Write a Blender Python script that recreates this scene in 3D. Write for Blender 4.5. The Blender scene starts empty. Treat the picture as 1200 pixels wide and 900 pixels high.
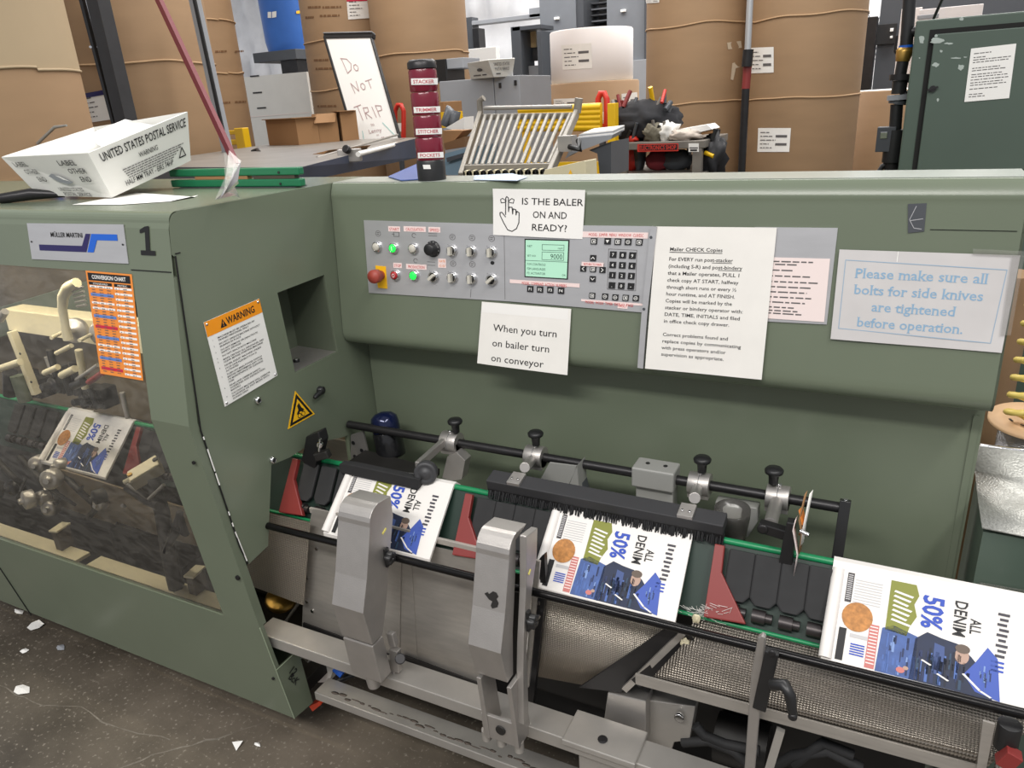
import bpy, bmesh, math, random
from mathutils import Vector, Matrix, noise
from mathutils.geometry import tessellate_polygon
random.seed(7)
V = Vector
SC = bpy.context.scene
COL = SC.collection
# ------------------------------------------------------------------ camera
EYE = V((0, 0, 1.6))
FPX = 872.31                                   # focal length in pixels of the 1200 x 900 frame
RM = Matrix(((0.8931099, 0.1113255, -0.4358456),
             (0.4462992, -0.3405890, 0.8275362),
             (-0.0563184, -0.9335983, -0.3538679)))
cd = bpy.data.cameras.new('camera'); cam = bpy.data.objects.new('camera', cd); COL.objects.link(cam)
cd.sensor_width = 36; cd.lens = 36 * FPX / 1200; cd.clip_start = .02; cd.clip_end = 200
M = Matrix.Identity(4)
for i in range(3):
    M[i][0] = RM[i][0]; M[i][1] = -RM[i][1]; M[i][2] = -RM[i][2]; M[i][3] = EYE[i]
cam.matrix_world = M
SC.camera = cam

def ray(x, y):
    return RM @ V(((x - 600) / FPX, (y - 450) / FPX, 1))
def at(x, y, X=None, Y=None, Z=None):
    """world point seen at picture position (x, y) on the plane X=, Y= or Z="""
    r = ray(x, y)
    t = X / r.x if X is not None else Y / r.y if Y is not None else (Z - EYE.z) / r.z
    return EYE + r * t
def hit_plane(p0, n):
    p0 = V(p0); n = V(n).normalized()
    def h(x, y):
        r = ray(x, y); return EYE + r * ((p0 - EYE).dot(n) / r.dot(n)), n
    return h
def hit_cyl(cx, cy, rad):
    def h(x, y):
        r = ray(x, y); a = r.x**2 + r.y**2; b = -2 * (r.x * cx + r.y * cy); c = cx*cx + cy*cy - rad*rad
        d = max(b*b - 4*a*c, 0); t = (-b - math.sqrt(d)) / (2*a); p = EYE + r * t
        return p, V((p.x - cx, p.y - cy, 0)).normalized()
    return h

# ------------------------------------------------------------------ materials
def lin(c):
    return tuple((v/255/12.92 if v/255 <= .04045 else ((v/255 + .055)/1.055)**2.4) for v in c)
MATS = {}
def mat(name, col, rough=.5, metal=0, var=0, vscale=8, bump=0, bscale=60, emit=None, es=1, stretch=None, alpha=None, trans=0, spec=.5, dark=None):
    if name in MATS: return MATS[name]
    m = bpy.data.materials.new(name); m.use_nodes = True; nt = m.node_tree; N = nt.nodes; L = nt.links
    b = N['Principled BSDF']; c = lin(col)
    b.inputs['Base Color'].default_value = (*c, 1); b.inputs['Roughness'].default_value = rough
    b.inputs['Metallic'].default_value = metal; b.inputs['Specular IOR Level'].default_value = spec
    if trans: b.inputs['Transmission Weight'].default_value = trans
    if alpha is not None: b.inputs['Alpha'].default_value = alpha
    if emit: b.inputs['Emission Color'].default_value = (*lin(emit), 1); b.inputs['Emission Strength'].default_value = es
    if var or bump:
        tc = N.new('ShaderNodeTexCoord'); mp = N.new('ShaderNodeMapping'); L.new(tc.outputs['Object'], mp.inputs[0])
        if stretch: mp.inputs['Scale'].default_value = stretch
    if var:
        n = N.new('ShaderNodeTexNoise'); n.inputs['Scale'].default_value = vscale; n.inputs['Detail'].default_value = 5
        L.new(mp.outputs[0], n.inputs['Vector'])
        r = N.new('ShaderNodeValToRGB'); r.color_ramp.elements[0].position = .3; r.color_ramp.elements[1].position = .7
        dk = lin(dark) if dark else tuple(v * (1 - var) for v in c)
        r.color_ramp.elements[0].color = (*dk, 1); r.color_ramp.elements[1].color = (*[min(1, v * (1 + var * .5)) for v in c], 1)
        L.new(n.outputs['Fac'], r.inputs[0]); L.new(r.outputs[0], b.inputs['Base Color'])
    if bump:
        n2 = N.new('ShaderNodeTexNoise'); n2.inputs['Scale'].default_value = bscale; n2.inputs['Detail'].default_value = 3
        L.new(mp.outputs[0], n2.inputs['Vector'])
        bp = N.new('ShaderNodeBump'); bp.inputs['Strength'].default_value = bump; bp.inputs['Distance'].default_value = .002
        L.new(n2.outputs['Fac'], bp.inputs['Height']); L.new(bp.outputs[0], b.inputs['Normal'])
    MATS[name] = m
    return m
GREEN = mat('green_enamel', (108, 117, 99), .27, var=.04, vscale=5, bump=.05, bscale=260)
GREEND = mat('green_enamel_worn', (92, 100, 84), .45, var=.10, vscale=4, bump=.08, bscale=200)
SEAM = mat('black_gap', (14, 14, 12), .8)
BLACK = mat('black_plastic', (30, 30, 31), .4, bump=.06, bscale=300)
RUBBER = mat('black_rubber', (38, 38, 39), .75, var=.2, vscale=30)
BLKSTEEL = mat('blackened_steel', (52, 51, 52), .38, .6, var=.15, vscale=20)
STEEL = mat('brushed_steel', (172, 167, 160), .36, .5, var=.12, vscale=14, stretch=(1, 1, 6))
ALU = mat('cast_aluminium', (178, 174, 170), .42, .75, var=.07, vscale=25, bump=.15, bscale=420)
ALUP = mat('panel_aluminium', (198, 198, 200), .38, .55, var=.05, vscale=10, stretch=(1, 1, 5))
FRAME = mat('painted_frame', (176, 172, 166), .4, .55, var=.10, vscale=14, bump=.06, bscale=150)
CHROME = mat('chrome', (215, 215, 215), .12, 1)
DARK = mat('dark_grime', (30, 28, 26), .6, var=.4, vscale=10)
DKBRN = mat('oily_brown', (74, 64, 52), .5, var=.35, vscale=6)
PAPER = mat('paper', (236, 233, 227), .6, var=.03, vscale=20)
PAPERW = mat('white_paper', (240, 238, 234), .55)
FLYW = mat('newsprint_white', (230, 226, 221), .6)
TOPSHEEN = mat('pale_sheen_top', (152, 158, 150), .3, var=.06, vscale=3, bump=.04, bscale=200)  # grazing reflection on the green hood top, put into the colour
TICK = mat('yellow_tick', (226, 214, 112), .5)
PAPERP = mat('pinkish_paper', (238, 222, 218), .6)
PAPERG = mat('laminated_grey_sheet', (206, 203, 202), .3, var=.06, vscale=12)
INK = mat('black_ink', (20, 20, 22), .6)
INKG = mat('grey_ink', (95, 92, 92), .6)
INKB = mat('light_blue_ink', (138, 172, 200), .6)
ORANGE = mat('orange_print', (240, 150, 20), .45)
CHARTO = mat('chart_orange', (232, 140, 58), .45)
YEL = mat('yellow_print', (246, 190, 30), .45)
WHITE = mat('white_enamel', (238, 237, 233), .4)
NAVY = mat('navy_print', (32, 24, 84), .4)
BLUE = mat('blue_print', (18, 92, 196), .4)
BLUEP = mat('chart_blue', (92, 128, 190), .5)
REDP = mat('chart_red', (196, 30, 66), .5)
PINKT = mat('pink_tape', (240, 218, 214), .55)
REDI = mat('red_ink', (205, 70, 70), .6)
KRAFT = mat('kraft_paper', (160, 130, 98), .7, var=.07, vscale=3, stretch=(1, 1, 4), bump=.05, bscale=40)
KRAFTP = mat('pale_kraft', (174, 154, 124), .7, var=.05, vscale=3)
CARD = mat('cardboard', (150, 112, 74), .75, var=.06, vscale=6)
CARDD = mat('cardboard_inside', (120, 86, 56), .8)
PLASTW = mat('corrugated_plastic', (222, 221, 215), .4, var=.03, vscale=9)
GREY = mat('grey_enamel', (150, 153, 158), .4, var=.04)
GREYD = mat('dark_grey_enamel', (72, 75, 80), .45, var=.06)
PRESS = mat('press_grey', (118, 122, 128), .45, var=.05)
YELP = mat('yellow_enamel', (238, 190, 24), .4, var=.06)
REDPL = mat('red_plastic', (206, 52, 38), .4)
CREAM = mat('cream_enamel', (214, 204, 172), .4, var=.08, vscale=10)
SATIN = mat('satin_green_rail', (26, 128, 80), .35)
GRNDK = mat('dark_green_saddle', (24, 46, 37), .5)
REDF = mat('red_pusher', (128, 46, 43), .45)
BRASS = mat('brass', (178, 142, 74), .35, .9)

def glassy(name, haze, tint=(1, 1, 1), rough=.06, scr=0):
    """clear sheet: mostly see-through, with a glossy face and a film of haze and scratches"""
    m = bpy.data.materials.new(name); m.use_nodes = True; nt = m.node_tree; N = nt.nodes; L = nt.links
    N.remove(N['Principled BSDF']); out = N['Material Output']
    t = N.new('ShaderNodeBsdfTransparent'); t.inputs[0].default_value = (*tint, 1)
    g = N.new('ShaderNodeBsdfGlossy'); g.inputs['Roughness'].default_value = rough
    fr = N.new('ShaderNodeFresnel'); fr.inputs[0].default_value = 1.45
    d = N.new('ShaderNodeBsdfDiffuse'); d.inputs[0].default_value = (.78, .74, .66, 1)
    m1 = N.new('ShaderNodeMixShader'); m2 = N.new('ShaderNodeMixShader')
    tc = N.new('ShaderNodeTexCoord'); mp = N.new('ShaderNodeMapping'); mp.inputs['Scale'].default_value = (6, 6, 14); mp.inputs['Rotation'].default_value = (.4, .3, .5)
    n = N.new('ShaderNodeTexNoise'); n.inputs['Scale'].default_value = 3; n.inputs['Detail'].default_value = 8; n.inputs['Distortion'].default_value = 1.2
    r = N.new('ShaderNodeMapRange'); r.inputs[1].default_value = .35; r.inputs[2].default_value = .8; r.inputs[3].default_value = haze; r.inputs[4].default_value = haze + scr
    L.new(tc.outputs['Object'], mp.inputs[0]); L.new(mp.outputs[0], n.inputs['Vector']); L.new(n.outputs['Fac'], r.inputs[0])
    L.new(r.outputs[0], m1.inputs[0]); L.new(t.outputs[0], m1.inputs[1]); L.new(d.outputs[0], m1.inputs[2])
    L.new(fr.outputs[0], m2.inputs[0]); L.new(m1.outputs[0], m2.inputs[1]); L.new(g.outputs[0], m2.inputs[2]); L.new(m2.outputs[0], out.inputs[0])
    MATS[name] = m; return m
ACRYL = glassy('scratched_acrylic', .03, scr=.09)
CELLO = glassy('crumpled_cellophane', .10, rough=.15, scr=.22)
CLEARP = glassy('clear_plastic', .05, rough=.2, scr=.04)

def embossed(name, col, sx, sz, metal=.85, rough=.32):
    """diamond embossed sheet metal: raised dots in a staggered grid"""
    m = mat(name, col, rough, metal); nt = m.node_tree; N = nt.nodes; L = nt.links; b = N['Principled BSDF']
    tc = N.new('ShaderNodeTexCoord'); sp = N.new('ShaderNodeSeparateXYZ'); L.new(tc.outputs['UV'], sp.inputs[0])
    def mth(op, a, bb=None):
        q = N.new('ShaderNodeMath'); q.operation = op
        for i, z in enumerate((a, bb)):
            if z is None: continue
            if isinstance(z, (int, float)): q.inputs[i].default_value = z
            else: L.new(z, q.inputs[i])
        return q.outputs[0]
    a = mth('SINE', mth('MULTIPLY', mth('ADD', sp.outputs[0], sp.outputs[1]), sx))
    c = mth('SINE', mth('MULTIPLY', mth('SUBTRACT', sp.outputs[0], sp.outputs[1]), sx))
    h = mth('MULTIPLY', a, c)
    bp = N.new('ShaderNodeBump'); bp.inputs['Strength'].default_value = .6; bp.inputs['Distance'].default_value = .002
    L.new(h, bp.inputs['Height']); L.new(bp.outputs[0], b.inputs['Normal'])
    n = N.new('ShaderNodeTexNoise'); n.inputs['Scale'].default_value = 14; L.new(tc.outputs['Object'], n.inputs['Vector'])
    # open holes between the raised dots read as dark points
    mr = N.new('ShaderNodeMapRange'); mr.inputs[1].default_value = .35; mr.inputs[2].default_value = .75; mr.inputs[3].default_value = 1; mr.inputs[4].default_value = .42
    L.new(h, mr.inputs[0])
    mx = N.new('ShaderNodeMix'); mx.data_type = 'RGBA'; mx.inputs[0].default_value = 1; mx.blend_type = 'MULTIPLY'
    mx.inputs[6].default_value = (*lin(col), 1); L.new(mr.outputs[0], mx.inputs[7]); L.new(mx.outputs[2], b.inputs['Base Color'])
    return m
EMBOSS = embossed('embossed_sheet', (198, 188, 174), 820, 820)
EMBOSSD = embossed('embossed_chute', (150, 142, 132), 620, 620, .8, .28)

# ------------------------------------------------------------------ mesh builder
_txt = {}
def text_geo(s, bold):
    k = (s, bold)
    if k in _txt: return _txt[k]
    cu = bpy.data.curves.new('t', 'FONT'); cu.body = s; cu.size = 1; cu.resolution_u = 2; cu.fill_mode = 'FRONT'
    if bold: cu.offset = .018 * bold
    o = bpy.data.objects.new('t', cu); COL.objects.link(o)
    dg = bpy.context.evaluated_depsgraph_get(); me = bpy.data.meshes.new_from_object(o.evaluated_get(dg))
    vs = [tuple(v.co[:2]) for v in me.vertices]; fs = [tuple(p.vertices) for p in me.polygons]
    bpy.data.objects.remove(o); bpy.data.curves.remove(cu); bpy.data.meshes.remove(me)
    w = max([v[0] for v in vs], default=1)
    _txt[k] = (vs, fs, w); return _txt[k]

class Sheet:
    """a flat (or bent) rectangle in space, W x H in its own units, u to the right, v downwards"""
    def __init__(s, corners, W, H, bend=None, px=None, hit=None):
        s.c = corners; s.W = W; s.H = H; s.bend = bend; s.px = px; s.hit = hit
        if corners: s.n = (corners[3] - corners[0]).cross(corners[1] - corners[0]).normalized()
    def __call__(s, u, v, off=0):
        a = u / s.W; b = v / s.H
        if s.px:
            x = (s.px[0][0]*(1-a) + s.px[1][0]*a)*(1-b) + (s.px[3][0]*(1-a) + s.px[2][0]*a)*b
            y = (s.px[0][1]*(1-a) + s.px[1][1]*a)*(1-b) + (s.px[3][1]*(1-a) + s.px[2][1]*a)*b
            p, n = s.hit(x, y); return p + n * off
        p = (s.c[0]*(1-a) + s.c[1]*a)*(1-b) + (s.c[3]*(1-a) + s.c[2]*a)*b
        if s.bend: off += s.bend(a, b)
        return p + s.n * off
def sheet_on(hit, px, W, H, lift=0, bend=None):
    c = []
    for q in px:
        p, n = hit(*q)
        if n.dot(EYE - p) < 0: n = -n
        c.append(p + n * lift)
    return Sheet(c, W, H, bend)

class MB:
    def __init__(s): s.v = []; s.f = []; s.m = []; s.sm = []; s.mats = []; s.uv = {}
    def add(s, vs, fs, m, smooth=False):
        o = len(s.v); s.v += [tuple(p) for p in vs]
        if m not in s.mats: s.mats.append(m)
        k = s.mats.index(m)
        for f in fs: s.f.append(tuple(i + o for i in f)); s.m.append(k); s.sm.append(smooth)
        return s
    def box(s, c, d, m, R=None):
        c = V(c); vs = [V((x*d[0]/2, y*d[1]/2, z*d[2]/2)) for x in (-1, 1) for y in (-1, 1) for z in (-1, 1)]
        vs = [(R @ q if R else q) + c for q in vs]
        return s.add(vs, [(0,1,3,2),(4,6,7,5),(0,4,5,1),(2,3,7,6),(0,2,6,4),(1,5,7,3)], m)
    def span(s, a, b, m):
        a = V(a); b = V(b); return s.box((a+b)/2, [abs(q) for q in (b-a)], m)
    def bar(s, p, q, w, h, m, up=(0,0,1)):
        p = V(p); q = V(q); d = (q-p).normalized(); u = V(up); u = (u - d*u.dot(d)).normalized(); r = d.cross(u)
        R = Matrix((d, r, u)).transposed()
        return s.box((p+q)/2, ((q-p).length, w, h), m, R)
    def tube(s, pts, r, m, n=10, cap=True):
        pts = [V(p) for p in pts]; vs = []; fs = []
        u = None
        for i, p in enumerate(pts):
            d = (pts[min(i+1, len(pts)-1)] - pts[max(i-1, 0)]).normalized()
            if u is None: u = V((0,0,1)) if abs(d.z) < .9 else V((1,0,0))
            u = (u - d*u.dot(d)).normalized(); w = d.cross(u)
            rr = r[i] if isinstance(r, (list, tuple)) else r
            vs += [p + (u*math.cos(2*math.pi*k/n) + w*math.sin(2*math.pi*k/n))*rr for k in range(n)]
        for i in range(len(pts)-1):
            for k in range(n):
                a = i*n+k; b = i*n+(k+1)%n; fs.append((a, b, b+n, a+n))
        s.add(vs, fs, m, True)
        if cap:
            s.add(vs[:n], [tuple(range(n))[::-1]], m); s.add(vs[-n:], [tuple(range(n))], m)
        return s
    def cyl(s, p, q, r, m, r2=None, n=20): return s.tube([p, q], [r, r if r2 is None else r2], m, n)
    def lathe(s, o, ax, prof, m, n=24, smooth=True):
        o = V(o); ax = V(ax).normalized(); u = V((0,0,1)) if abs(ax.z) < .9 else V((1,0,0))
        u = (u - ax*u.dot(ax)).normalized(); w = ax.cross(u); vs = []; fs = []
        for r, h in prof:
            vs += [o + ax*h + (u*math.cos(2*math.pi*k/n) + w*math.sin(2*math.pi*k/n))*r for k in range(n)]
        for i in range(len(prof)-1):
            for k in range(n):
                a = i*n+k; b = i*n+(k+1)%n; fs.append((a, b, b+n, a+n))
        s.add(vs, fs, m, smooth)
        if prof[0][0] > 1e-6: s.add(vs[:n], [tuple(range(n))[::-1]], m)
        if prof[-1][0] > 1e-6: s.add(vs[-n:], [tuple(range(n))], m)
        return s
    def prism(s, outer, d, m, fn=None, holes=(), mside=None):
        """polygon (2-D mapped by fn, or 3-D points) with holes, extruded by vector d"""
        fn = fn or (lambda p: V(p)); d = V(d)
        loops = [[fn(p) for p in outer]] + [[fn(p) for p in h] for h in holes]
        flat = [p for l in loops for p in l]; N = len(flat)
        tri = tessellate_polygon(loops)
        s.add(flat + [p + d for p in flat], [tuple(t) for t in tri] + [tuple(i + N for i in t[::-1]) for t in tri], m)
        o = 0
        for l in loops:
            k = len(l)
            s.add(l + [p + d for p in l], [(i, (i+1) % k, (i+1) % k + k, i + k) for i in range(k)], mside or m); o += k
        return s
    def strip(s, prof, x0, x1, m, th=None, smooth=False):
        """profile of (Y, Z) points swept along X"""
        n = len(prof); vs = [V((x0, y, z)) for y, z in prof] + [V((x1, y, z)) for y, z in prof]
        return s.add(vs, [(i, i+1, i+1+n, i+n) for i in range(n-1)], m, smooth)
    def sheet(s, S, m, nx=1, ny=1, th=.0006, off=0, u0=0, u1=None, v0=0, v1=None, uvscale=None):
        u1 = S.W if u1 is None else u1; v1 = S.H if v1 is None else v1; W = nx+1
        top = [S(u0+(u1-u0)*i/nx, v0+(v1-v0)*j/ny, off+th) for j in range(ny+1) for i in range(nx+1)]
        bot = [S(u0+(u1-u0)*i/nx, v0+(v1-v0)*j/ny, off) for j in range(ny+1) for i in range(nx+1)]
        q = [(j*W+i, (j+1)*W+i, (j+1)*W+i+1, j*W+i+1) for j in range(ny) for i in range(nx)]
        if uvscale:
            base = len(s.f)
            for k in range(len(q)):
                s.uv[base+k] = [((u0+(u1-u0)*(i % W)/nx)*uvscale, (v0+(v1-v0)*(i//W)/ny)*uvscale) for i in q[k]]
        s.add(top, q, m, nx*ny > 1)
        s.add(bot, [f[::-1] for f in q], m, nx*ny > 1)
        N = len(top); ed = [i for i in range(W)] + [j*W+nx for j in range(1, ny+1)] + [ny*W+i for i in range(nx-1, -1, -1)] + [j*W for j in range(ny-1, 0, -1)]
        s.add(top+bot, [(ed[k], ed[(k+1) % len(ed)], ed[(k+1) % len(ed)]+N, ed[k]+N) for k in range(len(ed))], m)
        return s
    def serif_text(s, S, t, u, v, h, m, width, off=.0012, bold=0):
        """text with a slab under and over every upright stroke"""
        s.text(S, t, u, v, h, m, 'C', width, off, bold)
        vs, fs, w = text_geo(t, bold); k = h/.73; kx = width/w; cnt = {}
        for f in fs:
            for i in range(len(f)):
                e = tuple(sorted((f[i], f[(i+1) % len(f)]))); cnt[e] = cnt.get(e, 0)+1
        for (a, b), n in cnt.items():
            (x0, y0), (x1, y1) = vs[a], vs[b]
            if n == 1 and abs(y0-y1) < 1e-3 and .05 < abs(x1-x0) < .15:
                if x0 > x1: x0, x1 = x1, x0
                P = [(u-width/2+(x0-.055)*kx, v-(y0+.022)*k), (u-width/2+(x1+.055)*kx, v-(y0+.022)*k), (u-width/2+(x1+.055)*kx, v-(y0-.014)*k), (u-width/2+(x0-.055)*kx, v-(y0-.014)*k)]
                s.add([S(*p, off) for p in P], [(0,1,2,3)], m)
        return s
    def rect(s, S, u0, v0, u1, v1, m, off=.001, nx=1, ny=1):
        W = nx+1
        vs = [S(u0+(u1-u0)*i/nx, v0+(v1-v0)*j/ny, off) for j in range(ny+1) for i in range(nx+1)]
        return s.add(vs, [(j*W+i, (j+1)*W+i, (j+1)*W+i+1, j*W+i+1) for j in range(ny) for i in range(nx)], m, nx*ny > 1)
    def shape(s, S, pts, m, off=.001):
        vs = [S(u, v, off) for u, v in pts]
        tri = tessellate_polygon([vs]); return s.add(vs, [tuple(t) for t in tri], m)
    def disc(s, S, u, v, r, m, off=.001, n=20, ry=None):
        return s.shape(S, [(u+r*math.cos(2*math.pi*k/n), v-(ry or r)*math.sin(2*math.pi*k/n)) for k in range(n)], m, off)
    def line(s, S, pts, w, m, off=.001, closed=False):
        if closed: pts = pts + [pts[0]]
        for (a, b), (c, d) in zip(pts, pts[1:]):
            l = math.hypot(c-a, d-b) or 1; nx, ny = -(d-b)/l*w/2, (c-a)/l*w/2; ex, ey = (c-a)/l*w/2*.6, (d-b)/l*w/2*.6
            s.shape(S, [(a-ex+nx, b-ey+ny), (a-ex-nx, b-ey-ny), (c+ex-nx, d+ey-ny), (c+ex+nx, d+ey+ny)], m, off)
        return s
    def text(s, S, t, u, v, h, m, align='L', width=None, off=.0012, bold=0, rot=0, slant=0):
        """text with capitals h high, baseline at v; rot in degrees turns it about (u, v)"""
        vs, fs, w = text_geo(t, bold); k = h / .73; kx = k
        if width: kx = width / w
        x0 = {'L': 0, 'C': -w*kx/2, 'R': -w*kx}[align]; c, sn = math.cos(math.radians(rot)), math.sin(math.radians(rot))
        P = []
        for x, y in vs:
            px = x0 + x*kx + slant*y*k; py = -y*k
            P.append(S(u + px*c - py*sn, v + px*sn + py*c, off))
        return s.add(P, fs, m)
    def words(s, S, u0, u1, v, h, m, off=.0012, seed=0):
        """a line too small to read: word-long bars"""
        r = random.Random(seed); u = u0
        while u < u1:
            w = min(h * r.uniform(1.2, 4.5), u1-u)
            s.rect(S, u, v-h*.7, u+w, v, m, off); u += w + h*.7
        return s
    def blob(s, c, d, m, seed=0, amp=.25, sub=3, freq=2.2, smooth=True):
        bm = bmesh.new(); bmesh.ops.create_icosphere(bm, subdivisions=sub, radius=1)
        vs = []
        for q in bm.verts:
            p = q.co.copy(); k = 1 + amp * noise.noise(p*freq + V((seed*3.1, seed*1.7, seed)))*1.6
            vs.append(V((p.x*d[0]*k, p.y*d[1]*k, p.z*d[2]*k)) + V(c))
        fs = [tuple(v.index for v in f.verts) for f in bm.faces]; bm.free()
        return s.add(vs, fs, m, smooth)
    def build(s, name, parent=None, bevel=0, seg=2, base=None, label=None, xf=None):
        base = V(base) if base is not None else V((0,0,0))
        o0 = V((0,0,0)); q = parent
        while q is not None: o0 += q.location; q = q.parent
        vs = [V(p) for p in s.v]
        if xf: vs = [xf(p) for p in vs]
        if parent is None and base.length == 0:
            base = V((sum(p.x for p in vs)/len(vs), sum(p.y for p in vs)/len(vs), min(p.z for p in vs)))
        elif parent is not None:
            base = V((sum(p.x for p in vs)/len(vs), sum(p.y for p in vs)/len(vs), min(p.z for p in vs)))
        me = bpy.data.meshes.new(name)
        me.from_pydata([p - base for p in vs], [], s.f)
        for m in s.mats: me.materials.append(m)
        me.polygons.foreach_set('material_index', s.m); me.polygons.foreach_set('use_smooth', s.sm)
        if s.uv:
            l = me.uv_layers.new(name='UVMap')
            for fi, uvs in s.uv.items():
                for li, q in zip(me.polygons[fi].loop_indices, uvs): l.data[li].uv = q
        bm = bmesh.new(); bm.from_mesh(me)
        if bevel and not s.uv: bmesh.ops.remove_doubles(bm, verts=bm.verts, dist=1e-6)
        bmesh.ops.recalc_face_normals(bm, faces=bm.faces) if bevel else None
        bm.to_mesh(me); bm.free(); me.update()
        o = bpy.data.objects.new(name, me); COL.objects.link(o)
        o.location = base - o0
        if parent is not None: o.parent = parent
        if bevel:
            b = o.modifiers.new('bevel', 'BEVEL'); b.width = bevel; b.segments = seg; b.limit_method = 'ANGLE'; b.angle_limit = math.radians(40)
        if label: o['label'] = label
        return o
def tag(o, label, cat, group=None):
    o['label'] = label; o['category'] = cat
    if group: o['group'] = group
    return o
def thing(name, label, cat, base, group=None):
    o = bpy.data.objects.new(name, None); o.empty_display_size = .05; COL.objects.link(o); o.location = V(base)
    return tag(o, label, cat, group)
def struct(o):
    o['kind'] = 'structure'; return o
def copy_thing(root, delta, label):
    def cp(o, par):
        c = o.copy(); COL.objects.link(c)
        if par is not None: c.parent = par
        for ch in [q for q in bpy.data.objects if q.parent == o]: cp(ch, c)
        return c
    r = cp(root, None); r.location = root.location + V(delta); r['label'] = label
    return r
WORLD = .55; EXPO = 0.0
LAMPS = [((-.8, -1.9, 4.2), (3.2, .6), 190), ((1.8, -.6, 4.6), (.5, 2.4), 110), ((-1.5, 3.6, 5.2), (7, 1.2), 270), ((-2, 8.5, 5.6), (11, 2), 700), ((-2, 11.5, 5.6), (12, 1), 240)]
# ------------------------------------------------------------------ the room
def floor_mat():
    m = mat('concrete_floor', (92, 86, 78), .38, var=.0); nt = m.node_tree; N = nt.nodes; L = nt.links; b = N['Principled BSDF']
    tc = N.new('ShaderNodeTexCoord')
    n1 = N.new('ShaderNodeTexNoise'); n1.inputs['Scale'].default_value = 2.2; n1.inputs['Detail'].default_value = 9; n1.inputs['Roughness'].default_value = .65
    L.new(tc.outputs['Object'], n1.inputs['Vector'])
    r = N.new('ShaderNodeValToRGB'); e = r.color_ramp.elements
    e[0].position = .3; e[0].color = (*lin((66, 60, 52)), 1); e[1].position = .75; e[1].color = (*lin((116, 107, 95)), 1)
    L.new(n1.outputs['Fac'], r.inputs[0])
    n2 = N.new('ShaderNodeTexNoise'); n2.inputs['Scale'].default_value = 90; n2.inputs['Detail'].default_value = 4; L.new(tc.outputs['Object'], n2.inputs['Vector'])
    r2 = N.new('ShaderNodeValToRGB'); f = r2.color_ramp.elements; f[0].position = .60; f[0].color = (0,0,0,1); f[1].position = .70; f[1].color = (1,1,1,1)
    L.new(n2.outputs['Fac'], r2.inputs[0])
    mx = N.new('ShaderNodeMix'); mx.data_type = 'RGBA'; L.new(r2.outputs[0], mx.inputs[0]); L.new(r.outputs[0], mx.inputs[6]); mx.inputs[7].default_value = (*lin((142, 134, 122)), 1)
    L.new(mx.outputs[2], b.inputs['Base Color'])
    bp = N.new('ShaderNodeBump'); bp.inputs['Strength'].default_value = .2; L.new(n2.outputs['Fac'], bp.inputs['Height']); L.new(bp.outputs[0], b.inputs['Normal'])
    return m
FLOORM = floor_mat(); CRACK = mat('crack_dust', (126, 119, 108), .8, var=.3, vscale=60)
fl = MB(); fl.span((-16, -6, -.1), (12, 15, 0), FLOORM)
def crack(pts, w):
    P = []
    for (a, b) in zip(pts, pts[1:]):
        A = at(*a, Z=0); B = at(*b, Z=0); n = max(2, int((B-A).length/.03))
        P += [A.lerp(B, i/n) for i in range(n)]
    P.append(at(*pts[-1], Z=0))
    rr = random.Random(len(pts)); L_ = []; R_ = []
    for i, p in enumerate(P):
        d = (P[min(i+1, len(P)-1)] - P[max(i-1, 0)]).normalized(); nrm = V((-d.y, d.x, 0)); j = V((rr.uniform(-1,1), rr.uniform(-1,1), 0))*w*.9
        ww = w*rr.uniform(.25, 1.2); L_.append(p+j+nrm*ww/2+V((0,0,.0006))); R_.append(p+j-nrm*ww/2+V((0,0,.0006)))
    k = len(P); fl.add(L_+R_, [(i, i+1, i+1+k, i+k) for i in range(k-1)], CRACK)
crack([(-20, 790), (20, 815), (50, 826), (95, 828), (120, 846), (150, 857), (200, 866)], .004)
crack([(130, 905), (180, 885), (225, 872), (270, 860)], .007)
crack([(270, 860), (325, 842)], .002)
struct(fl.build('floor'))
QUILT = mat('quilted_insulation', (240, 240, 242), .35, var=.04, bump=0)
w = MB(); nx, nz = 190, 40
vs = [V((-16 + 28*i/nx, 14 - .30*abs(noise.noise(V((i*.31, j*.36, 1)))) - .07*noise.noise(V((i*.9, j*1.1, 4))), 8*j/nz)) for j in range(nz+1) for i in range(nx+1)]
w.add(vs, [(j*(nx+1)+i, j*(nx+1)+i+1, (j+1)*(nx+1)+i+1, (j+1)*(nx+1)+i) for j in range(nz) for i in range(nx)], QUILT, True)
w.span((-16, 14.02, 0), (12, 14.2, 8), WHITE)
struct(w.build('wall_back'))

# ------------------------------------------------------------------ trimmer cabinet (left)
XS = -1.24
def gY(z):
    pts = [(1.44, .990), (1.018, .933), (.465, .998), (.149, 1.043), (0, 1.06)]
    for (z0, y0), (z1, y1) in zip(pts, pts[1:]):
        if z >= z1: return y0 + (y1-y0)*(z-z0)/(z1-z0)
    return 1.05
def hit_guard(x, y):
    Y = .96
    for _ in range(12): p = at(x, y, Y=Y); Y = gY(p.z)
    e = .002; n = V((0, -1, (gY(p.z+e)-gY(p.z-e))/(2*e))).normalized()
    return V((p.x, gY(p.z), p.z)), n
hit_side = hit_plane((XS, 0, 0), (1, 0, 0))
XL = -3.3
cab = thing('trimmer_cabinet', 'green trimmer cabinet with clear guard window, number 1 and maker plate on its top left', 'machine', (-2.2, 1.3, 0))
def side2d(p): return V((XS, p[0], p[1]))
plate = MB()
REC = [(1.236, 1.224), (1.400, 1.229), (1.409, 1.027), (1.249, 1.025)]
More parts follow.
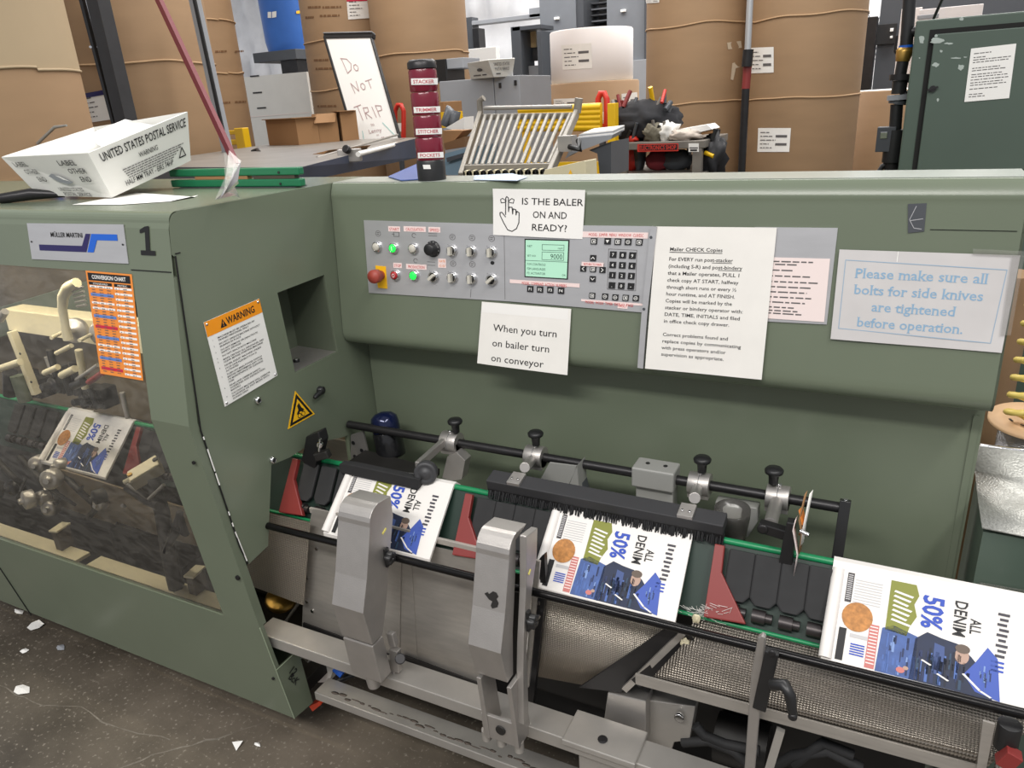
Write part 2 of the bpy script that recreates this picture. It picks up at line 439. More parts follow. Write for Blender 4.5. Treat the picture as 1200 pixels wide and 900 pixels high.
plate.prism([(.9935, 1.4265), (1.0, 1.4345), (1.012, 1.4395), (1.60, 1.440), (1.60, .30), (1.40, .30), (1.40, .795), (1.372, .800), (1.30, .822), (1.232, .832), (1.186, .830), (1.125, .839), (1.069, .652), (1.005, .642), (.990, .70), (.957, 1.0), (.960, 1.03), (.986, 1.355), (.9805, 1.362), (.986, 1.40), (.9895, 1.418)], (-.012, 0, 0), GREEN, side2d, [REC])
side = plate.build('side_panel', cab)
rc = MB()
inn = [(XS-.13, y, z) for y, z in ((1.250, 1.215), (1.40, 1.222), (1.405, 1.032), (1.26, 1.03))]
edge = [V((XS-.006, y, z)) for y, z in REC]; innv = [V(p) for p in inn]
rc.add(edge+innv, [(0,1,5,4), (1,2,6,5), (3,0,4,7), (4,5,6,7)], GREEND)
rc.add([edge[3], edge[2], innv[2], innv[3]], [(0,1,2,3)], ALU)
rc.cyl((XS-.05, 1.31, 1.027), (XS-.05, 1.31, 1.033), .008, BLACK); rc.cyl((XS-.05, 1.31, 1.033), (XS-.05, 1.31, 1.036), .005, CHROME)
rc.build('recess', side, label='recessed pocket with bare metal ledge')
k = MB(); k.tube([(XS-.06, 1.262, 1.20), (XS-.06, 1.266, 1.10), (XS-.05, 1.262, 1.062)], .008, BLACK); k.lathe((XS-.045, 1.262, 1.032), (0,0,1), [(.012,0),(.016,.006),(.008,.014),(.006,.03)], CHROME)
k.build('recess_hook', side)
# guard: header, stile, skirt
wz = lambda x, y: hit_guard(x, y)[0]
gd = MB()
TOPZ = wz(155, 321).z
WR_TOP = wz(155, 321).x; WR_K = wz(177, 490).x; WR_B = wz(263, 724).x
ZS = .468
prof = [(.0, 0)]
def gp(z, x, d=0): return V((x, gY(z)+d, z))
T = .014
# header with rounded top edge
rnd = [(1.030, 1.440)] + [(1.010-.020*math.sin(a), 1.420+.020*math.cos(a)) for a in [i*math.pi/12 for i in range(7)]]
hd = rnd + [(gY(z), z) for z in (1.41, 1.38, TOPZ)]
gd.strip(hd + [(gY(TOPZ)+T, TOPZ), (1.03, TOPZ), (1.03, 1.44)], XL, XS, GREEN, smooth=False)
guard = gd.build('guard_header', cab)
cv = MB(); cv.span((XL, 1.03, 1.428), (XS-.013, 1.62, 1.440), GREEN); cv.build('top_cover', cab)
st = MB()
zz = [TOPZ, 1.2, 1.1, 1.018, .9, .75, .6, ZS]
def wr(z): return WR_TOP + (WR_K-WR_TOP)*(TOPZ-z)/(TOPZ-1.018) if z > 1.018 else WR_K + (WR_B-WR_K)*(1.018-z)/(1.018-ZS)
n = len(zz)
XE = XS-.0008
vs = [gp(z, wr(z)) for z in zz] + [gp(z, XE) for z in zz] + [gp(z, wr(z), T) for z in zz] + [gp(z, XE, T+.008) for z in zz]
f = []
for i in range(n-1):
    f += [(i, i+1, n+i+1, n+i), (n+i, n+i+1, 3*n+i+1, 3*n+i), (i+1, i, 2*n+i, 2*n+i+1)]
st.add(vs, f, GREEN)
st.tube([(XS-.012, gY(.62)-.001, .62), (XS-.012, gY(.62)-.005, .62)], .006, BLKSTEEL); st.tube([(XS-.02, gY(.95)-.0005, .93), (XS-.02, gY(.95)-.004, .93)], .004, BLKSTEEL)
st.build('guard_stile', cab)
sm = MB(); a = wz(154, 316); b = wz(201, 319)
sm.bar(a + V((0,-.0008,0)), b + V((0,-.0008,0)), .0016, .0016, SEAM)
cr = [(.987, 1.357), (.9875, 1.365), (1.003, 1.366)]
sm.tube([V((XS+.001, y, z)) for y, z in [(1.000, 1.362), (.988, 1.362)]], .0012, SEAM, 4)
sm.tube([V((XS+.001, y, z)) for y, z in [(.987, 1.358), (.957, 1.0), (.990, .70), (1.002, .646)]], .0022, SEAM, 4)
sm.build('guard_gap', cab)
g2 = MB()
gl = [(.957, 1.0), (.990, .70), (1.002, .646)]
def gly(z): return .957+(1.0-z)*.11 if z > .70 else .990+(.70-z)*.222
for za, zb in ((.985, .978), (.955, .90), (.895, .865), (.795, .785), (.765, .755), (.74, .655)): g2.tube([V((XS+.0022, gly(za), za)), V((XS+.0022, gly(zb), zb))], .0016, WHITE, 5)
g2.build('edge_glint', cab, label='white glints painted along the guard edge')  # gleam of the guard edge painted as short white bits
# skirt: hollow box with an open pocket at its right end
sk = MB()
zs = [ZS, .40, .30, .149]
vs = [gp(z, XL) for z in zs] + [gp(z, XS) for z in zs]; n = 4
sk.add(vs, [(i, i+1, n+i+1, n+i) for i in range(3)], GREEN)
sk.add([gp(z, x, .012) for x in (XL, XS-.1) for z in zs], [(i+1, i, n+i, n+i+1) for i in range(3)], GREEN)
sk.add([gp(ZS, XL), gp(ZS, XS), gp(ZS, XS, .012), gp(ZS, XL, .012)], [(0,1,2,3)], GREEN)
zp = .325
sk.add([V((XS, gY(zp), zp)), V((XS, 1.098, zp)), V((XS, 1.112, .140)), V((XS, gY(.149), .149))], [(0,1,2,3)], GREEN)
sk.add([V((XS, gY(ZS), ZS)), V((XS, gY(ZS)+.012, ZS)), V((XS, gY(zp)+.012, zp)), V((XS, gY(zp), zp))], [(0,1,2,3)], GREEN)
for x in (XS-.005, XS-.095): sk.add([V((x, gY(zp), zp)), V((x, 1.098, zp)), V((x, 1.112, .140)), V((x, gY(.149), .149))], [(3,2,1,0)], GREEN)
sk.add([V((XS-.1, 1.098, zp)), V((XS, 1.098, zp)), V((XS, 1.112, .14)), V((XS-.1, 1.112, .14))], [(0,1,2,3)], GREEN)
sk.add([V((XS-.1, 1.094, zp)), V((XS, 1.094, zp)), V((XS, 1.108, .14)), V((XS-.1, 1.108, .14))], [(3,2,1,0)], GREEN)
sk.add([V((XL, gY(.149), .149)), V((XS, gY(.149), .149)), V((XS, 1.112, .140)), V((XL, 1.112, .140))], [(0,1,2,3)], GREEN)
sk.tube([wz(0, 665)+V((0,-.001,0)), wz(37, 721)+V((0,-.001,0))], .0018, SEAM, 4)
sk.tube([V((XS-.02, gY(.29)-.0005, .29)), V((XS-.02, gY(.29)-.004, .29))], .004, BLKSTEEL)
S = Sheet([V((XS+.0006, gY(.32), .32)), V((XS+.0006, 1.098, .32)), V((XS+.0006, 1.112, .14)), V((XS+.0006, gY(.149), .149))], 70, 175)
sk.text(S, '12', 26, 28, 20, INK, rot=68, bold=1); sk.text(S, 'BcK', 20, 44, 18, INK, rot=70, bold=1)
EDG = mat('pale_green_edge', (150, 162, 138), .4)  # paler green along the skirt and pocket edges
for a_, b_ in (((XS, gY(zp), zp), (XS, 1.098, zp)), ((XS, 1.098, zp), (XS-.1, 1.098, zp)), ((XS, gY(ZS), ZS), (XS, gY(zp), zp)), ((XS, gY(zp), zp), (XS, gY(.149), .149))): sk.tube([a_, b_], .0013, EDG, 5)
sk.build('skirt', cab, label='green skirt with open pocket and marker writing at its end')
# window (acrylic, bent at the knee) and the inner ledge
wn = MB(); zz = [TOPZ+.01, 1.2, 1.1, 1.03, 1.018, 1.0, .8, .6, ZS-.005]; n = len(zz)
wn.add([gp(z, XL, .004) for z in zz] + [gp(z, wr(max(z, ZS))+.012, .004) for z in zz], [(i, i+1, n+i+1, n+i) for i in range(n-1)], ACRYL)
wn.build('guard_window', cab, label='scratched clear acrylic guard window')
ld = MB(); ld.bar((XL, 1.035, .462), (-1.95, 1.035, .462), .045, .010, CREAM); ld.bar((-1.90, 1.035, .462), (-1.30, 1.035, .462), .045, .010, CREAM); ld.build('inner_ledge', cab)
# maker plate
S = sheet_on(hit_guard, [(32.5, 261.5), (145.5, 263), (151.5, 309), (38.5, 303.5)], 113, 43, .0006)
p = MB(); p.sheet(S, ALUP, th=.0015)
p.text(S, 'MÜLLER MARTINI', 28, 15.5, 5.6, INK, width=38, bold=.6, off=.0022)
p.shape(S, [(12, 25), (64, 25), (70, 11), (75.5, 11), (68, 32), (12, 32)], NAVY, .0022)
p.shape(S, [(76.5, 11), (105, 11), (105, 18), (82, 18), (76.5, 32), (69.3, 32)], BLUE, .0022)
for u in (3, 110): p.disc(S, u, 22, 1.1, BLKSTEEL, .0024, 8)
p.build('maker_plate', cab, label='brushed metal name plate with dark and bright blue stepped bars')
# the painted figure
S = sheet_on(hit_guard, [(161, 262), (182, 263), (184, 300), (163, 299)], 21, 37, .0008)
p = MB(); p.shape(S, [(9, 3), (14, 2), (14, 31), (9, 31)], INK, .0008); p.shape(S, [(9, 3), (9, 9), (3, 11), (3, 7)], INK, .0008); p.rect(S, 3, 31, 20, 36.5, INK, .0008); p.build('painted_number', cab, label='hand stencilled black figure 1')
# locks and small handle on the side panel
def lock(px, r):
    p, n = hit_side(*px); q = MB(); q.lathe(p, (1,0,0), [(r, 0), (r, .004), (r*.8, .008), (r*.55, .0085), (r*.5, .006)], CHROME, 20); q.lathe(p+V((.006,0,0)), (1,0,0), [(r*.5, 0), (r*.45, .003)], BLACK, 12); q.build('lock', side, label='round chrome lock')
lock((301, 469), .0085); lock((318.5, 539), .0085)
p, n = hit_side(374, 457); q = MB(); q.lathe(p, (1,0,0), [(.010, 0), (.010, .012), (.007, .014)], BLACK, 16); q.tube([p+V((.010,0,0)), p+V((.014,-.030,-.004)), p+V((.014,-.036,-.006))], [.007,.006,.004], BLACK, 10); q.build('latch_handle', side)
# warning plate
wb = thing('warning_plate', 'white plate with orange heading and numbered text screwed to green side panel', 'sign', hit_side(280, 415)[0])
S = sheet_on(hit_side, [(238, 378), (303, 350), (324.5, 440), (263, 476.5)], 160, 190, .0008)
p = MB(); p.sheet(S, WHITE, th=.001); p.rect(S, 0, 0, 160, 32, ORANGE, .0014)
p.text(S, 'WARNING', 57, 24, 16, INK, width=82, bold=1, off=.0018)
p.shape(S, [(38, 26), (56, 26), (47, 8)], INK, .0018); p.rect(S, 46, 14, 48, 20, ORANGE, .0021); p.rect(S, 46, 21.5, 48, 23.5, ORANGE, .0021)
LN = [(1, 'MACHINE MUST BE OPERATED BY'), (0, 'TRAINED PERSONNEL ONLY'), (1, 'DO NOT OPERATE MACHINE WITHOUT'), (0, 'GUARDS IN PLACE'), (1, 'DO NOT REMOVE OR DEACTIVATE'), (0, 'SAFETY DEVICES'), (1, 'DO NOT REACH INTO MACHINE'), (1, 'MAKE CERTAIN ALL PERSONNEL ARE'), (0, 'CLEAR BEFORE STARTING MACHINE'), (1, 'NEVER ADJUST MACHINE UNLESS'), (0, 'STOP SAFE PUSHBUTTON IS'), (0, 'ACTIVATED'), (1, 'TURN OFF MAIN POWER SWITCH'), (0, 'BEFORE PERFORMING ANY TYPE'), (0, 'OF MAINTENANCE OR CLEANING'), (0, 'WORK'), (1, 'READ AND OBSERVE SAFETY'), (0, 'GUIDELINES AND INSTRUCTION'), (0, 'MANUALS'), (1, 'CAUTION! MACHINE WILL OPERATE'), (0, 'IN REVERSE OR FAST MODE WITH'), (0, 'GUARDS OPEN')]
v = 36; i = 0
for first, t in LN:
    v += 7.9 if first else 5.9
    if first: i += 1; p.text(S, str(i) + '.', 9, v, 3.4, INK, off=.0018)
    p.text(S, t, 24, v, 3.8, INK, off=.0018, width=len(t)*4.0, bold=.5)
    if first and i == 6: v += 1
face = p.build('plate', wb)
q = MB()
for u, vv in ((6, 6), (154, 6), (154, 184), (6, 184)):
    c = S(u, vv, .001); q = MB(); q.lathe(c, (1,0,0), [(.0032, 0), (.0028, .0018), (0.0001, .0026)], CHROME, 10); q.build('screw', wb)
# yellow triangle
S = sheet_on(hit_side, [(335, 455), (371, 440), (373, 489), (337, 504)], 40, 48, .0008)
tri = [hit_side(345.5, 458)[0], hit_side(368.5, 485)[0], hit_side(337, 503)[0]]
Sx = Sheet([tri[0]+V((.0006,0,0)), tri[0]+(tri[1]-tri[2])+V((.0006,0,0)), tri[1]+V((.0006,0,0)), tri[2]+V((.0006,0,0))], 100, 87)
def tp(u, v):     # equilateral coordinates -> sheared sheet coordinates
    return (u - 50*(1 - v/87) , v)
p = MB(); p.prism([Sx(*tp(50, 0)), Sx(*tp(100, 87)), Sx(*tp(0, 87))], (.0008, 0, 0), YEL)
p.shape(Sx, [tp(50, 8), tp(93, 83), tp(7, 83)], INK, .0012); p.shape(Sx, [tp(50, 22), tp(81, 76), tp(19, 76)], YEL, .0016)
p.shape(Sx, [tp(44, 40), tp(52, 34), tp(58, 50), tp(66, 58), tp(60, 62), tp(50, 58), tp(42, 66), tp(38, 60), tp(46, 52)], INK, .002)
for uu, vv, rr in ((46, 68, 6), (60, 68, 6)):
    p.line(Sx, [tp(uu+rr*math.cos(t*math.pi/6), vv+rr*math.sin(t*math.pi/6)) for t in range(12)], 1.6, INK, .002, True)
tag(p.build('hazard_sticker'), 'yellow triangular crushed hand warning sticker low on the green side panel', 'sticker')
# conversion chart on the window
S = sheet_on(hit_guard, [(101, 317), (155, 321.5), (168.5, 446), (118.5, 437.5)], 100, 250, .001)
p = MB(); p.sheet(S, CHARTO, th=.0005, ny=6)
p.rect(S, 4, 4, 96, 22, INK); p.text(S, 'CONVERSION CHART', 50, 17.5, 9.5, WHITE, 'C', 74, .0014, bold=1)
p.rect(S, 4, 25, 55, 32, INK); p.rect(S, 60, 25, 96, 32, INK); p.text(S, 'STANDARD', 30, 31, 4.5, WHITE, 'C', off=.0014); p.text(S, 'METRIC', 78, 31, 4.5, WHITE, 'C', off=.0014)
NR = 33
for i in range(NR):
    v0 = 33.5 + i*6.4; left = {3: BLUEP, 11: BLUEP, 15: REDP, 19: BLUEP, 27: BLUEP, 31: REDP}.get(i, WHITE if i % 2 == 0 and i not in (2,) else None)
    if i in (3, 11, 15, 19, 27, 31): p.rect(S, 5, v0-1.2, 56, v0+6, left)
    elif i % 2 == 0 and i < 32 and not (i-1 in (3,11,15,19,27,31) or i+1 in (3,11,15,19,27,31)):
        for a, b in ((5, 21), (22, 38), (39, 56)): p.rect(S, a, v0, b, v0+5, WHITE)
    for c in (9, 26, 43): p.words(S, c, c+8, v0+4, 2.6, INKG, .0014, i*3+c)
    if i % 2 == 0:
        p.rect(S, 60, v0, 70, v0+5, WHITE); p.rect(S, 71, v0, 97, v0+5, WHITE)
    p.words(S, 63, 65, v0+4, 2.6, INKG, .0014, i); p.words(S, 79, 87, v0+4, 2.6, INKG, .0014, i*7)
tag(p.build('conversion_chart'), 'orange conversion chart with small table rows stuck on the guard window', 'chart')

# ------------------------------------------------------------------ inside the cabinet
def part(mb, name, bevel=0, label=None, par=None): return mb.build(name, par or cab, bevel=bevel, label=label)
m = MB(); m.span((XL, 1.58, .15), (XS-.02, 1.60, 1.42), mat('housing_tan', (118, 106, 86), .5, var=.3, vscale=5)); m.span((XL, 1.12, .16), (XS-.02, 1.60, .20), DARK); part(m, 'rear_housing')
m = MB(); m.bar(at(-60, 395, Y=1.45), at(170, 330, Y=1.45), .03, .10, GREEND); part(m, 'slanted_cover', .003)
m = MB(); A = at(2, 366, Y=1.22); B = at(172, 412, Y=1.22); A2 = at(12, 386, Y=1.22); 
m.prism([at(3,362,Y=1.20), at(175,383,Y=1.20), at(180,417,Y=1.20), at(70,396,Y=1.20), at(10,387,Y=1.20)], (0,.06,0), CREAM)
part(m, 'cross_beam', .003, 'cream painted cross beam')
m = MB(); m.bar(at(14, 388, Y=1.19), at(43, 462, Y=1.19), .02, .022, CREAM, (0,1,0))
for t in (.35, .8): c = at(14, 388, Y=1.178).lerp(at(43, 462, Y=1.178), t); m.cyl(c, c+V((0,-.004,0)), .004, BLACK, n=10)
part(m, 'slotted_strut', .002)
m = MB(); arc = [(76, 380), (73, 362), (74, 348), (80, 337), (90, 331)]
m.tube([at(x, y, Y=1.10) for x, y in [(80, 398), (77, 386)] + arc], [.012,.011,.010,.011,.013,.014,.012], CREAM, 8); 
for i in range(5): m.tube([at(84+i*1.5, 341+i*4.5, Y=1.10), at(97+i, 336+i*5.3, Y=1.10)], .0032, STEEL, 6)
part(m, 'curved_arm', 0, 'cream curved arm with spring rods')
for x, y in ((74, 389), (107, 392)):
    m = MB(); c = at(x, y, Y=1.14); m.lathe(c+V((.02,.02,0)), (.55,-.8,.15), [(.030,-.012),(.033,-.008),(.033,.006),(.028,.010),(.008,.011),(.008,.04)], STEEL, 20)
    m.tube([c, at(x-14, y+7, Y=1.09)], .005, CREAM, 8); part(m, 'crank_disc')
for pts, r, mm in (([(52,437),(68,430)], .008, CREAM), ([(66,414),(84,405)], .006, CREAM), ([(90,445),(115,428)], .006, STEEL), ([(72,440),(88,432)], .010, CREAM), ([(0,432),(24,424)], .010, CREAM), ([(86,452),(98,447)], .012, BLKSTEEL), ([(0,345+30),(6,365)], .01, STEEL), ([(104,448),(120,437)],.008,REDF)):
    m = MB(); m.tube([at(*q, Y=1.13) for q in pts], r, mm, 8); part(m, 'linkage_rod')
for pts, r, mm in (([(92,410),(100,455)], .010, CREAM), ([(86,424),(92,462)], .012, BLKSTEEL), ([(55,418),(62,438)], .008, STEEL), ([(58,410),(66,440)], .010, BLKSTEEL), ([(105,455),(112,472)], .008, BLKSTEEL), ([(20,440),(30,470)], .02, GREEND), ([(12,436),(12,462)], .02, BLKSTEEL), ([(73,428),(85,462)],.014,DARK), ([(143,460),(150,490)], .007, STEEL)):
    m = MB(); m.tube([at(*q, Y=1.17) for q in pts], r, mm, 8); part(m, 'spindle')
for c in ((34, 458), (108, 470), (60, 452), (97, 470), (18, 450)):
    m = MB(); q = at(*c, Y=1.2); m.lathe(q, (0,-1,.2), [(.024,-.02),(.024,0),(.012,.004),(.010,.03)], BLKSTEEL, 14); m.box(q+V((0,.04,0)), (.05,.05,.06), DARK); part(m, 'bearing_block', .002)
# rail above the papers, drive guard below
m = MB(); m.bar(at(72, 476, Y=1.25), at(178, 495, Y=1.25), .006, .004, CHROME); m.bar(at(40, 474, Y=1.27)+V((0,0,-.016)), at(178, 499, Y=1.27)+V((0,0,-.016)), .03, .025, BLKSTEEL); part(m, 'hold_down_rail')
m = MB(); SLP = mat('slope_tan', (132, 118, 98), .5, var=.25, vscale=7)
P = [at(70, 550, Y=1.10), at(150, 575, Y=1.10), at(268, 612, Y=1.10), at(268, 650, Y=1.16), at(120, 610, Y=1.16), at(60, 590, Y=1.16)]
m.prism(P, (0,.01,-.004), SLP); part(m, 'slope_plate', 0, 'brown oily sloping plate')
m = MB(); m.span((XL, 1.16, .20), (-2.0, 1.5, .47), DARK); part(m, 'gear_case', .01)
rr = random.Random(3)
for i in range(11):
    m = MB(); c = V((rr.uniform(-2.5, -1.85), rr.uniform(1.06, 1.14), rr.uniform(.50, .70))); r = rr.uniform(.014, .030)
    m.lathe(c, (rr.uniform(-.3,.5), -1, rr.uniform(0,.4)), [(r,-.02),(r,.006),(r*.7,.01),(r*.35,.011),(r*.3,.02)], rr.choice([BLKSTEEL, DARK, STEEL]), 16); part(m, 'cam_roller')
for i in range(9):
    a = V((rr.uniform(-2.6, -1.8), rr.uniform(1.06, 1.12), rr.uniform(.50, .80))); m = MB(); m.tube([a, a+V((rr.uniform(-.12,.12), rr.uniform(0,.06), rr.uniform(-.10,.02)))], .005, rr.choice([STEEL, BLKSTEEL]), 8); part(m, 'lever_rod')
for i in range(4):
    x = -2.55+i*.17; m = MB(); m.tube([(x + .10*math.sin(t*.7), 1.11+.02*math.cos(t), .52+.05*t - .004*t*t) for t in range(7)], .009, DARK, 8); part(m, 'hose')
for a, b in (((70, 618), (78, 614)), ((228, 670), (239, 664))):
    m = MB(); A = at(*a, Y=1.05); m.box(A, (.03, .05, .006), CREAM, Matrix.Rotation(.2, 3, 'Z')); m.box(A+V((0,0,-.05)), (.026, .04, .1), DKBRN); part(m, 'stop_block', .001)
# sensor block on its black arm at the right
m = MB(); A = at(152, 560, Y=1.0); B = at(187, 539, Y=1.06)
d = (B-A).normalized(); U = V((0, -.25, 1)).normalized(); W_ = d.cross(U)
R = Matrix((d, W_, d.cross(W_)*-1)).transposed()
c = (A+B)/2 + V((0,0,-.012)); m.box(c, ((B-A).length, .05, .028), mat('sensor_case', (150, 140, 116), .5), R); m.box(c+U*.0155, ((B-A).length*.96, .048, .005), CREAM, R)
sens = part(m, 'sensor_block', .002, 'tan sensor block with cream top')
for i in (-1, 1): q = MB(); q.cyl(c+d*(B-A).length*.42*i + U*.017, c+d*(B-A).length*.42*i+U*.022, .006, BRASS if i < 0 else BLKSTEEL, n=12); part(q, 'screw', par=sens)
m = MB(); m.tube([at(178, 560, Y=1.03), at(190, 600, Y=1.03), at(200, 660, Y=1.03), at(212, 708, Y=1.04)], [.016,.018,.02,.02], DARK, 6); m.tube([at(150, 570, Y=1.02), at(172, 585, Y=1.02), at(186, 592, Y=1.02)], .014, BLKSTEEL, 8); m.tube([at(174, 585, Y=.99), at(192, 568, Y=1.0)], .004, STEEL, 8); m.tube([at(146, 565, Y=.99), at(156, 560, Y=1.0)], .006, CREAM, 8); part(m, 'black_arm')
m = MB(); m.tube([at(211, 600, Y=1.0), at(206, 622, Y=.99), at(194, 646, Y=.99)], [.008,.012,.008], BLKSTEEL, 8); m.tube([at(203, 615, Y=.99), at(217, 625, Y=.99), at(210, 600, Y=.99)], [.008,.010,.006], RUBBER, 8); part(m, 'clamp_lever')
# added fill light under the cover, unseen, to brighten the cabinet inside
_l = bpy.data.lights.new('cabinet_fill', 'AREA'); _l.shape = 'RECTANGLE'; _l.size = 1.4; _l.size_y = .08; _l.energy = 8; _l.color = (1, .9, .7)
_o = bpy.data.objects.new('cabinet_fill', _l); COL.objects.link(_o); _o.location = (-2.2, 1.05, 1.40); _o.rotation_euler = (math.radians(18), 0, 0)
# ------------------------------------------------------------------ delivery hood with the control panel
XR = .19; ZT = 1.44
def hY(z): return 1.438 + .083*(z-1.096)
hn = V((0, -1, .083)).normalized()
hit_hood = hit_plane((0, hY(1.2), 1.2), hn)
hood = thing('delivery_hood', 'long green delivery hood with push-button panel, rounded lip and back wall', 'machine', (-.5, 1.5, 0))
front = [(1.60, ZT), (1.480, ZT), (1.477, ZT-.0004), (1.474, ZT-.002), (1.4635, 1.414), (1.4625, 1.411), (hY(1.406)-.0005, 1.406)]
front += [(hY(1.396), 1.396), (hY(1.25), 1.25), (hY(1.085), 1.085), (hY(1.072), 1.072)]
lip = [(hY(1.07)+.026-.026*math.cos(a), 1.070-.032*math.sin(a)) for a in [i*math.pi/16 for i in range(1, 9)]]
prof = front + lip + [(1.53, 1.034)]
m = MB(); x0 = XS+.002
m.strip(prof, x0, XR, GREEN, smooth=False)
m.prism(prof + [(1.60, 1.03)], (-.004, 0, 0), GREEN, lambda p: V((XR, p[0], p[1])))
m.add([V((x0, 1.60, ZT)), V((XR, 1.60, ZT)), V((XR, 1.60, 1.03)), V((x0, 1.60, 1.03))], [(0,1,2,3)], GREEN)
tpm = MB(); tpm.span((x0, 1.479, ZT), (XR-.004, 1.60, ZT+.0012), TOPSHEEN); tpm.build('hood_top_sheen', hood, label='pale top of the hood with the grazing reflection painted in')
sh = m.build('hood_shell', hood)
for p_ in sh.data.polygons: p_.use_smooth = len(p_.vertices) == 4
sh.data.polygons.foreach_set('use_smooth', [abs(p.normal.x) < .5 for p in sh.data.polygons])
m = MB(); m.span((x0, 1.53, .25), (XR, 1.545, 1.03), GREEN); m.bar((XR-.012, 1.5285, .62), (XR-.012, 1.5285, 1.0), .012, .003, GREEN, (0,1,0)); m.build('back_panel', hood)
# old tape, scratches
m = MB(); S = sheet_on(hit_hood, [(1064, 239), (1086, 238), (1083, 271), (1064, 273)], 22, 33, .0012)
m.sheet(S, GREYD, th=.0004); m.line(S, [(10, 3), (2, 18), (8, 28), (18, 30)], .8, ALUP); m.line(S, [(3, 19), (19, 18)], .8, ALUP); m.build('tape_scrap', hood, label='dark torn tape remnant on the hood')
m = MB(); A = hit_hood(1090, 269)[0]; B = hit_hood(1192, 271)[0]; m.bar(A+hn*.0004, B+hn*.0004, .001, .001, SEAM)
rr = random.Random(2)
for i in range(26): c = hit_hood(1108+i*3.4, 231+rr.uniform(-1, 1))[0]; m.blob(c+hn*.0004+V((0,.004,0)), (rr.uniform(.002,.005), .0006, rr.uniform(.0008,.002)), mat('bare_scrape', (160, 162, 150), .4), i, sub=1); m.build('scrape', hood)

# panels
S = sheet_on(hit_hood, [(427, 258), (598, 263), (599, 353), (433, 343)], 171, 90, .0006)
def uvp(x, y):   # picture position -> u, v on the button panel
    p = hit_hood(x, y)[0]; a = S.c[0]; ex = S.c[1]-S.c[0]; ey = S.c[3]-S.c[0]; d = p-a
    g = ((ex.dot(ex), ex.dot(ey)), (ex.dot(ey), ey.dot(ey))); det = g[0][0]*g[1][1]-g[0][1]**2; b0, b1 = d.dot(ex), d.dot(ey)
    return S.W*(b0*g[1][1]-b1*g[0][1])/det, S.H*(b1*g[0][0]-b0*g[0][1])/det
m = MB(); m.sheet(S, ALUP, th=.0022)
LB = [('START', 456, 470, 268), ('CALCULATION', 474, 500, 268), ('SPEED', 503, 517, 269), ('STOP', 462, 472, 311), ('PRODUCTION', 477, 501, 312.5)]
for t, a, b, y in LB:
    u0, v0 = uvp(a, y); u1, v1 = uvp(b, y); m.rect(S, u0, v0-3.2, u1, v0+3.2, PINKT, .0030); m.text(S, t, (u0+u1)/2, v0+2, 3.6, REDI, 'C', (u1-u0)*.8, .0034)
for y, t in ((306.5, 'GATE'), (312, 'C-D')):
    u0, v0 = uvp(514.5, y); m.rect(S, u0, v0-3, u0+9.5, v0+2.6, PINKT, .0030); m.text(S, t, u0+4.7, v0+1.3, 2.6, CHARTO, 'C', 7, .0034)
for x, y in ((444, 273.5), (531, 278), (554, 279), (577, 280), (532, 310), (554.5, 311)):
    u, v = uvp(x, y); m.line(S, [(u+3.2*math.cos(t*math.pi/6), v+3.4*math.sin(t*math.pi/6)) for t in range(12)], .5, INKG, .0026, True); m.line(S, [(u-1.4, v-1), (u+1.4, v-1)], .8, INKG, .0026); m.line(S, [(u-1.4, v+1), (u+.8, v+1)], .8, INKG, .0026)
u, v = uvp(465, 274.5); m.line(S, [(u-3, v-2.6), (u+3.6, v-2.6), (u+3.6, v+2.6), (u-3, v+2.6)], .6, INKG, .0026, True); m.line(S, [(u-5, v), (u-2, v)], .6, INKG, .0026)
for x, y in ((486, 276), (488, 306)):
    u, v = uvp(x, y); m.line(S, [(u+2.4*math.cos(t*math.pi/5+1), v+2.6*math.sin(t*math.pi/5+1)) for t in range(9)], .6, INKG, .0026)
u, v = uvp(578, 309.5); m.disc(S, u, v, 2.2, INK, .0026)
u, v = uvp(504, 310); 
for d in (-2.5, 1.5): m.line(S, [(u-2, v+d), (u+7, v+d)], .6, INKG, .0026)
u, v = uvp(508, 276)
for d in (-2, .5): m.line(S, [(u-5, v+d), (u+5, v+d)], .6, INKG, .0026)
m.line(S, [(165, 3), (165, 88)], .4, INKG, .0026)
m.line(S, [(126, 88), (127, 78)], .5, INKG, .0026)
bp = m.build('button_panel', hood, label='brushed aluminium push-button panel')
GBTN = mat('grey_button', (200, 196, 184), .4); LIT = mat('lit_green_lens', (30, 200, 70), .3, emit=(40, 230, 80), es=1.1); REDB = mat('red_button', (176, 34, 40), .35); MUSH = mat('faded_red_mushroom', (160, 68, 56), .5)
hq = lambda x, y, d: hit_hood(x, y)[0] + hn*d
def ring(q, c, r=.0130): q.lathe(c, hn, [(r, 0), (r, .006), (r*.85, .009), (r*.72, .009), (r*.70, .006)], CHROME, 24)
def button(x, y, mm, mark=None, name='push_button', label=None):
    q = MB(); c = hq(x, y, .0026); ring(q, c); q.lathe(c, hn, [(.0092, .004), (.0092, .010), (.007, .0118), (.0001, .012)], mm, 20)
    Sb = Sheet([c+hn*.0122+V((a*.008, 0, b*.008)) for a, b in ((-1, 1), (1, 1), (1, -1), (-1, -1))], 16, 16)
    if mark == '1': q.rect(Sb, 7, 3, 9.4, 13, WHITE, .0004)
    if mark == 'O': q.line(Sb, [(8+3.2*math.cos(t*math.pi/6), 8+3.8*math.sin(t*math.pi/6)) for t in range(12)], 1.6, WHITE, .0004, True)
    q.build(name, bp, label=label)
button(443.5, 289, GBTN, label='grey push button'); button(463, 290.5, LIT, '1', label='lit green push button marked 1'); button(486, 291, GBTN, label='grey push button'); button(465, 322, REDB, 'O', label='red push button with white ring'); button(487, 322.5, LIT, label='lit plain green push button')
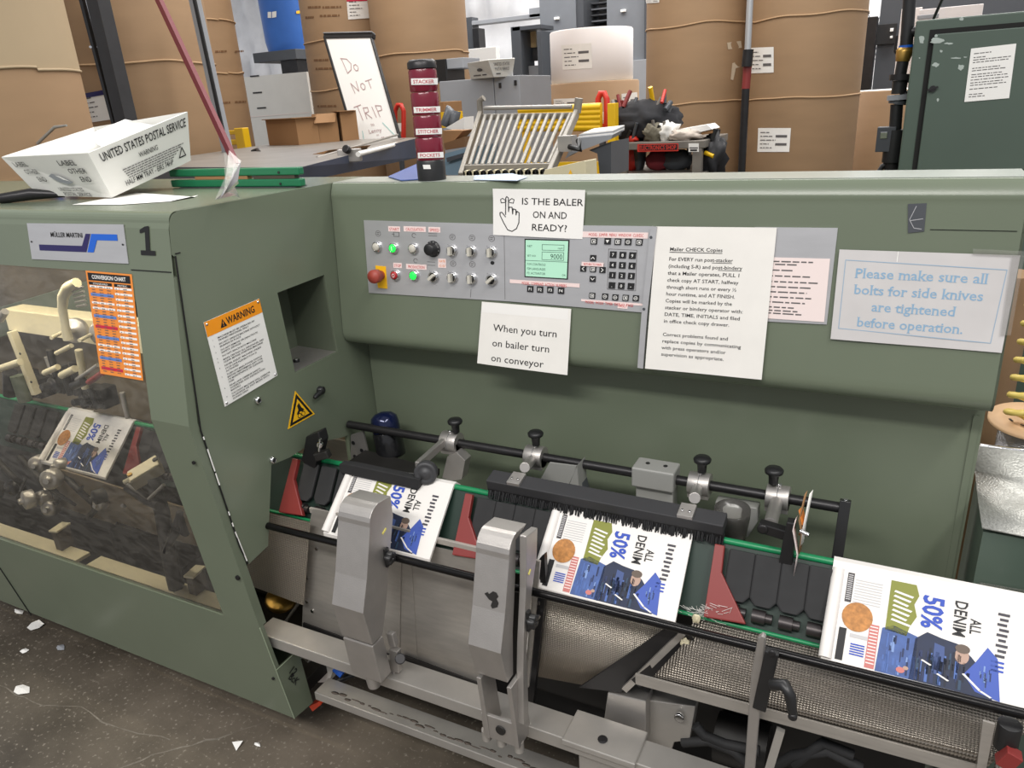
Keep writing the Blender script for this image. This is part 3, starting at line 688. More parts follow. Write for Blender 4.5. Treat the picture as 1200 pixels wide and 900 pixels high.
q = MB(); c = hq(508.5, 291.5, .0026); q.lathe(c, hn, [(.019, 0), (.019, .003), (.017, .004), (.0145, .006), (.0135, .020), (.011, .022), (.0001, .022)], BLACK, 28)
Sb = Sheet([c+hn*.004+V((a*.02, 0, b*.02)) for a, b in ((-1, 1), (1, 1), (1, -1), (-1, -1))], 40, 40)
for t in range(10): a = math.radians(-130+29*t); q.line(Sb, [(20+16*math.sin(a), 20-16*math.cos(a)), (20+18*math.sin(a), 20-18*math.cos(a))], .9, WHITE, .0006)
q.build('speed_knob', bp, label='large black speed knob')
def selector(x, y, rot):
    q = MB(); c = hq(x, y, .0026); ring(q, c, .0135); q.lathe(c, hn, [(.0095, .004), (.0095, .007), (.0001, .007)], BLACK, 20)
    r = math.radians(rot); d = V((math.sin(r), 0, math.cos(r))); d = (d - hn*d.dot(hn)).normalized()
    q.bar(c+hn*.012-d*.009, c+hn*.012+d*.009, .0065, .012, GBTN, hn)
    Sb = Sheet([c+V((a*.02, 0, b*.02)) for a, b in ((-1, 1), (1, 1), (1, -1), (-1, -1))], 40, 40)
    for a in (-40, 40): a = math.radians(a); q.line(Sb, [(20+16*math.sin(a), 20-16*math.cos(a)), (20+18*math.sin(a), 20-18*math.cos(a))], .8, INKG, .0004)
    q.build('selector_switch', bp)
for x, y, r in ((531, 293.5, 0), (553.5, 294.5, 0), (577, 295.5, 0), (509.5, 324, 50), (531.5, 325, 0), (554, 326.5, 0), (577.5, 327.5, 50)): selector(x, y, r)
q = MB(); c = hq(448, 322, .0026); Sb = sheet_on(hit_hood, [(441, 311), (453, 312), (455, 338), (444, 337)], 14, 27, .003); q.sheet(Sb, YEL, th=.0012)
q.lathe(c, hn, [(.011, 0), (.011, .014), (.016, .016), (.0165, .032), (.0155, .036), (.0001, .038)], MUSH, 26); q.build('emergency_stop', bp, label='faded red mushroom emergency stop on yellow plate')
# display and keypad panel
S2 = sheet_on(hit_hood, [(598, 263), (768, 265), (756, 366), (599, 353)], 170, 98, .0006)
def uv2(x, y):
    p = hit_hood(x, y)[0]; c0, c1, c2, c3 = S2.c; a = b = .5
    for _ in range(25):
        f = S2(a*170, b*98) - p; h = 1e-3; da = (S2((a+h)*170, b*98)-S2(a*170, b*98))/h; db = (S2(a*170, (b+h)*98)-S2(a*170, b*98))/h
        g11 = da.dot(da); g12 = da.dot(db); g22 = db.dot(db); det = g11*g22-g12*g12; r1 = -f.dot(da); r2 = -f.dot(db)
        a += (r1*g22-r2*g12)/det; b += (r2*g11-r1*g12)/det
    return a*170, b*98
m = MB(); m.sheet(S2, ALUP, th=.003)
for (a, b, t, y0, y1) in ((688, 760, 'MODEL   JUMP   NEXT PAGE   MINIMIZE   WINDOW   ESC/DEL', 271.5, 279),):
    u0, v0 = uv2(684, 271); u1, v1 = uv2(762, 279.5); m.rect(S2, u0, v0, u1-2, v1, PINKT, .004); m.text(S2, 'MODEL  JUMP/R  MENU  WINDOW  CLR/ESC', (u0+u1)/2, v0+5, 3.4, REDI, 'C', 62, .0044)
u0, v0 = uv2(598.5, 327); u1, v1 = uv2(680, 338); m.rect(S2, u0, v0, u1, v1-1.5, PINKT, .004); m.text(S2, 'MODEL  COMMAND  ACTION  NUMBERS', (u0+u1)/2, v0+5.5, 3.8, REDI, 'C', 58, .0044)
u0, v0 = uv2(682, 343+7); u1, v1 = uv2(754, 358); m.rect(S2, u0, v0, u1, v1, PINKT, .004); m.text(S2, 'MODEL  MODE  TIMER  DISPLAY  PAGE', (u0+u1)/2-3, v0+4.6, 3.2, REDI, 'C', 58, .0044); m.rect(S2, u0+45, v1-.3, u0+57, v1+5, PINKT, .0041); m.text(S2, 'FAULT', u0+51, v1+3.6, 3.2, REDI, 'C', 10, .0044)
dsp = m.build('display_panel', hood, label='aluminium display and keypad panel')
q = MB(); u0, v0 = uv2(617, 281); u1, v1 = uv2(665, 326); LCD = mat('lcd_glow', (150, 190, 165), .25, emit=(176, 226, 200), es=.42); LCDI = mat('lcd_ink', (40, 74, 62), .5)
q.rect(S2, u0-1.5, v0-1.5, u1+1.5, v1+1.5, BLACK, .0034); q.rect(S2, u0, v0, u1, v1, LCD, .0040)
W_ = u1-u0; H_ = v1-v0
q.line(S2, [(u0+W_*.4, v0+H_*.11), (u1-W_*.09, v0+H_*.11), (u1-W_*.09, v0+H_*.26), (u0+W_*.4, v0+H_*.26)], .5, LCDI, .0044, True)
q.line(S2, [(u0+W_*.4, v0+H_*.31), (u1-W_*.09, v0+H_*.31), (u1-W_*.09, v0+H_*.52), (u0+W_*.4, v0+H_*.52)], .5, LCDI, .0044, True)
q.text(S2, '9000', u1-W_*.12, v0+H_*.49, 6.4, LCDI, 'R', 15, .0044); q.text(S2, 'NET', u0+2, v0+H_*.19, 2.6, LCDI, off=.0044); q.text(S2, 'cop/h', u1-W_*.12, v0+H_*.22, 2.4, LCDI, 'R', 6, .0044); q.text(S2, 'SET NO', u0+2, v0+H_*.45, 2.4, LCDI, off=.0044)
q.line(S2, [(u0, v0+H_*.56), (u1, v0+H_*.56)], .5, LCDI, .0044)
for i, t in enumerate(('F1M CONTROLS', 'F2M LANGUAGES', 'F3: ACTIVATOR')): q.text(S2, t, u0+2, v0+H_*(.69+.125*i), 3, LCDI, off=.0044, width=W_*.45)
q.text(S2, 'OK', u1-6, v0+H_*.94, 2.4, LCDI, off=.0044); q.build('screen', dsp, label='lit green display reading 9000')
def key(x, y, t='', s=7.4, sub=None, th=.0022):
    u, v = uv2(x, y); q = MB(); q.sheet(S2, BLACK, th=th, off=.0032, u0=u-s/2, u1=u+s/2, v0=v-s/2, v1=v+s/2); o = .0032+th+.0004
    if t == '^': q.line(S2, [(u-2, v+1.2), (u, v-1.2), (u+2, v+1.2)], .8, WHITE, o)
    elif t == 'v': q.line(S2, [(u-2, v-1.2), (u, v+1.2), (u+2, v-1.2)], .8, WHITE, o)
    elif t == '<': q.line(S2, [(u+1.2, v-2), (u-1.2, v), (u+1.2, v+2)], .8, WHITE, o)
    elif t == '>': q.line(S2, [(u-1.2, v-2), (u+1.2, v), (u-1.2, v+2)], .8, WHITE, o)
    elif t == 'D': q.shape(S2, [(u-2, v-1.6), (u+2, v-1.6), (u, v+2)], WHITE, o)
    elif t == 'c': q.line(S2, [(u+2*math.cos(k*math.pi/5), v+2*math.sin(k*math.pi/5)) for k in range(10)], .7, WHITE, o, True); q.line(S2, [(u-.8, v), (u+.8, v)], .7, WHITE, o)
    elif t == '#': q.line(S2, [(u-2.2, v-2), (u+2, v-2), (u+2, v+2), (u-2.2, v+2)], .6, WHITE, o, True); q.rect(S2, u-.8, v-.8, u+1, v+1, WHITE, o)
    elif t: q.text(S2, t, u, v+1.9, 3.8, WHITE, 'C', off=o, bold=.6)
    q.build('key', dsp)
for (row, y, xs) in (('789', 298, (719.5, 730.7, 742)), ('456', 310, (719, 730.2, 741.5)), ('123', 322, (718.5, 729.7, 740.7)), ('.0-', 334, (718, 729, 740.2))):
    for t, x in zip(row, xs): key(x, y + (x-719)*.05, t)
q = MB(); pts = [uv2(*p) for p in ((714, 291.5), (747, 293), (745.5, 340.5), (712.5, 338.5))]; q.line(S2, pts, .5, INKG, .0034, True); q.build('keypad_outline', dsp)
for x, y, t in ((696, 302, '^'), (684.5, 314.5, '<'), (707, 316, '>'), (695.5, 326.5, 'v'), (696, 315, '#')): key(x, y, t, 7)
for x, y, t in ((697, 282.5, '#'), (713, 282.5, 'D'), (725, 283, '#'), (737, 283.2, 'c'), (750, 283.5, '#')): key(x, y, t, 7.2)
for x, y, t in ((695, 346, '#'), (710, 347, 'c'), (722, 348, 'c'), (734, 348.5, '#'), (746, 349, 'c')): key(x, y, t, 7)
for x, y, t in ((622.5, 338.2, 'F1'), (634, 338.8, 'F2'), (646, 339.3, 'F3'), (658.5, 340.2, 'F4')): key(x, y, t, 7.8)
q = MB(); u0, v0 = uv2(683, 308.5); q.rect(S2, u0, v0-2.2, u0+26, v0+2.6, PINKT, .0062); q.text(S2, 'RETURN TO MAIN', u0+13, v0+1.6, 2.8, REDI, 'C', 21, .0066); q.build('key_label', dsp)
q = MB(); a = [(755, 274), (768, 265), (756, 366+0), (747, 360)]
q.bar(hq(768, 265, .006), hq(757, 366, .006), .012, .010, ALUP, hn); q.bar(hq(757, 366, .006), hq(752, 385+45, .006), .012, .010, ALUP, hn)
for t in (.12, .95): c = hq(766, 265, .011).lerp(hq(756, 366, .011), t); q.cyl(c, c+hn*.001, .003, GREYD, n=10)
q.build('panel_edge_frame', hood)
q = MB(); S3 = sheet_on(hit_hood, [(885, 266), (982, 267), (969, 380), (872, 375)], 97, 112, .0006); q.sheet(S3, ALUP, th=.002); q.build('blank_plate', hood, label='bare aluminium plate behind the papers')

# ------------------------------------------------------------------ papers on the hood
def paper(px, W, H, mm, lift, label, cat, name, draw, bend=None, nx=6, ny=6, group=None, hit=hit_hood):
    S = sheet_on(hit, px, W, H, lift, bend); q = MB(); q.sheet(S, mm, nx, ny, .0004); draw(q, S); return tag(q.build(name), label, cat, group)
def d1(q, S):
    for t, v in (('IS THE BALER', 20), ('ON AND', 37), ('READY?', 53.5)): q.text(S, t, 76 if t[0] == 'I' else 74, v, 9.2, INK, 'C', {'I': 77, 'O': 43, 'R': 45}[t[0]], .0008, bold=.25)
    hand = [(17, 34), (17, 12), (18.5, 10), (20.5, 12), (21, 30), (21.5, 24), (25.5, 24), (26.5, 33), (27, 26), (30.5, 27), (31, 34), (32, 29), (35, 31), (35, 44), (32, 52), (26, 56), (20, 54), (14, 44), (9.5, 35), (9.5, 31.5), (12, 31), (17, 37)]
    q.line(S, hand, 1.2, INK, .0008)
    for sg in (-1, 1): q.line(S, [(19+sg*1.5, 16), (19+sg*6, 12.5), (19+sg*9, 14), (19+sg*8, 18.5), (19+sg*4, 18), (19+sg*1.5, 16.5)], 1, INK, .0008)
paper([(579, 221), (687, 222.5), (683.5, 280), (579, 275)], 116, 62, PAPERW, .004, 'white paper asking IS THE BALER ON AND READY above the panel', 'paper', 'paper_notice', d1, lambda a, b: .003*math.sin(a*3)*b + .010*max(0, .22-b), 8, 8)
def d2(q, S):
    for i, (t, w, u) in enumerate((('When you turn', 72, 16), ('on bailer turn', 65, 16), ('on conveyor', 60, 16))): q.text(S, t, u, 32+17.5*i, 8.4, INK, width=w, off=.0008, bold=.1)
    q.rect(S, 1, 1, 99, 12, PAPERW, .0006, 6, 1)
paper([(566, 353), (670.5, 361.5), (666.5, 438.5), (561.5, 424.5)], 102, 72, PAPER, .005, 'white paper reading When you turn on bailer turn on conveyor', 'paper', 'paper_notice', d2, lambda a, b: .004*b + .0015*math.sin(a*4)*b)
MT = ['For EVERY run post-stacker', '(including S-R) and post-bindery', 'that a Mailer operates, PULL 1', 'check copy AT START, halfway', 'through short runs or every ½', 'hour runtime, and AT FINISH.', 'Copies will be marked by the', 'stacker or bindery operator with:', 'DATE, TIME, INITIALS and filed', 'in office check copy drawer.', '', 'Correct problems found and', 'replace copies by communicating', 'with press operators and/or', 'supervision as appropriate.']
MW = [86, 99, 96, 96, 94, 93, 90, 105, 102, 89, 0, 89, 107, 88, 86]
def d3(q, S):
    k = 1.4
    q.text(S, 'Mailer CHECK Copies', 29, 45, 7, INK, width=97, bold=.6, off=.0008); q.rect(S, 29, 47, 126, 48.2, INK, .0008, 4, 1)
    for i, t in enumerate(MT):
        if t: q.text(S, t, 29, 63.5+i*13.35, 7, INK, width=MW[i]*1.36, bold=.45, off=.0008)
    q.rect(S, 29+80, 65, 29+116, 66, INK, .0008, 4, 1); q.rect(S, 29+92, 78.3, 29+134, 79.3, INK, .0008, 4, 1)
paper([(770.5, 265), (911, 266.5), (893.5, 443.5), (757.5, 430.5)], 216, 280, PAPER, .006, 'large taped white letter page headed Mailer CHECK Copies', 'paper', 'paper_notice', d3, lambda a, b: .003*b + .0008*math.sin(a*6+b*2), 8, 8)
def d4(q, S):
    for i, v in enumerate((8, 13, 23, 33, 43, 52, 61, 70, 79, 88, 94, 99)): q.words(S, 6, [60, 42, 36, 58, 68, 60, 56, 62, 55, 42, 48, 52][i], v, 3.2, INKG, .0008, i)
paper([(897, 301), (973, 303), (966, 377), (890, 372)], 80, 108, PAPERP, .0036, 'pinkish typed sheet half hidden behind the large white page', 'paper', 'paper_notice', d4)
def d5(q, S):
    q.line(S, [(9, 12), (193, 16), (190, 98), (9, 94)], .9, mat('pale_blue_rule', (150, 176, 198), .5), .0008, True)
    q.rect(S, 70, 0, 71, 12, WHITE, .0007)
    for i, (t, w, u) in enumerate((('Please make sure all', 152, 90), ('bolts for side knives', 150, 90), ('are tightened', 98, 88), ('before operation.', 126, 86))): q.serif_text(S, t, u+8, 32+i*19.3, 11.5, INKB, w, .0008, bold=.5)
paper([(984, 292), (1195.5, 299), (1173.5, 413), (973.5, 396.5)], 204, 108, PAPERG, .004, 'grey laminated sheet with pale blue text Please make sure all bolts are tightened', 'sign', 'paper_notice', d5, lambda a, b: .0012*math.sin(a*5+1)*b)
q = MB(); S = sheet_on(hit_hood, [(1140, 291), (1200, 294), (1200, 301), (1140, 298)], 60, 7, .006); q.sheet(S, CLEARP, 6, 1, .0003); tag(q.build('packing_tape'), 'short clear tape strip across the top right corner of the grey laminated sheet', 'tape')
q = MB(); S = sheet_on(hit_hood, [(1186, 298), (1200, 299), (1184, 392), (1172, 392)], 12, 90, .0065); q.sheet(S, CLEARP, 2, 5, .0003)
tag(q.build('packing_tape'), 'long clear tape strip down the right edge of the grey laminated sheet', 'tape')

# ------------------------------------------------------------------ signal tower on the hood
tw = thing('signal_tower', 'dark red four-tier signal tower with white tier labels standing on the green hood', 'signal light', (-.966, 1.513, ZT))
cx, cy = -.974, 1.513
RT = .0315
q = MB(); q.lathe((cx, cy, ZT), (0,0,1), [(.033, 0), (.033, .042), (.031, .046)], BLACK, 28)
tS = lambda px, W, H: Sheet(None, W, H, px=px, hit=hit_cyl(cx, cy, RT+.0016))
S = tS([(496, 193), (504, 193), (505, 198), (497, 198)], 8, 5); q.rect(S, 0, 0, 8, 5, PAPERW, .0024, 3, 1); q.build('base', tw)
LENS = mat('dark_red_lens', (116, 22, 44), .22, bump=.1, bscale=90, spec=.6)
z = ZT+.046; hts = (.050, .047, .049, .048)
for i, h in enumerate(hts):
    q = MB(); q.lathe((cx, cy, z), (0,0,1), [(RT-.002, 0), (RT, .003), (RT, h-.005), (RT-.002, h-.001)], LENS, 28); q.build('lens', tw); z += h
q = MB(); q.lathe((cx, cy, z), (0,0,1), [(RT+.001, 0), (RT+.001, .012), (RT-.004, .018), (.0001, .019)], BLKSTEEL, 28); q.build('cap', tw)
ztop = z+.02
for px, t in (([(481.5, 92), (513, 91.5), (513, 99), (482, 99.5)], 'STACKER'), ([(484.5, 125.5), (516, 124.5), (516, 131.5), (485, 132.5)], 'TRIMMER'), ([(487, 151), (518, 150), (518, 157), (487.5, 158)], 'STITCHER'), ([(489.5, 179), (519.5, 178), (520, 184.5), (490, 185.5)], 'POCKETS')):
    q = MB(); S = tS(px, 32, 8); q.rect(S, 0, 0, 32, 8, PAPERW, 0, 10, 1); q.text(S, t, 15, 6.3, 4.8, mat('faded_red_ink', (190, 90, 96), .6), 'C', 25, .0006, bold=.8); q.build('tier_label', tw, label='white label reading ' + t.lower())
# ------------------------------------------------------------------ conveyor with its frame
cvr = thing('saddle_conveyor', 'steel saddle conveyor with cast arms, beams and embossed sheets below the green hood', 'conveyor', (-.5, 1.1, 0))
def P(mb, name, bevel=0, label=None, par=None, seg=2): return mb.build(name, par or cvr, bevel=bevel, label=label, seg=seg)
RY, RZ = 1.247, .797            # ridge of the saddle
q = MB(); q.tube([(-2.6, RY, RZ+.004), (.40, RY, RZ+.004)], .0065, SATIN, 12); P(q, 'ridge_rail', label='green saddle ridge rail')
q = MB(); q.add([V((-2.6, RY-.003, RZ)), V((.40, RY-.003, RZ)), V((.40, 1.165, .675)), V((-2.6, 1.165, .675))], [(0,1,2,3)], GRNDK)
q.add([V((-2.6, RY+.003, RZ)), V((.40, RY+.003, RZ)), V((.40, 1.36, .66)), V((-2.6, 1.36, .66))], [(3,2,1,0)], GRNDK); P(q, 'saddle_plate', label='dark green saddle plate')
q = MB(); q.tube([(-1.6, 1.160, .682), (.40, 1.160, .682)], .004, SATIN, 8); P(q, 'lower_guide_strip')
sd = V((0, 1.165-RY, .675-RZ)).normalized()     # down the saddle face
sn = V((0, sd.z, -sd.y)); sn = sn if sn.y < 0 else -sn
CH = mat('chain_grey', (70, 66, 66), .4, .7)
def chain_unit(x):
    a = V((x, RY-.003, RZ)) + sn*.006
    q = MB(); q.prism([a+sd*.008+V((-.0235,0,0)), a+sd*.008+V((.0235,0,0)), a+sd*.088+V((.0235,0,0)), a+sd*.100+V((.014,0,0)), a+sd*.100+V((-.014,0,0)), a+sd*.088+V((-.0235,0,0))], sn*.010, RUBBER)
    P(q, 'chain_plate', .003)
    q = MB(); c = a+sd*.118; q.cyl(c+V((-.015,0,0)), c+V((.008,0,0)), .013, CH, n=14); q.cyl(c+V((.008,0,0)), c+V((.020,0,0)), .009, CH, n=14); P(q, 'chain_link')
for x0, x1, n in ((-.725, -.585, 4), (-.185, -.045, 4), (-1.215, -1.105, 3), (-1.80, -1.66, 4), (-2.40, -2.23, 4)):
    for i in range(n): chain_unit(x0 + (x1-x0)*(i/(n-1) if n > 1 else 0))
for x in (-.775, -.235, -1.27, -1.845):
    a = V((x, RY-.003, RZ)) + sn*.012; q = MB()
    q.prism([a+sd*.005, a+sd*.005+V((.018,0,0)), a+sd*.055+V((.020,0,0)), a+sd*.135+V((.075,0,0)), a+sd*.140+V((.0,0,0))], sn*.012, REDF); P(q, 'pusher', .002, 'red pusher finger')
# cast arms: side profile in Y-Z, swept along X
def arm(xr, w, prof_f, prof_b, mk):
    """prof_f: front edge (Y, Z) from top down, prof_b: back edge from bottom up"""
    q = MB(); q.prism(prof_f + prof_b, (-w, 0, 0), ALU, lambda p: V((xr, p[0], p[1])))
    o = P(q, 'cast_arm', .004, mk, seg=3); return o
top1 = [(1.105, .838)] + [(1.062 - .036*math.sin(t), .806+.038*math.cos(t)) for t in [i*math.pi/12 for i in range(7)]]
a1 = arm(-.887, .082, top1 + [(.993, .70), (.968, .636), (.982, .545)], [(1.018, .545), (1.042, .603), (1.071, .69), (1.105, .79)], 'cast aluminium support arm with yellow tick')
q = MB(); q.prism([(.982, .540), (.993, .432), (1.030, .432), (1.020, .540)], (-.080, 0, 0), ALU, lambda p: V((-.888, p[0], p[1]))); P(q, 'arm_foot', .003)
q = MB(); q.lathe((-.925, 1.01, .400), (0,0,1), [(.014, 0), (.016, .02), (.016, .035)], ALU, 16); P(q, 'foot_bolt', .0)
a2 = arm(-.562, .070, [(p[0]-.012, p[1]+.012) for p in top1] + [(.985, .72), (.958, .650), (.976, .567)], [(1.000, .567), (1.010, .66), (1.030, .75), (1.040, .80), (1.045, .842)], 'cast aluminium support arm with chipped paint')
q = MB(); q.prism([(1.045, .855), (1.095, .845), (1.085, .787), (1.057, .728), (1.022, .620), (1.012, .46), (.988, .46), (1.000, .58), (1.012, .66), (1.032, .75)], (-.014, 0, 0), ALU, lambda p: V((-.540, p[0], p[1]))); P(q, 'arm_side_plate', .002)
q = MB(); q.prism([(.970, .562), (.985, .395), (1.04, .395), (1.02, .560)], (-.010, 0, 0), ALU, lambda p: V((-.552, p[0], p[1])))
q.prism([(.970, .562), (.985, .395), (1.04, .395), (1.02, .560)], (-.010, 0, 0), ALU, lambda p: V((-.618, p[0], p[1])))
q.add([V((-.632, .982, .46)), V((-.552, .982, .46)), V((-.552, .986, .398)), V((-.632, .986, .398)), V((-.632, .990, .46)), V((-.552, .990, .46)), V((-.552, .994, .398)), V((-.632, .994, .398))], [(0,1,2,3), (7,6,5,4), (0,4,5,1)], ALU)
q.cyl((-.590, .984, .432), (-.590, .980, .432), .011, DARK, n=14); P(q, 'arm_foot', .0015)
for x in (-.635, -.56, -.60): q = MB(); q.cyl((x, 1.0, .375), (x, 1.0, .40), .010, FRAME, n=12); P(q, 'foot_bolt')
m = MB()
S = Sheet([V((-.62, .970, .72)), V((-.59, .970, .72)), V((-.59, .965, .69)), V((-.62, .965, .69))], 30, 30); m = MB()
pt = [at(x, y, Y=.996) for x, y in ((569, 694), (572, 693), (574, 695), (578, 692.5), (582, 694), (585, 698), (583, 700), (586, 704), (585.5, 708), (580, 709), (578, 706), (579, 702), (575, 700), (572, 697))]
zy = lambda z: (.985 + (z-.72)*(.985-.958)/(.72-.650)) if z < .72 else .985+(z-.72)*(1.014-.985)/(.818-.72)
m.prism([V((p.x, zy(p.z)-.0016, p.z)) for p in pt], (0, .001, 0), DARK); P(m, 'paint_chip', par=a2)
m = MB(); m.bar(V((-.8865, 1.062, .770)), V((-.8865, 1.076, .776)), .0012, .0045, TICK, (0,0,1)); P(m, 'paint_tick', par=a1, label='yellow paint tick')
m = MB(); m.bar(V((-.5392, 1.045, .772)), V((-.5392, 1.054, .778)), .0012, .0045, TICK, (0,0,1)); P(m, 'paint_tick', par=a2, label='yellow paint tick')
def star(c, ax, r, par):
    q = MB(); c = V(c); ax = V(ax).normalized(); u = V((0,0,1)); w = ax.cross(u)
    q.cyl(c, c+ax*.008, r*.6, BLACK, n=12); q.bar(c+u*r*1.5+ax*.003, c-u*r*1.6+ax*.003, r*.9, .005, BLACK, ax)
    for k in range(5): t = k*2*math.pi/5; p = c+ax*.012+(u*math.cos(t)+w*math.sin(t))*r*.55; q.lathe(p, ax, [(r*.5, -.006), (r*.5, .005), (r*.3, .007)], BLACK, 10)
    P(q, 'star_knob', par=par)
star((-.886, 1.062, .715), (1, 0, 0), .014, a1); star((-.540, 1.03, .680), (1, 0, 0), .014, a2)
# front guide rod (runs through both arms) and its rear companion sheet edge
q = MB(); q.tube([(-1.32, 1.08, .700), (.45, 1.08, .716)], .0085, mat('black_rod', (34, 33, 33), .22, .75), 14); P(q, 'guide_rod', label='black front guide rod')
# side sheets behind the arms
q = MB(); S = Sheet([at(296, 597, Y=1.12), at(364, 612, Y=1.13), at(356, 709, Y=1.125), at(288, 684, Y=1.11)], 170, 200); q.sheet(S, EMBOSS, 6, 6, .0015, uvscale=.001); P(q, 'embossed_guard', label='embossed deflector sheet by the trimmer')
def flat(px, Y, mm, name, d=.004, bev=0, label=None):
    q = MB(); q.prism([at(x, y, Y=Y) for x, y in px], (0, d, 0), mm); return P(q, name, bev, label)
sh1 = flat([(366, 597), (405, 603), (480, 622), (490, 790), (354, 737), (357, 640)], 1.150, STEEL, 'side_sheet')
for x, y in ((371, 643), (366, 716), (360, 677), (360, 705)): c = at(x, y, Y=1.149); q = MB(); q.cyl(c, c+V((0,-.002,0)), .0045, CHROME, n=12); P(q, 'sheet_screw', par=sh1)
flat([(355, 730), (490, 780), (490, 800), (354, 748)], 1.140, BLKSTEEL, 'slide_strip')
flat([(455, 655), (520, 668), (575, 682), (575, 812), (470, 772), (452, 765)], 1.152, STEEL, 'side_sheet')
flat([(452, 650), (470, 650), (468, 772), (452, 768)], 1.147, STEEL, 'sheet_fold')
flat([(470, 767), (575, 806), (575, 822), (478, 782)], 1.142, BLKSTEEL, 'slide_strip')
sz = at(545, 640, Y=1.160).z; q = MB(); q.span((at(364, 598, Y=1.16).x, 1.156, sz-.008), (at(576, 650, Y=1.16).x, 1.163, sz+.006), mat('pale_edge', (190, 184, 176), .35, .4)); P(q, 'top_strip', .001)
flat([(460, 630), (575, 657), (575, 690), (455, 665)], 1.154, STEEL, 'side_sheet')
# main beams
bY = 1.03
q = MB(); q.span((-1.30, bY, .382), (.45, bY+.062, .413), FRAME); P(q, 'upper_beam', .002)
q = MB(); q.span((-1.215, 1.10, .170), (.45, 1.158, .195), FRAME); P(q, 'lower_beam', .002)
RUST = mat('worn_grime', (92, 82, 74), .7, var=.3, vscale=40); rr = random.Random(5)
for i in range(1): 
    q = MB()
    for k in range(46): x = -1.16+k*.022; q.blob((x, 1.118+rr.uniform(-.005,.005), .1952), (rr.uniform(.006,.018), rr.uniform(.002,.006), .0006), RUST, k, sub=1)
    P(q, 'beam_wear')
q = MB(); q.box((-.40, 1.062, .414), (.15, .085, .014), FRAME); q.cyl((-.40, 1.05, .421), (-.40, 1.05, .425), .010, BLKSTEEL, n=12); P(q, 'beam_plate', .002)
for x in (-.41, .3):
    q = MB(); q.span((x-.04, 1.045, 0), (x+.04, 1.08, .382), FRAME); P(q, 'leg', .002)
# white worn toggle on the beam
q = MB(); c = at(464, 768, Y=1.06); q.bar(at(465, 785, Y=1.05), at(463, 760, Y=1.05), .022, .016, ALU, (0,1,0)); q.bar(at(462, 756, Y=1.045), at(458, 741, Y=1.045), .018, .014, ALU, (0,1,0)); q.cyl(at(469, 772, Y=1.05), at(469, 772, Y=1.035), .012, BLKSTEEL, n=12); q.box(at(460, 780, Y=1.055), (.02, .02, .05), ALU); P(q, 'toggle_clamp', .002)
# chrome strip and dark post to the right of arm two
q = MB(); q.tube([at(624, 655, Y=1.10), at(613, 800, Y=1.09)], .006, CHROME, 8); q.bar(at(629, 656, Y=1.11), at(616, 803, Y=1.10), .016, .006, STEEL, (0,-1,0)); P(q, 'chrome_strip')
q = MB(); q.prism([at(x, y, Y=1.125) for x, y in ((632, 655), (638, 650), (640, 690), (624, 830), (618, 830), (620, 790))], (0, .012, 0), BLKSTEEL); P(q, 'dark_post')
for y in (706, 722): c = at(631, y, Y=1.12); q = MB(); q.cyl(c, c+V((0,-.004,0)), .005, CHROME, n=10); P(q, 'bolt')
# embossed deflectors
def grid(rows, name, label=None, mm=EMBOSS, nx=10):
    """rows of two end points each -> smooth sheet"""
    q = MB(); W = nx+1; vs = []
    for a, b in rows: vs += [V(a).lerp(V(b), i/nx) for i in range(W)]
    fs = [(j*W+i, (j+1)*W+i, (j+1)*W+i+1, j*W+i+1) for j in range(len(rows)-1) for i in range(nx)]
    acc = [0.0]
    for k in range(1, len(rows)): acc.append(acc[-1] + (V(rows[k][0])-V(rows[k-1][0])).length)
    for k, (f) in enumerate(fs): q.uv[k] = [(vs[i].x, acc[i//W]) for i in f]
    q.add(vs, fs, mm, True); o = P(q, name, 0, label)
    so = o.modifiers.new('solid', 'SOLIDIFY'); so.thickness = .0015; so.offset = -1; return o
def row(pa, pb, Y): return (at(*pa, Y=Y), at(*pb, Y=Y))
grid([row((640, 690), (790, 725), 1.160), row((634, 725), (770, 755), 1.135), row((630, 760), (747, 785), 1.135), row((625, 792), (722, 810), 1.160)], 'embossed_deflector', 'embossed steel deflector sheet under the middle folded flyer')
q = MB(); q.prism([at(*p, Y=1.130) for p in ((783, 735), (800, 742), (737, 800), (728, 812), (678, 806))], (0, .006, 0), BLKSTEEL); P(q, 'deflector_flange', .001)
q = MB(); q.bar(at(800, 742, Y=1.128), at(732, 808, Y=1.12), .012, .008, STEEL, (0,-1,0)); q.bar(at(812, 748, Y=1.128), at(745, 800, Y=1.12), .022, .006, BLKSTEEL, (0,-1,0)); P(q, 'flange_edge')
grid([row((806, 700), (1240, 800), 1.200), row((815, 722), (1225, 825), 1.165), row((800, 755), (1200, 860), 1.115), row((770, 788), (1170, 888), 1.085), row((762, 797), (1150, 905), 1.083)], 'embossed_deflector', 'large embossed steel chute at the right', EMBOSSD, 20)
q = MB(); q.bar(at(745, 795, Y=1.080), at(1150, 905, Y=1.080), .004, .024, STEEL); P(q, 'chute_lip')
q = MB(); rr = random.Random(9)
for i in range(60):
    a = at(825+rr.gauss(0,12), 718+rr.gauss(0,5), Y=1.155); q.tube([a, a+V((rr.uniform(-.02,.02), rr.uniform(-.008,.004), rr.uniform(0,.012)))], .0004, PAPER, 3, False)
q.blob(at(816, 725, Y=1.150), (.008,.003,.010), CREAM, 3); q.blob(at(803, 754, Y=1.12), (.008,.004,.012), CREAM, 4); o = P(q, 'paper_lint'); o['kind'] = 'stuff'
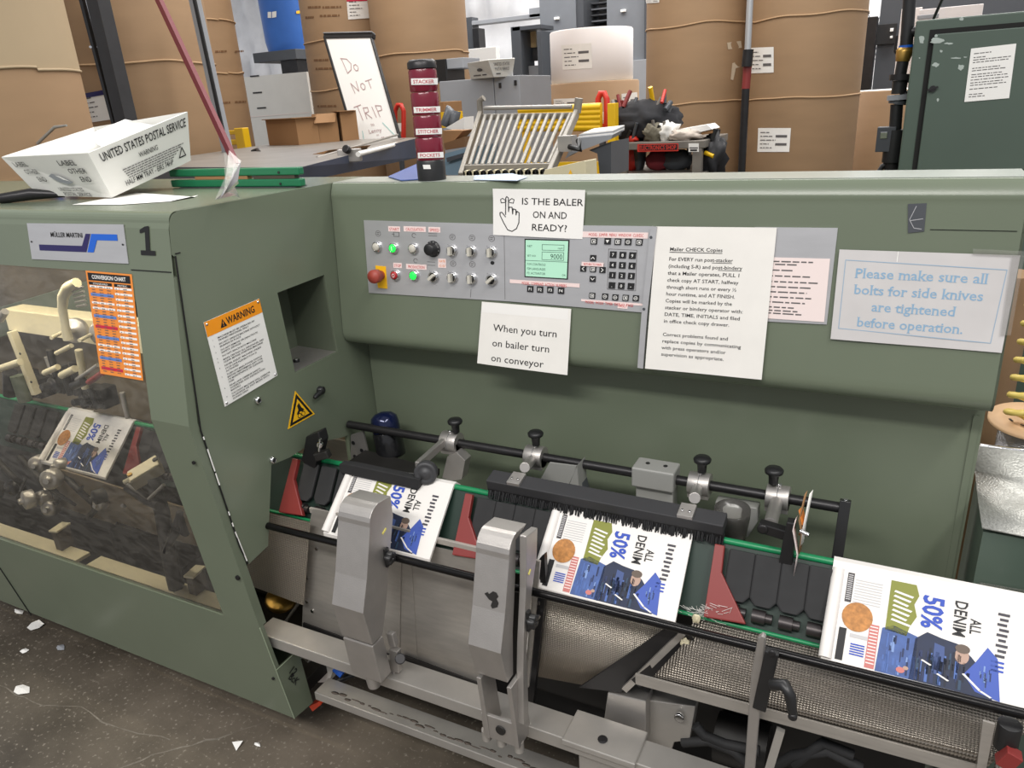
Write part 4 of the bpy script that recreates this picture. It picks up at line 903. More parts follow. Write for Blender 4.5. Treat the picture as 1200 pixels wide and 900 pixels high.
# support bracket, motor box, hoses under the chute
q = MB(); q.prism([at(*p, Y=1.13) for p in ((712, 812), (757, 822), (757, 872), (706, 857))], (0, .05, 0), ALU); P(q, 'support_bracket', .002)
q = MB(); q.prism([at(*p, Y=1.16) for p in ((757, 820), (815, 828), (808, 868), (790, 870), (785, 885), (757, 870))], (0, .04, 0), FRAME)
c = at(797, 838, Y=1.155); q.cyl(c, c+V((0,-.010,0)), .010, CHROME, n=12); P(q, 'motor_bracket', .002)
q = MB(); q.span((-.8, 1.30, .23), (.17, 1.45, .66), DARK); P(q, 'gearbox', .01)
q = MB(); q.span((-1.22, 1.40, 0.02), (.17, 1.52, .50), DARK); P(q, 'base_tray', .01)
q = MB(); q.cyl(at(840, 862, Y=1.25), at(900, 880, Y=1.25), .05, DARK, n=24); P(q, 'motor')
for pts in ([(800, 870), (830, 868), (860, 880), (880, 900)], [(905, 900), (930, 885), (970, 880), (1010, 900)], [(815, 850), (825, 862), (850, 872), (890, 880)], [(930, 895), (965, 870), (1000, 885)]):
    q = MB(); P_ = [at(*p, Y=1.16) for p in pts]; q.tube(P_, .010, RUBBER, 8); P(q, 'hose')
q = MB(); q.bar(at(915, 855, Y=1.08), at(900, 905, Y=1.07), .014, .01, FRAME, (0,-1,0)); P(q, 'thin_brace')
# junk between skirt and beam
q = MB(); q.lathe(at(362, 772, Y=1.2), (1,-.4,.2), [(.03,-.05),(.03,0),(.022,.004),(.018,.03)], STEEL, 18); q.prism([at(*p, Y=1.2) for p in ((372, 772), (395, 775), (385, 800), (365, 800))], (0,.03,0), PAPER); P(q, 'valve_body', .001)
q = MB(); q.tube([at(380, 805, Y=1.15), at(420, 788, Y=1.2)], .008, BLACK, 8); q.cyl(at(393, 782, Y=1.17), at(402, 790, Y=1.17), .012, BLUE, n=12); P(q, 'hose_fitting', label='black hose with blue fitting')
q = MB(); q.prism([at(*p, Y=1.14) for p in ((362, 828), (374, 822), (376, 826), (366, 834))], (0,.03,0), mat('orange_red', (222, 72, 40), .4)); P(q, 'leveling_foot', .001, 'orange red levelling foot')
q = MB(); q.lathe(at(330, 700, Y=1.25), (.2,-.3,1), [(.045, -.012), (.047, 0), (.04, .004), (.012, .006)], BRASS, 24); P(q, 'drive_gear')
q = MB(); q.bar(at(330, 735, Y=1.2), at(355, 700, Y=1.2), .012, .006, STEEL); P(q, 'tie_bar', .001)
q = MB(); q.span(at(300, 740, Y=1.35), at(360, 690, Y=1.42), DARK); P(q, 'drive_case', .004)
# right-hand lever bracket
q = MB(); q.prism([at(*p, Y=1.045) for p in ((888, 748), (893, 745), (897, 748), (894, 790), (884, 905), (872, 905), (880, 790))], (0, .012, 0), ALU); P(q, 'flat_bracket', .002)
q = MB(); q.bar(at(905, 763, Y=1.04), at(890, 830, Y=1.04), .022, .012, BLACK, (0,-1,0)); c = at(905, 764, Y=1.03); q.cyl(c, c+V((0,-.006,0)), .006, BLKSTEEL, n=10); P(q, 'rod_clamp', .002)
q = MB(); q.tube([at(906, 802, Y=1.02), at(920, 803, Y=1.005), at(926, 815, Y=1.0), at(929, 838, Y=1.0)], [.010,.010,.009,.007], BLACK, 10); c = at(929, 839, Y=.998); q.lathe(c, (0,-1,0), [(.007,-.008),(.007,.004),(.004,.006)], BLKSTEEL, 12); P(q, 'clamp_lever')
q = MB(); q.tube([at(1184, 848, Y=1.07), at(1178, 876, Y=1.07)], .016, BLACK, 14); q.tube([at(1178, 876, Y=1.07), at(1172, 915, Y=1.07)], .010, CHROME, 10); q.box(at(1182, 888, Y=1.05), (.022, .02, .03), REDF, Matrix.Rotation(.4, 3, 'Y')); P(q, 'rod_post', .001, 'black rod post with red knob')
q = MB(); q.prism([at(*p, Y=1.06) for p in ((1152, 845), (1166, 849), (1155, 905), (1144, 905))], (0, .004, 0), STEEL); P(q, 'chute_end_strip')

# ------------------------------------------------------------------ folded flyers on the chain
def flyer(x0):
    L_ = .292
    T = V((x0, RY-.0163, RZ+.0035)); B = V((x0-.004, 1.1178, .6895))
    S = Sheet([T, T+V((L_,0,0)), B+V((L_,0,0)), B], 100, 100)
    pr = [(1.118, .690), (RY-.016, RZ+.004), (RY-.006, RZ+.013), (RY+.006, RZ+.013), (RY+.016, RZ+.004), (1.375, .690)]
    q = MB(); d = [(y, z) for y, z in pr]; inner = [(y, z-.008) for y, z in pr]
    outline = d + inner[::-1]
    q.prism(outline, (L_, 0, 0), FLYW, lambda p: V((x0, p[0], p[1])))
    # rounded fold at the leading edge
    q.tube([T+V((.010,.003,-.002)), B+V((.010,.002,.004))], .0105, FLYW, 14)
    z = .0008; z2 = .0013; z3 = .0018
    GT = mat('print_grey', (190, 188, 188), .6); OL = mat('print_olive', (128, 132, 52), .6); BL = mat('print_denim', (66, 92, 150), .6, var=.25, vscale=60); NV = mat('print_dark_navy', (26, 38, 66), .6, var=.2, vscale=50); SK = mat('print_skin', (176, 146, 130), .6); JB = mat('print_jacket_blue', (62, 88, 172), .6); CB = mat('print_cookie', (188, 128, 66), .6, var=.35, vscale=130); PK = mat('print_faded_red', (196, 118, 112), .6); BB = mat('print_royal_blue', (44, 76, 176), .6)
    q.rect(S, 9, 2, 12.5, 34, mat('print_charcoal', (60, 56, 58), .6), z); q.rect(S, 8.5, 62, 12.5, 96, INK, z)
    for v in range(8, 33, 3): q.rect(S, 13.5, v, 28, v+.9, GT, z)
    q.disc(S, 17, 48, 8.2, CB, z2, 24, 15.5)
    q.rect(S, 24, 52, 29, 97, PK, z); [q.rect(S, 15.5, 76+i*2.6, 23, 77.4+i*2.6, BB, z2) for i in range(5)]; [q.rect(S, 24.4, 54+i*3.4, 28.6, 55.2+i*3.4, PINKT, z2) for i in range(12)]; [q.rect(S, 9.4, 4+i*2.2, 12, 5+i*2.2, GT, z2) for i in range(13)]
    q.rect(S, 14.5, 66, 24, 70, GT, z)
    ol = [(32, 1), (45, 1), (47, 12), (45, 22), (47, 34), (44, 46), (43, 56), (32, 54)]; q.shape(S, ol, OL, z)
    for i in range(7): v = 12+i*5; q.line(S, [(35, v), (43.5-(i % 3), v+3)], 2.1, FLYW, z2)
    q.shape(S, [(30.5, 53), (36, 48), (48.5, 54), (49, 98), (29.5, 98)], BL, z)
    q.shape(S, [(47.5, 56), (53, 47), (60, 50), (68, 52), (75, 62), (80, 72), (86, 98), (46.5, 98)], NV, z)
    rs = random.Random(17)
    tones = [mat('print_denim_' + n, c, .6) for n, c in (('pale', (120, 146, 196)), ('mid', (74, 104, 168)), ('deep', (30, 44, 84)), ('ink', (16, 24, 44)), ('teal', (40, 66, 92)))]
    for i in range(26):
        u = rs.uniform(32, 46.5); v = rs.uniform(56, 88); q.rect(S, u, v, u+rs.uniform(.4, 1.3), min(96.5, v+rs.uniform(4, 18)), tones[rs.choice((0, 1, 1, 2))], z2)
    for i in range(60):
        u = rs.uniform(48.5, 74); v = rs.uniform(60, 88); q.rect(S, u, v, u+rs.uniform(.4, 1.8), min(96.5, v+rs.uniform(4, 20)), tones[rs.choice((1, 2, 2, 3, 3, 4))], z2)
    q.shape(S, [(57, 56), (62, 58), (63, 88), (57, 86)], mat('print_mid_blue', (60, 80, 130), .6), z2)
    q.disc(S, 70.5, 63, 3.4, SK, z2, 16, 8); q.disc(S, 70.5, 56, 3.6, mat('print_brown_hair', (96, 82, 72), .6), z3, 14, 4.5)
    q.shape(S, [(72, 80), (77, 66), (82, 49), (87, 58), (89.5, 98), (78, 94)], JB, z2)
    for i in range(14):
        u = rs.uniform(78, 85); v = rs.uniform(66, 86); q.rect(S, u, v, u+rs.uniform(.3, .9), v+rs.uniform(3, 10), tones[rs.choice((0, 1, 2))], z3)
    q.line(S, [(72, 80), (80, 92), (85, 96)], 1.4, FLYW, z3); q.line(S, [(52, 76), (56, 79)], 1.3, FLYW, z3); q.line(S, [(60, 86), (65, 90)], 1.3, FLYW, z3); q.disc(S, 42, 91, 2.2, PK, z3, 12, 3); q.disc(S, 44.5, 88, 1.4, SK, z3, 10, 2)
    # headings printed sideways, letter tops to the right
    q.text(S, '50%', 49.5, 9, 10.5, BB, width=34, off=z2, bold=1.6, rot=90); q.text(S, 'ALL', 73, 24, 5.4, INK, width=15, off=z2, bold=.8, rot=90); q.text(S, 'DENIM', 65, 8, 6.4, INK, width=36, off=z2, bold=.8, rot=90)
    for i in range(9): v = 12+i*5.2; q.rect(S, 85.5+(i % 2), v, 91-(i % 3)*.5, v+2.6, mat('print_soft_black', (60, 58, 66), .6), z2)
    for i in range(3): q.rect(S, 84, 60+i*4.2, 90, 62+i*4.2, BB, z2)
    return q.build('folded_flyer')
fly = {}
fl0 = tag(flyer(-.572), 'folded 50% flyer on the conveyor under the long black brush', 'flyer', 'folded flyers riding on the saddle conveyor')
for dx, lb in ((-.535, 'folded 50% flyer on the conveyor behind the left cast arm'), (.541, 'folded 50% flyer at the right edge, the one nearest the hammered grey box'), (-1.60, 'folded 50% flyer seen inside the cabinet through the scratched window')):
    copy_thing(fl0, (dx, 0, 0), lb)

# ------------------------------------------------------------------ upper cross rail with its clamps
YR, ZR = 1.40, .828
rail = thing('cross_rail', 'black cross rail in front of the green wall, with end post at the right', 'rail', (-.6, YR, .7))
q = MB(); q.tube([(-1.232, YR, ZR), (-.030, YR, ZR)], .0105, BLKSTEEL, 16); q.build('rod', rail)
q = MB(); A = at(992, 584, Y=YR-.01); B = at(986, 672, Y=YR-.06); q.bar(V((-.026, YR, ZR+.018)), V((-.030, YR-.05, .665)), .020, .020, BLACK, (0,1,0)); q.cyl((-.026, YR, ZR+.019), (-.026, YR, ZR+.021), .005, CHROME, n=10); q.build('end_post', rail, .0015)
q = MB(); q.tube([at(988, 660, Y=1.34), at(1016, 668, Y=1.34)], .012, BLACK, 12); q.tube([at(1003, 664, Y=1.34), at(1002, 680, Y=1.32)], .008, BLACK, 8); q.build('end_joint', rail)
def hub(q, x, w=.036, r=.024):
    q.cyl((x-w/2, YR, ZR), (x+w/2, YR, ZR), r, ALU, n=24); q.cyl((x-.001, YR, ZR), (x+.001, YR, ZR), r*1.01, GREYD, n=24); q.box((x, YR+.004, ZR-.012), (w, r*1.7, .03), ALU); q.cyl((x+.0, YR, ZR+r*.8), (x, YR, ZR+r+.006), .006, CHROME, n=10)
def knob(x, par):
    q = MB(); q.lathe((x, YR-.002, ZR+.030), (0,0,1), [(.009, 0), (.010, .018), (.0175, .024), (.0185, .030), (.015, .034), (.0001, .036)], BLACK, 18); q.build('hand_knob', par)
def px_x(x): return at(x, 497+(x-410)*.1724, Y=YR).x
# roller arm
X = px_x(529)
ra = thing('press_roller', 'clamp arm with ribbed black roller, first from the left on the black cross rail', 'clamp arm', (X, YR, ZR))
q = MB(); hub(q, X, .045, .026); q.prism([at(*p, Y=1.37) for p in ((524, 535), (535, 530), (545, 540), (541, 562), (529, 564), (518, 560))], (0, .03, 0), ALU); q.build('hub', ra, .002)
knob(px_x(536), ra)
q = MB(); q.bar(V((X-.01, YR-.02, ZR+.006)), at(489, 546, Y=1.25), .012, .020, ALU); q.build('arm', ra, .002)
q = MB(); c = at(499, 554, Y=1.235); ax = V((.35, -1, .12)); q.lathe(c, ax, [(.012,-.012),(.026,-.012),(.0265,-.006),(.025,-.004),(.0265,-.002),(.0265,.006),(.022,.009),(.018,.007),(.012,.007),(.009,.011),(.004,.012)], mat('roller_rubber', (62, 62, 64), .5), 28); q.build('roller', ra)
# brush with its two clamps
bb = thing('brush_bar', 'long black brush bar pressing on the middle flyer, hung from two clamps', 'brush', (-.45, 1.24, .84))
BL0 = at(571, 566, Y=1.235); BR0 = at(848, 620, Y=1.235)
q = MB(); q.bar(BL0+V((0,.015,.002)), BR0+V((0,.015,.002)), .038, .024, mat('brush_back', (50, 50, 52), .6), (0,-.25,1)); q.build('brush_back', bb, .002)
q = MB(); rr = random.Random(11); N = 420
for i in range(N):
    t = (i+.5)/N; a = BL0.lerp(BR0, t)+V((0,.008+rr.uniform(-.004,.008),-.009)); b = a+V((rr.uniform(-.001,.001), -.012+rr.uniform(-.001,.001), -.024+rr.uniform(-.0007,.0007)))
    q.tube([a, b], [.0019, .0012], INK, 5, False)
q.bar(BL0+V((0,.009,-.017)), BR0+V((0,.009,-.017)), .016, .022, INK, (0,-.25,1))
o = q.build('bristles', bb); o['kind'] = 'stuff'
for (hx, tx, ty) in ((627.5, 607, 565), (820, 808, 598)):
    X = px_x(hx); q = MB(); hub(q, X, .044, .025); o = q.build('clamp_hub', bb, .0015); knob(X+.004, bb)
    q = MB(); e = BL0.lerp(BR0, (tx-571)/277)+V((0, .018, .022)); q.tube([V((X, YR-.022, ZR)), e+V((.008, .02, .01))], .0115, ALU, 12); q.bar(e+V((0,.012,-.002)), e+V((0,-.024,-.010)), .030, .008, ALU)
    for s in (-1, 1): c = e+V((s*.007, -.012, -.003)); q.cyl(c, c+V((0,0,.003)), .003, CHROME, n=8)
    q.build('holder_arm', bb, .001)
# stop arm with hanging tags
X = px_x(911.5)
sa = thing('stop_arm', 'clamp arm with black stop plate, last on the rail beside the end post', 'clamp arm', (X, YR, ZR))
q = MB(); hub(q, X, .044, .025); q.build('hub', sa, .0015); knob(px_x(905), sa)
q = MB(); q.tube([V((X, YR-.022, ZR)), at(903, 614, Y=1.262)], .0125, ALU, 12); q.build('arm', sa)
q = MB(); c = at(903, 618, Y=1.25); q.bar(c+V((-.02,0,0)), c+V((.036,-.006,-.004)), .02, .02, BLKSTEEL); q.lathe(c+V((-.012,-.010,0)), (0,-1,0), [(.010,-.004),(.010,.004),(.005,.005)], BLKSTEEL, 14); q.build('joint', sa, .002)
q = MB(); q.prism([at(*p, Y=1.222) for p in ((922, 612), (932, 614), (928, 668), (912, 662), (918, 630))], (0, .02, 0), BLACK); q.build('stop_plate', sa, .002)
tg = thing('tag_bundle', 'thin bundle of card and foil tags hanging from the stop arm', 'tags', at(934, 660, Y=1.215))
for i, (pts, mm) in enumerate((([(932, 610), (929, 622), (934, 650), (930, 676)], PAPERP), ([(943, 580), (936, 610), (939, 625), (936, 650)], CARD), ([(949, 579), (941, 618), (938, 640)], PAPER), ([(936, 598), (940, 615), (936, 628)], CHARTO))):
    q = MB(); Q = [at(x, y, Y=1.212+i*.004) for x, y in pts]; vs = Q + [p+V((.002+i*.001, .014, .002)) for p in Q]; n = len(Q)
    q.add(vs, [(k, k+1, n+k+1, n+k) for k in range(n-1)], mm, True); o = q.build('tag', tg); so = o.modifiers.new('solid', 'SOLIDIFY'); so.thickness = .0006
q = MB(); q.tube([at(938, 622, Y=1.205), at(948, 627, Y=1.20)], .004, CHROME, 8); q.build('pin', tg)
# blocks on and behind the rail
q = MB(); a = px_x(744); b = px_x(793); q.span((a, YR-.026, ZR-.020), (b, YR+.03, ZR+.026), mat('grey_paint', (150, 150, 146), .45, .1)); q2 = q
rb = thing('rail_block', 'grey block with two screw holes sitting on the black rail', 'block', ((a+b)/2, YR, ZR))
q.build('block', rb, .004, 3)
q = MB(); q.span((a+.006, YR-.012, ZR-.085), (b-.004, YR+.026, ZR-.020), MATS['grey_paint']); q.build('block_foot', rb, .002)
for s in (.3, .72): c = V((a+(b-a)*s, YR+.004, ZR+.026)); q = MB(); q.cyl(c, c+V((0,0,.0012)), .0048, BLACK, n=12); q.build('screw', rb)
q = MB(); q.prism([at(*p, Y=1.36) for p in ((644, 542), (676, 546), (664, 574), (631, 566))], (0, .004, 0), MATS['grey_paint']); q.prism([at(676, 546, Y=1.36), at(664, 576, Y=1.36), at(679, 578, Y=1.36)], (0,.05,0), MATS['grey_paint']); q.prism([at(678, 548, Y=1.38), at(685, 578, Y=1.38), at(679, 578, Y=1.37)], (0,.03,0), GREYD)
q.span(at(650, 572, Y=1.38), at(675, 620, Y=1.40), MATS['grey_paint'])
tag(q.build('wedge_bracket', bevel=.001), 'grey wedge shaped bracket behind the long black brush', 'bracket')
sc = thing('sensor_cup', 'clear plastic sensor cup beside the end of the black brush', 'sensor', at(860, 640, Y=1.33))
c = at(857, 640, Y=1.33); q = MB(); q.lathe(c, (0, -.12, 1), [(.026, 0), (.029, .04), (.034, .074), (.035, .092), (.032, .093), (.027, .04)], CLEARP, 24); q.build('cup', sc)
q = MB(); q.lathe(c+V((0,.002,0)), (0,-.12,1), [(.022, -.02), (.022, .05), (.002,.052)], mat('smoked_insert', (96, 88, 70), .4), 16); q.build('insert', sc)
q = MB(); q.prism([at(*p, Y=1.39) for p in ((838, 588), (888, 596), (888, 612), (876, 630), (840, 622))], (0, .03, 0), MATS['grey_paint']); q.build('bracket', sc, .002)
q = MB(); p = at(851, 620, Y=1.302); q.box(p, (.014, .001, .004), mat('lime_label', (178, 200, 60), .5)); p = at(853, 629, Y=1.304); q.box(p, (.012, .001, .004), REDP); q.build('marker_label', sc)
# left end: round motor, bracket, black guide shoe, wing-nut clamp
mt = thing('drive_motor', 'shiny blue-black motor on a drilled bracket where the black rail starts', 'motor', at(440, 545, Y=1.42))
q = MB(); c = at(445, 500, Y=1.43); q.lathe(c+V((.008,.01,.036)), (.22, -.15, -.96), [(.004,-.004),(.022,.0),(.034,.010),(.037,.026),(.037,.050)], mat('blue_black_gloss', (22, 30, 64), .12, .3), 28); q.lathe(c+V((.008,.01,.036)), (.22, -.15, -.96), [(.038,.050),(.038,.115),(.030,.120)], mat('black_gloss', (26, 26, 28), .2), 28); q.build('motor', mt, .003)
q = MB(); q.prism([at(*p, Y=1.40) for p in ((411, 510), (425, 505), (433, 540), (428, 548), (411, 538))], (0, .006, 0), ALU)
for p in ((414, 519), (424, 528), (416, 535)): c = at(*p, Y=1.399); q.cyl(c, c+V((0,-.001,0)), .006, BLACK, n=12)
q.span(at(376, 512, Y=1.44), at(413, 546, Y=1.45), STEEL); q.build('bracket', mt, .001)
q = MB(); q.prism([at(*p, Y=1.30) for p in ((400, 546), (490, 570), (490, 578), (420, 562), (395, 556))], (0,.10,0), DARK); q.build('housing', mt, .002)
q = MB(); q.prism([at(*p, Y=1.215) for p in ((397, 544), (412, 545), (492, 562), (490, 574), (398, 554))], (0, .02, 0), RUBBER); tag(q.build('guide_shoe', bevel=.002), 'flat black guide shoe above the left flyer', 'guide')
wc = thing('wing_nut_clamp', 'black clamp with silver wing nut under the yellow triangle', 'clamp', at(368, 548, Y=1.22))
q = MB(); q.prism([at(*p, Y=1.22) for p in ((358, 512), (373, 506), (376, 518), (371, 540), (369, 550), (362, 546), (352, 540), (356, 525))], (0, .03, 0), BLACK); q.bar(at(370, 535, Y=1.21), at(386, 531, Y=1.22), .02, .02, DARK); q.build('body', wc, .003)
q = MB(); c = at(375, 521, Y=1.205); q.lathe(c, (.5,-1,0), [(.008,-.004),(.007,.006)], CHROME, 12); q.bar(c+V((-.002,-.004,-.016)), c+V((.008,-.004,.018)), .004, .008, CHROME, (0,-1,0)); q.build('wing_nut', wc, .001)
# ------------------------------------------------------------------ paper rolls and the shop behind
def cyl_from(xl, xr, y, dist):
    """circle (centre, radius) whose outline spans pictures columns xl..xr at row y, centre at distance dist"""
    a = ray(xl, y); b = ray(xr, y); ta = math.atan2(a.x, a.y); tb = math.atan2(b.x, b.y); t = (ta+tb)/2
    return dist*math.sin(t), dist*math.cos(t), dist*math.sin((tb-ta)/2)
SEAMK = mat('kraft_seam', (182, 150, 114), .7)
ROLLG = 'kraft wrapped paper rolls standing at the back'
def roll(xl, xr, y, dist, z0, z1, label, seams=(), mm=KRAFT, labels=(), name='paper_roll', top=None, upper=None, marks=(), group=ROLLG):
    cx, cy, r = cyl_from(xl, xr, y, dist); t = thing(name, label, 'paper roll', (cx, cy, z0), group)
    q = MB(); q.lathe((cx, cy, z0), (0,0,1), [(r-.01, 0), (r, .01), (r, z1-z0-.01), (r-.01, z1-z0)], mm, 64)
    if top: q.lathe((cx, cy, z1), (0,0,1), [(r-.01, -.002), (r-.012, .003), (.06, .003), (.055, -.05)], top, 48)
    q.build('wrapped_body', t)
    h = hit_cyl(cx, cy, r)
    for i, (sx, sy) in enumerate(seams):
        z = h(sx, sy)[0].z; q = MB(); n = 90; rr = r+.0035
        q.tube([(cx+rr*math.cos(a*2*math.pi/n), cy+rr*math.sin(a*2*math.pi/n), z+.016*noise.noise(V((a*.11, i*3+cx, 0)))) for a in range(n+1)], .0055, upper or SEAMK, 6, False)
        q.build('wrap_seam', t, label='paler overlap seam')
        if upper: q = MB(); q.lathe((cx, cy, z), (0,0,1), [(r+.003, 0), (r+.003, z1-z)], upper, 64); q.build('outer_wrap', t, label='paler loose outer sheet')
    for px, W, H, mm2 in labels:
        q = MB(); S = Sheet(None, W, H, px=px, hit=hit_cyl(cx, cy, r)); q.rect(S, 0, 0, W, H, PAPER, .004, 8, 1)
        for k in range(5): q.words(S, W*.08, W*(.35+.1*(k % 3)), H*(.2+.16*k), H*.05, INKG, .006, k)
        for k in (1, 3):
            if mm2 is None: q.rect(S, W*.55, H*(.12+.17*k), W*.9, H*(.22+.17*k), INKG, .006, 4, 1)
        if mm2: q.rect(S, 0, 0, W, H*.16, mm2, .006, 6, 1)
        q.build('roll_label', t, label='white printed roll label')
    for (x0, x1, y0) in marks:
        q = MB(); S = Sheet(None, 100, 10, px=[(x0, y0), (x1, y0-.6), (x1, y0+4), (x0, y0+4.6)], hit=hit_cyl(cx, cy, r)); q.words(S, 0, 100, 8, 7, CARDD, .003, int(x0)); q.build('printed_mark', t)
    return t
roll(-140, 100, 110, 3.9, 0, 3.4, 'widest roll at the far left with a pale loose upper wrap', [(40, 80)], upper=KRAFTP)
roll(55, 258, 110, 5.0, 0, 3.6, 'brown roll standing behind the dark mast and the postal tray', [(160, 73)], labels=[([(97, 110), (124, 105), (131, 140), (104, 144)], 20, 26, NAVY)])
roll(165, 289, 110, 6.3, 0, 3.8, 'narrow roll with dotted print lines right of the grey profile post', [(270, 26), (275, 85)], marks=[(252, 266, 58), (275, 285, 58), (258, 270, 118), (275, 288, 117)])
roll(362, 470, 90, 7.2, 0, 4.2, 'roll with red topped label behind the leaning whiteboard', [(390, 47), (385, 105)], labels=[([(406, -2), (437, -3), (439, 21), (408, 23)], 28, 24, REDP)], marks=[(361, 376, 6), (378, 400, 6), (358, 368, 18), (375, 398, 16), (368, 385, 68), (370, 390, 78), (372, 395, 122)])
roll(437, 549, 60, 6.6, 0, 4.2, 'roll behind the red signal tower, beside the white quilted wall', [(500, 60)])
roll(757, 877, 110, 6.5, 0, 4.2, 'roll with torn tape pieces standing behind the tool cart', [(810, 28), (810, 121)], labels=[([(757, -1), (773, -3), (773, 3), (758, 4)], 14, 5, None)])
roll(875, 1008, 110, 6.2, 0, 4.2, 'roll with two white printed labels, right of the silver pole', [(940, 17), (940, 114)], labels=[([(880, 56), (907, 55), (907, 85), (880, 86)], 27, 30, None), ([(889, 150), (927, 150), (925, 178), (888, 178)], 38, 28, None)])
rz = at(1020, 107, Y=6.6).z
roll(998, 1125, 110, 7.0, 0, rz, 'short roll with a white top edge behind the black pipe', [], top=PAPERW)
kz = at(690, 97, Y=7.3).z
roll(641, 749, 110, 7.8, 0, kz, 'low kraft roll carrying the white roll, behind the yellow rack', [], labels=[([(728, 110), (746, 108), (748, 134), (729, 136)], 18, 26, None), ([(649, 116), (677, 115), (678, 130), (650, 131)], 28, 15, None)], top=KRAFTP)
roll(645, 742, 66, 7.8, kz+.003, at(690, 36, Y=7.3).z, 'white paper roll with a boxed shipping label, standing on the low kraft roll', [], mm=mat('white_roll', (234, 229, 227), .5, var=.02, vscale=3), labels=[([(658, 53), (693, 50.5), (694, 80), (660, 82)], 35, 30, None)], name='white_paper_roll', group=None)
TORN = mat('torn_tape', (206, 190, 166), .5)
_r = [o for o in bpy.data.objects if o.get('label', '').startswith('roll with torn')][0]; _c = cyl_from(757, 877, 110, 6.5)
for pl in ([(852, 50), (868, 48), (869, 56), (853, 58)], [(858, 74), (873, 70), (873, 76), (862, 80), (859, 94), (856, 93)]):
    q = MB(); h_ = hit_cyl(*_c); q.prism([h_(*p)[0]+h_(*p)[1]*.003 for p in pl], (0, -.003, 0), TORN); q.build('torn_tape', _r)
def block(name, label, cat, parts, group=None, bevel=.004):
    """a thing from (part name, [(corner a, corner b, material)...])"""
    t = None; allp = []
    for nm, bx in parts:
        q = MB()
        for a, b, mm in bx: q.span(a, b, mm)
        allp.append((nm, q))
    q0 = allp[0][1]; c = V(q0.v[0]); zmin = min(v[2] for _, q in allp for v in q.v)
    t = thing(name, label, cat, (c.x, c.y, zmin), group)
    for nm, q in allp: q.build(nm, t, bevel)
    return t
def pxbox(x0, y0, x1, y1, Y, d, mm):
    """box whose front, at depth Y, covers the picture rectangle"""
    a = at((x0+x1)/2, y0, Y=Y); b = at((x0+x1)/2, y1, Y=Y); l = at(x0, (y0+y1)/2, Y=Y).x; r = at(x1, (y0+y1)/2, Y=Y).x
    return (V((l, Y, b.z)), V((r, Y+d, a.z)), mm)
def down(bx, z=0):
    a, b, mm = bx; return (V((a.x, a.y, z)), b, mm)
# silver pole between the rolls
q = MB(); q.tube([at(880, -20, Y=5.6), at(876, 64, Y=5.6)], .022, mat('silver_pole', (186, 188, 190), .35, .5), 12); q.tube([at(877, 58, Y=5.58), at(875, 78, Y=5.58)], .035, BLKSTEEL, 12); q.tube([at(876, 78, Y=5.6), at(874, 104, Y=5.6)], .028, REDF, 12); q.tube([at(874, 104, Y=5.6), V((at(874,104,Y=5.6).x, 5.6, 0))], .026, BLKSTEEL, 12)
tag(q.build('pallet_pole'), 'silver and red pole between the two tall rolls on the right', 'pole')
# blue barrel on a dark stand
brl = thing('blue_barrel', 'blue lidded plastic barrel up on a dark stand', 'barrel', at(336, 80, Y=9))
cx, cy, r = cyl_from(308, 364, 40, 9.4); zb = at(336, 78, Y=9).z; zt = at(336, 14, Y=9).z
BB_ = mat('blue_plastic', (52, 104, 184), .4, var=.06)
q = MB(); q.lathe((cx, cy, zb), (0,0,1), [(r*.88, 0), (r*.95, .1), (r, zt-zb-.1), (r, zt-zb)], BB_, 32); q.build('body', brl)
q = MB(); q.lathe((cx, cy, zt), (0,0,1), [(r*1.06, -.03), (r*1.08, 0), (r*1.08, .05), (r*.98, .07), (r*.98, .25), (.001, .27)], BB_, 32); q.lathe((cx, cy, zt), (0,0,1), [(r*1.02, -.08), (r*1.03, -.06), (r*1.02, -.03)], BLACK, 32); q.build('lid', brl)
q = MB(); h = hit_cyl(cx, cy, r)
for px, mm in (([(314, 14), (318, 14), (318, 21), (314, 21)], PAPER), ([(319, 14), (324, 13), (324, 20), (319, 21)], PAPER), ([(347, 13), (352, 12), (352, 16), (347, 16)], YEL)): S = Sheet(None, 10, 10, px=px, hit=h); q.rect(S, 0, 0, 10, 10, mm, .004)
q.build('barrel_sticker', brl)
q = MB(); S0 = at(340, 60, Y=9.1); q.tube([at(341, 15, Y=8.95-.0), at(347, 76, Y=8.95)], .012, NAVY, 6); q.build('strap', brl)
block('barrel_stand', 'dark stand under the blue barrel', 'stand', [('top', [(V((cx-r*1.1, cy-r*1.1, zb-.10)), V((cx+r*1.3, cy+r, zb)), GREYD)]), ('post', [(V((cx+r*.3, cy-r, 0)), V((cx+r*1.2, cy+r*.6, zb-.1)), BLKSTEEL)])])
# white carton with slots
t = thing('white_carton', 'tall white carton with two dark slots left of the cardboard boxes', 'carton', at(330, 170, Y=6.2))
q = MB(); F = [at(280, 91, Y=6.2), at(359, 84, Y=6.2), at(370, 170, Y=6.2), at(295, 175, Y=6.2)]; F2 = [F[0], F[1], V((F[2].x, 6.2, 0)), V((F[3].x, 6.2, 0))]; q.prism(F2, (.1, .4, 0), PLASTW); q.build('carton_body', t)
q = MB(); S = Sheet([F[0]+V((0,-.004,0)), F[1]+V((0,-.004,0)), F[2]+V((0,-.004,0)), F[3]+V((0,-.004,0))], 79, 85)
for u, v in ((14, 18), (16, 36), (14, -1)): q.rect(S, u, v, u+11, v+1.6, BLACK, .001)
q.rect(S, 2, 46, 77, 46.6, PAPERP, .001); q.build('slot', t)
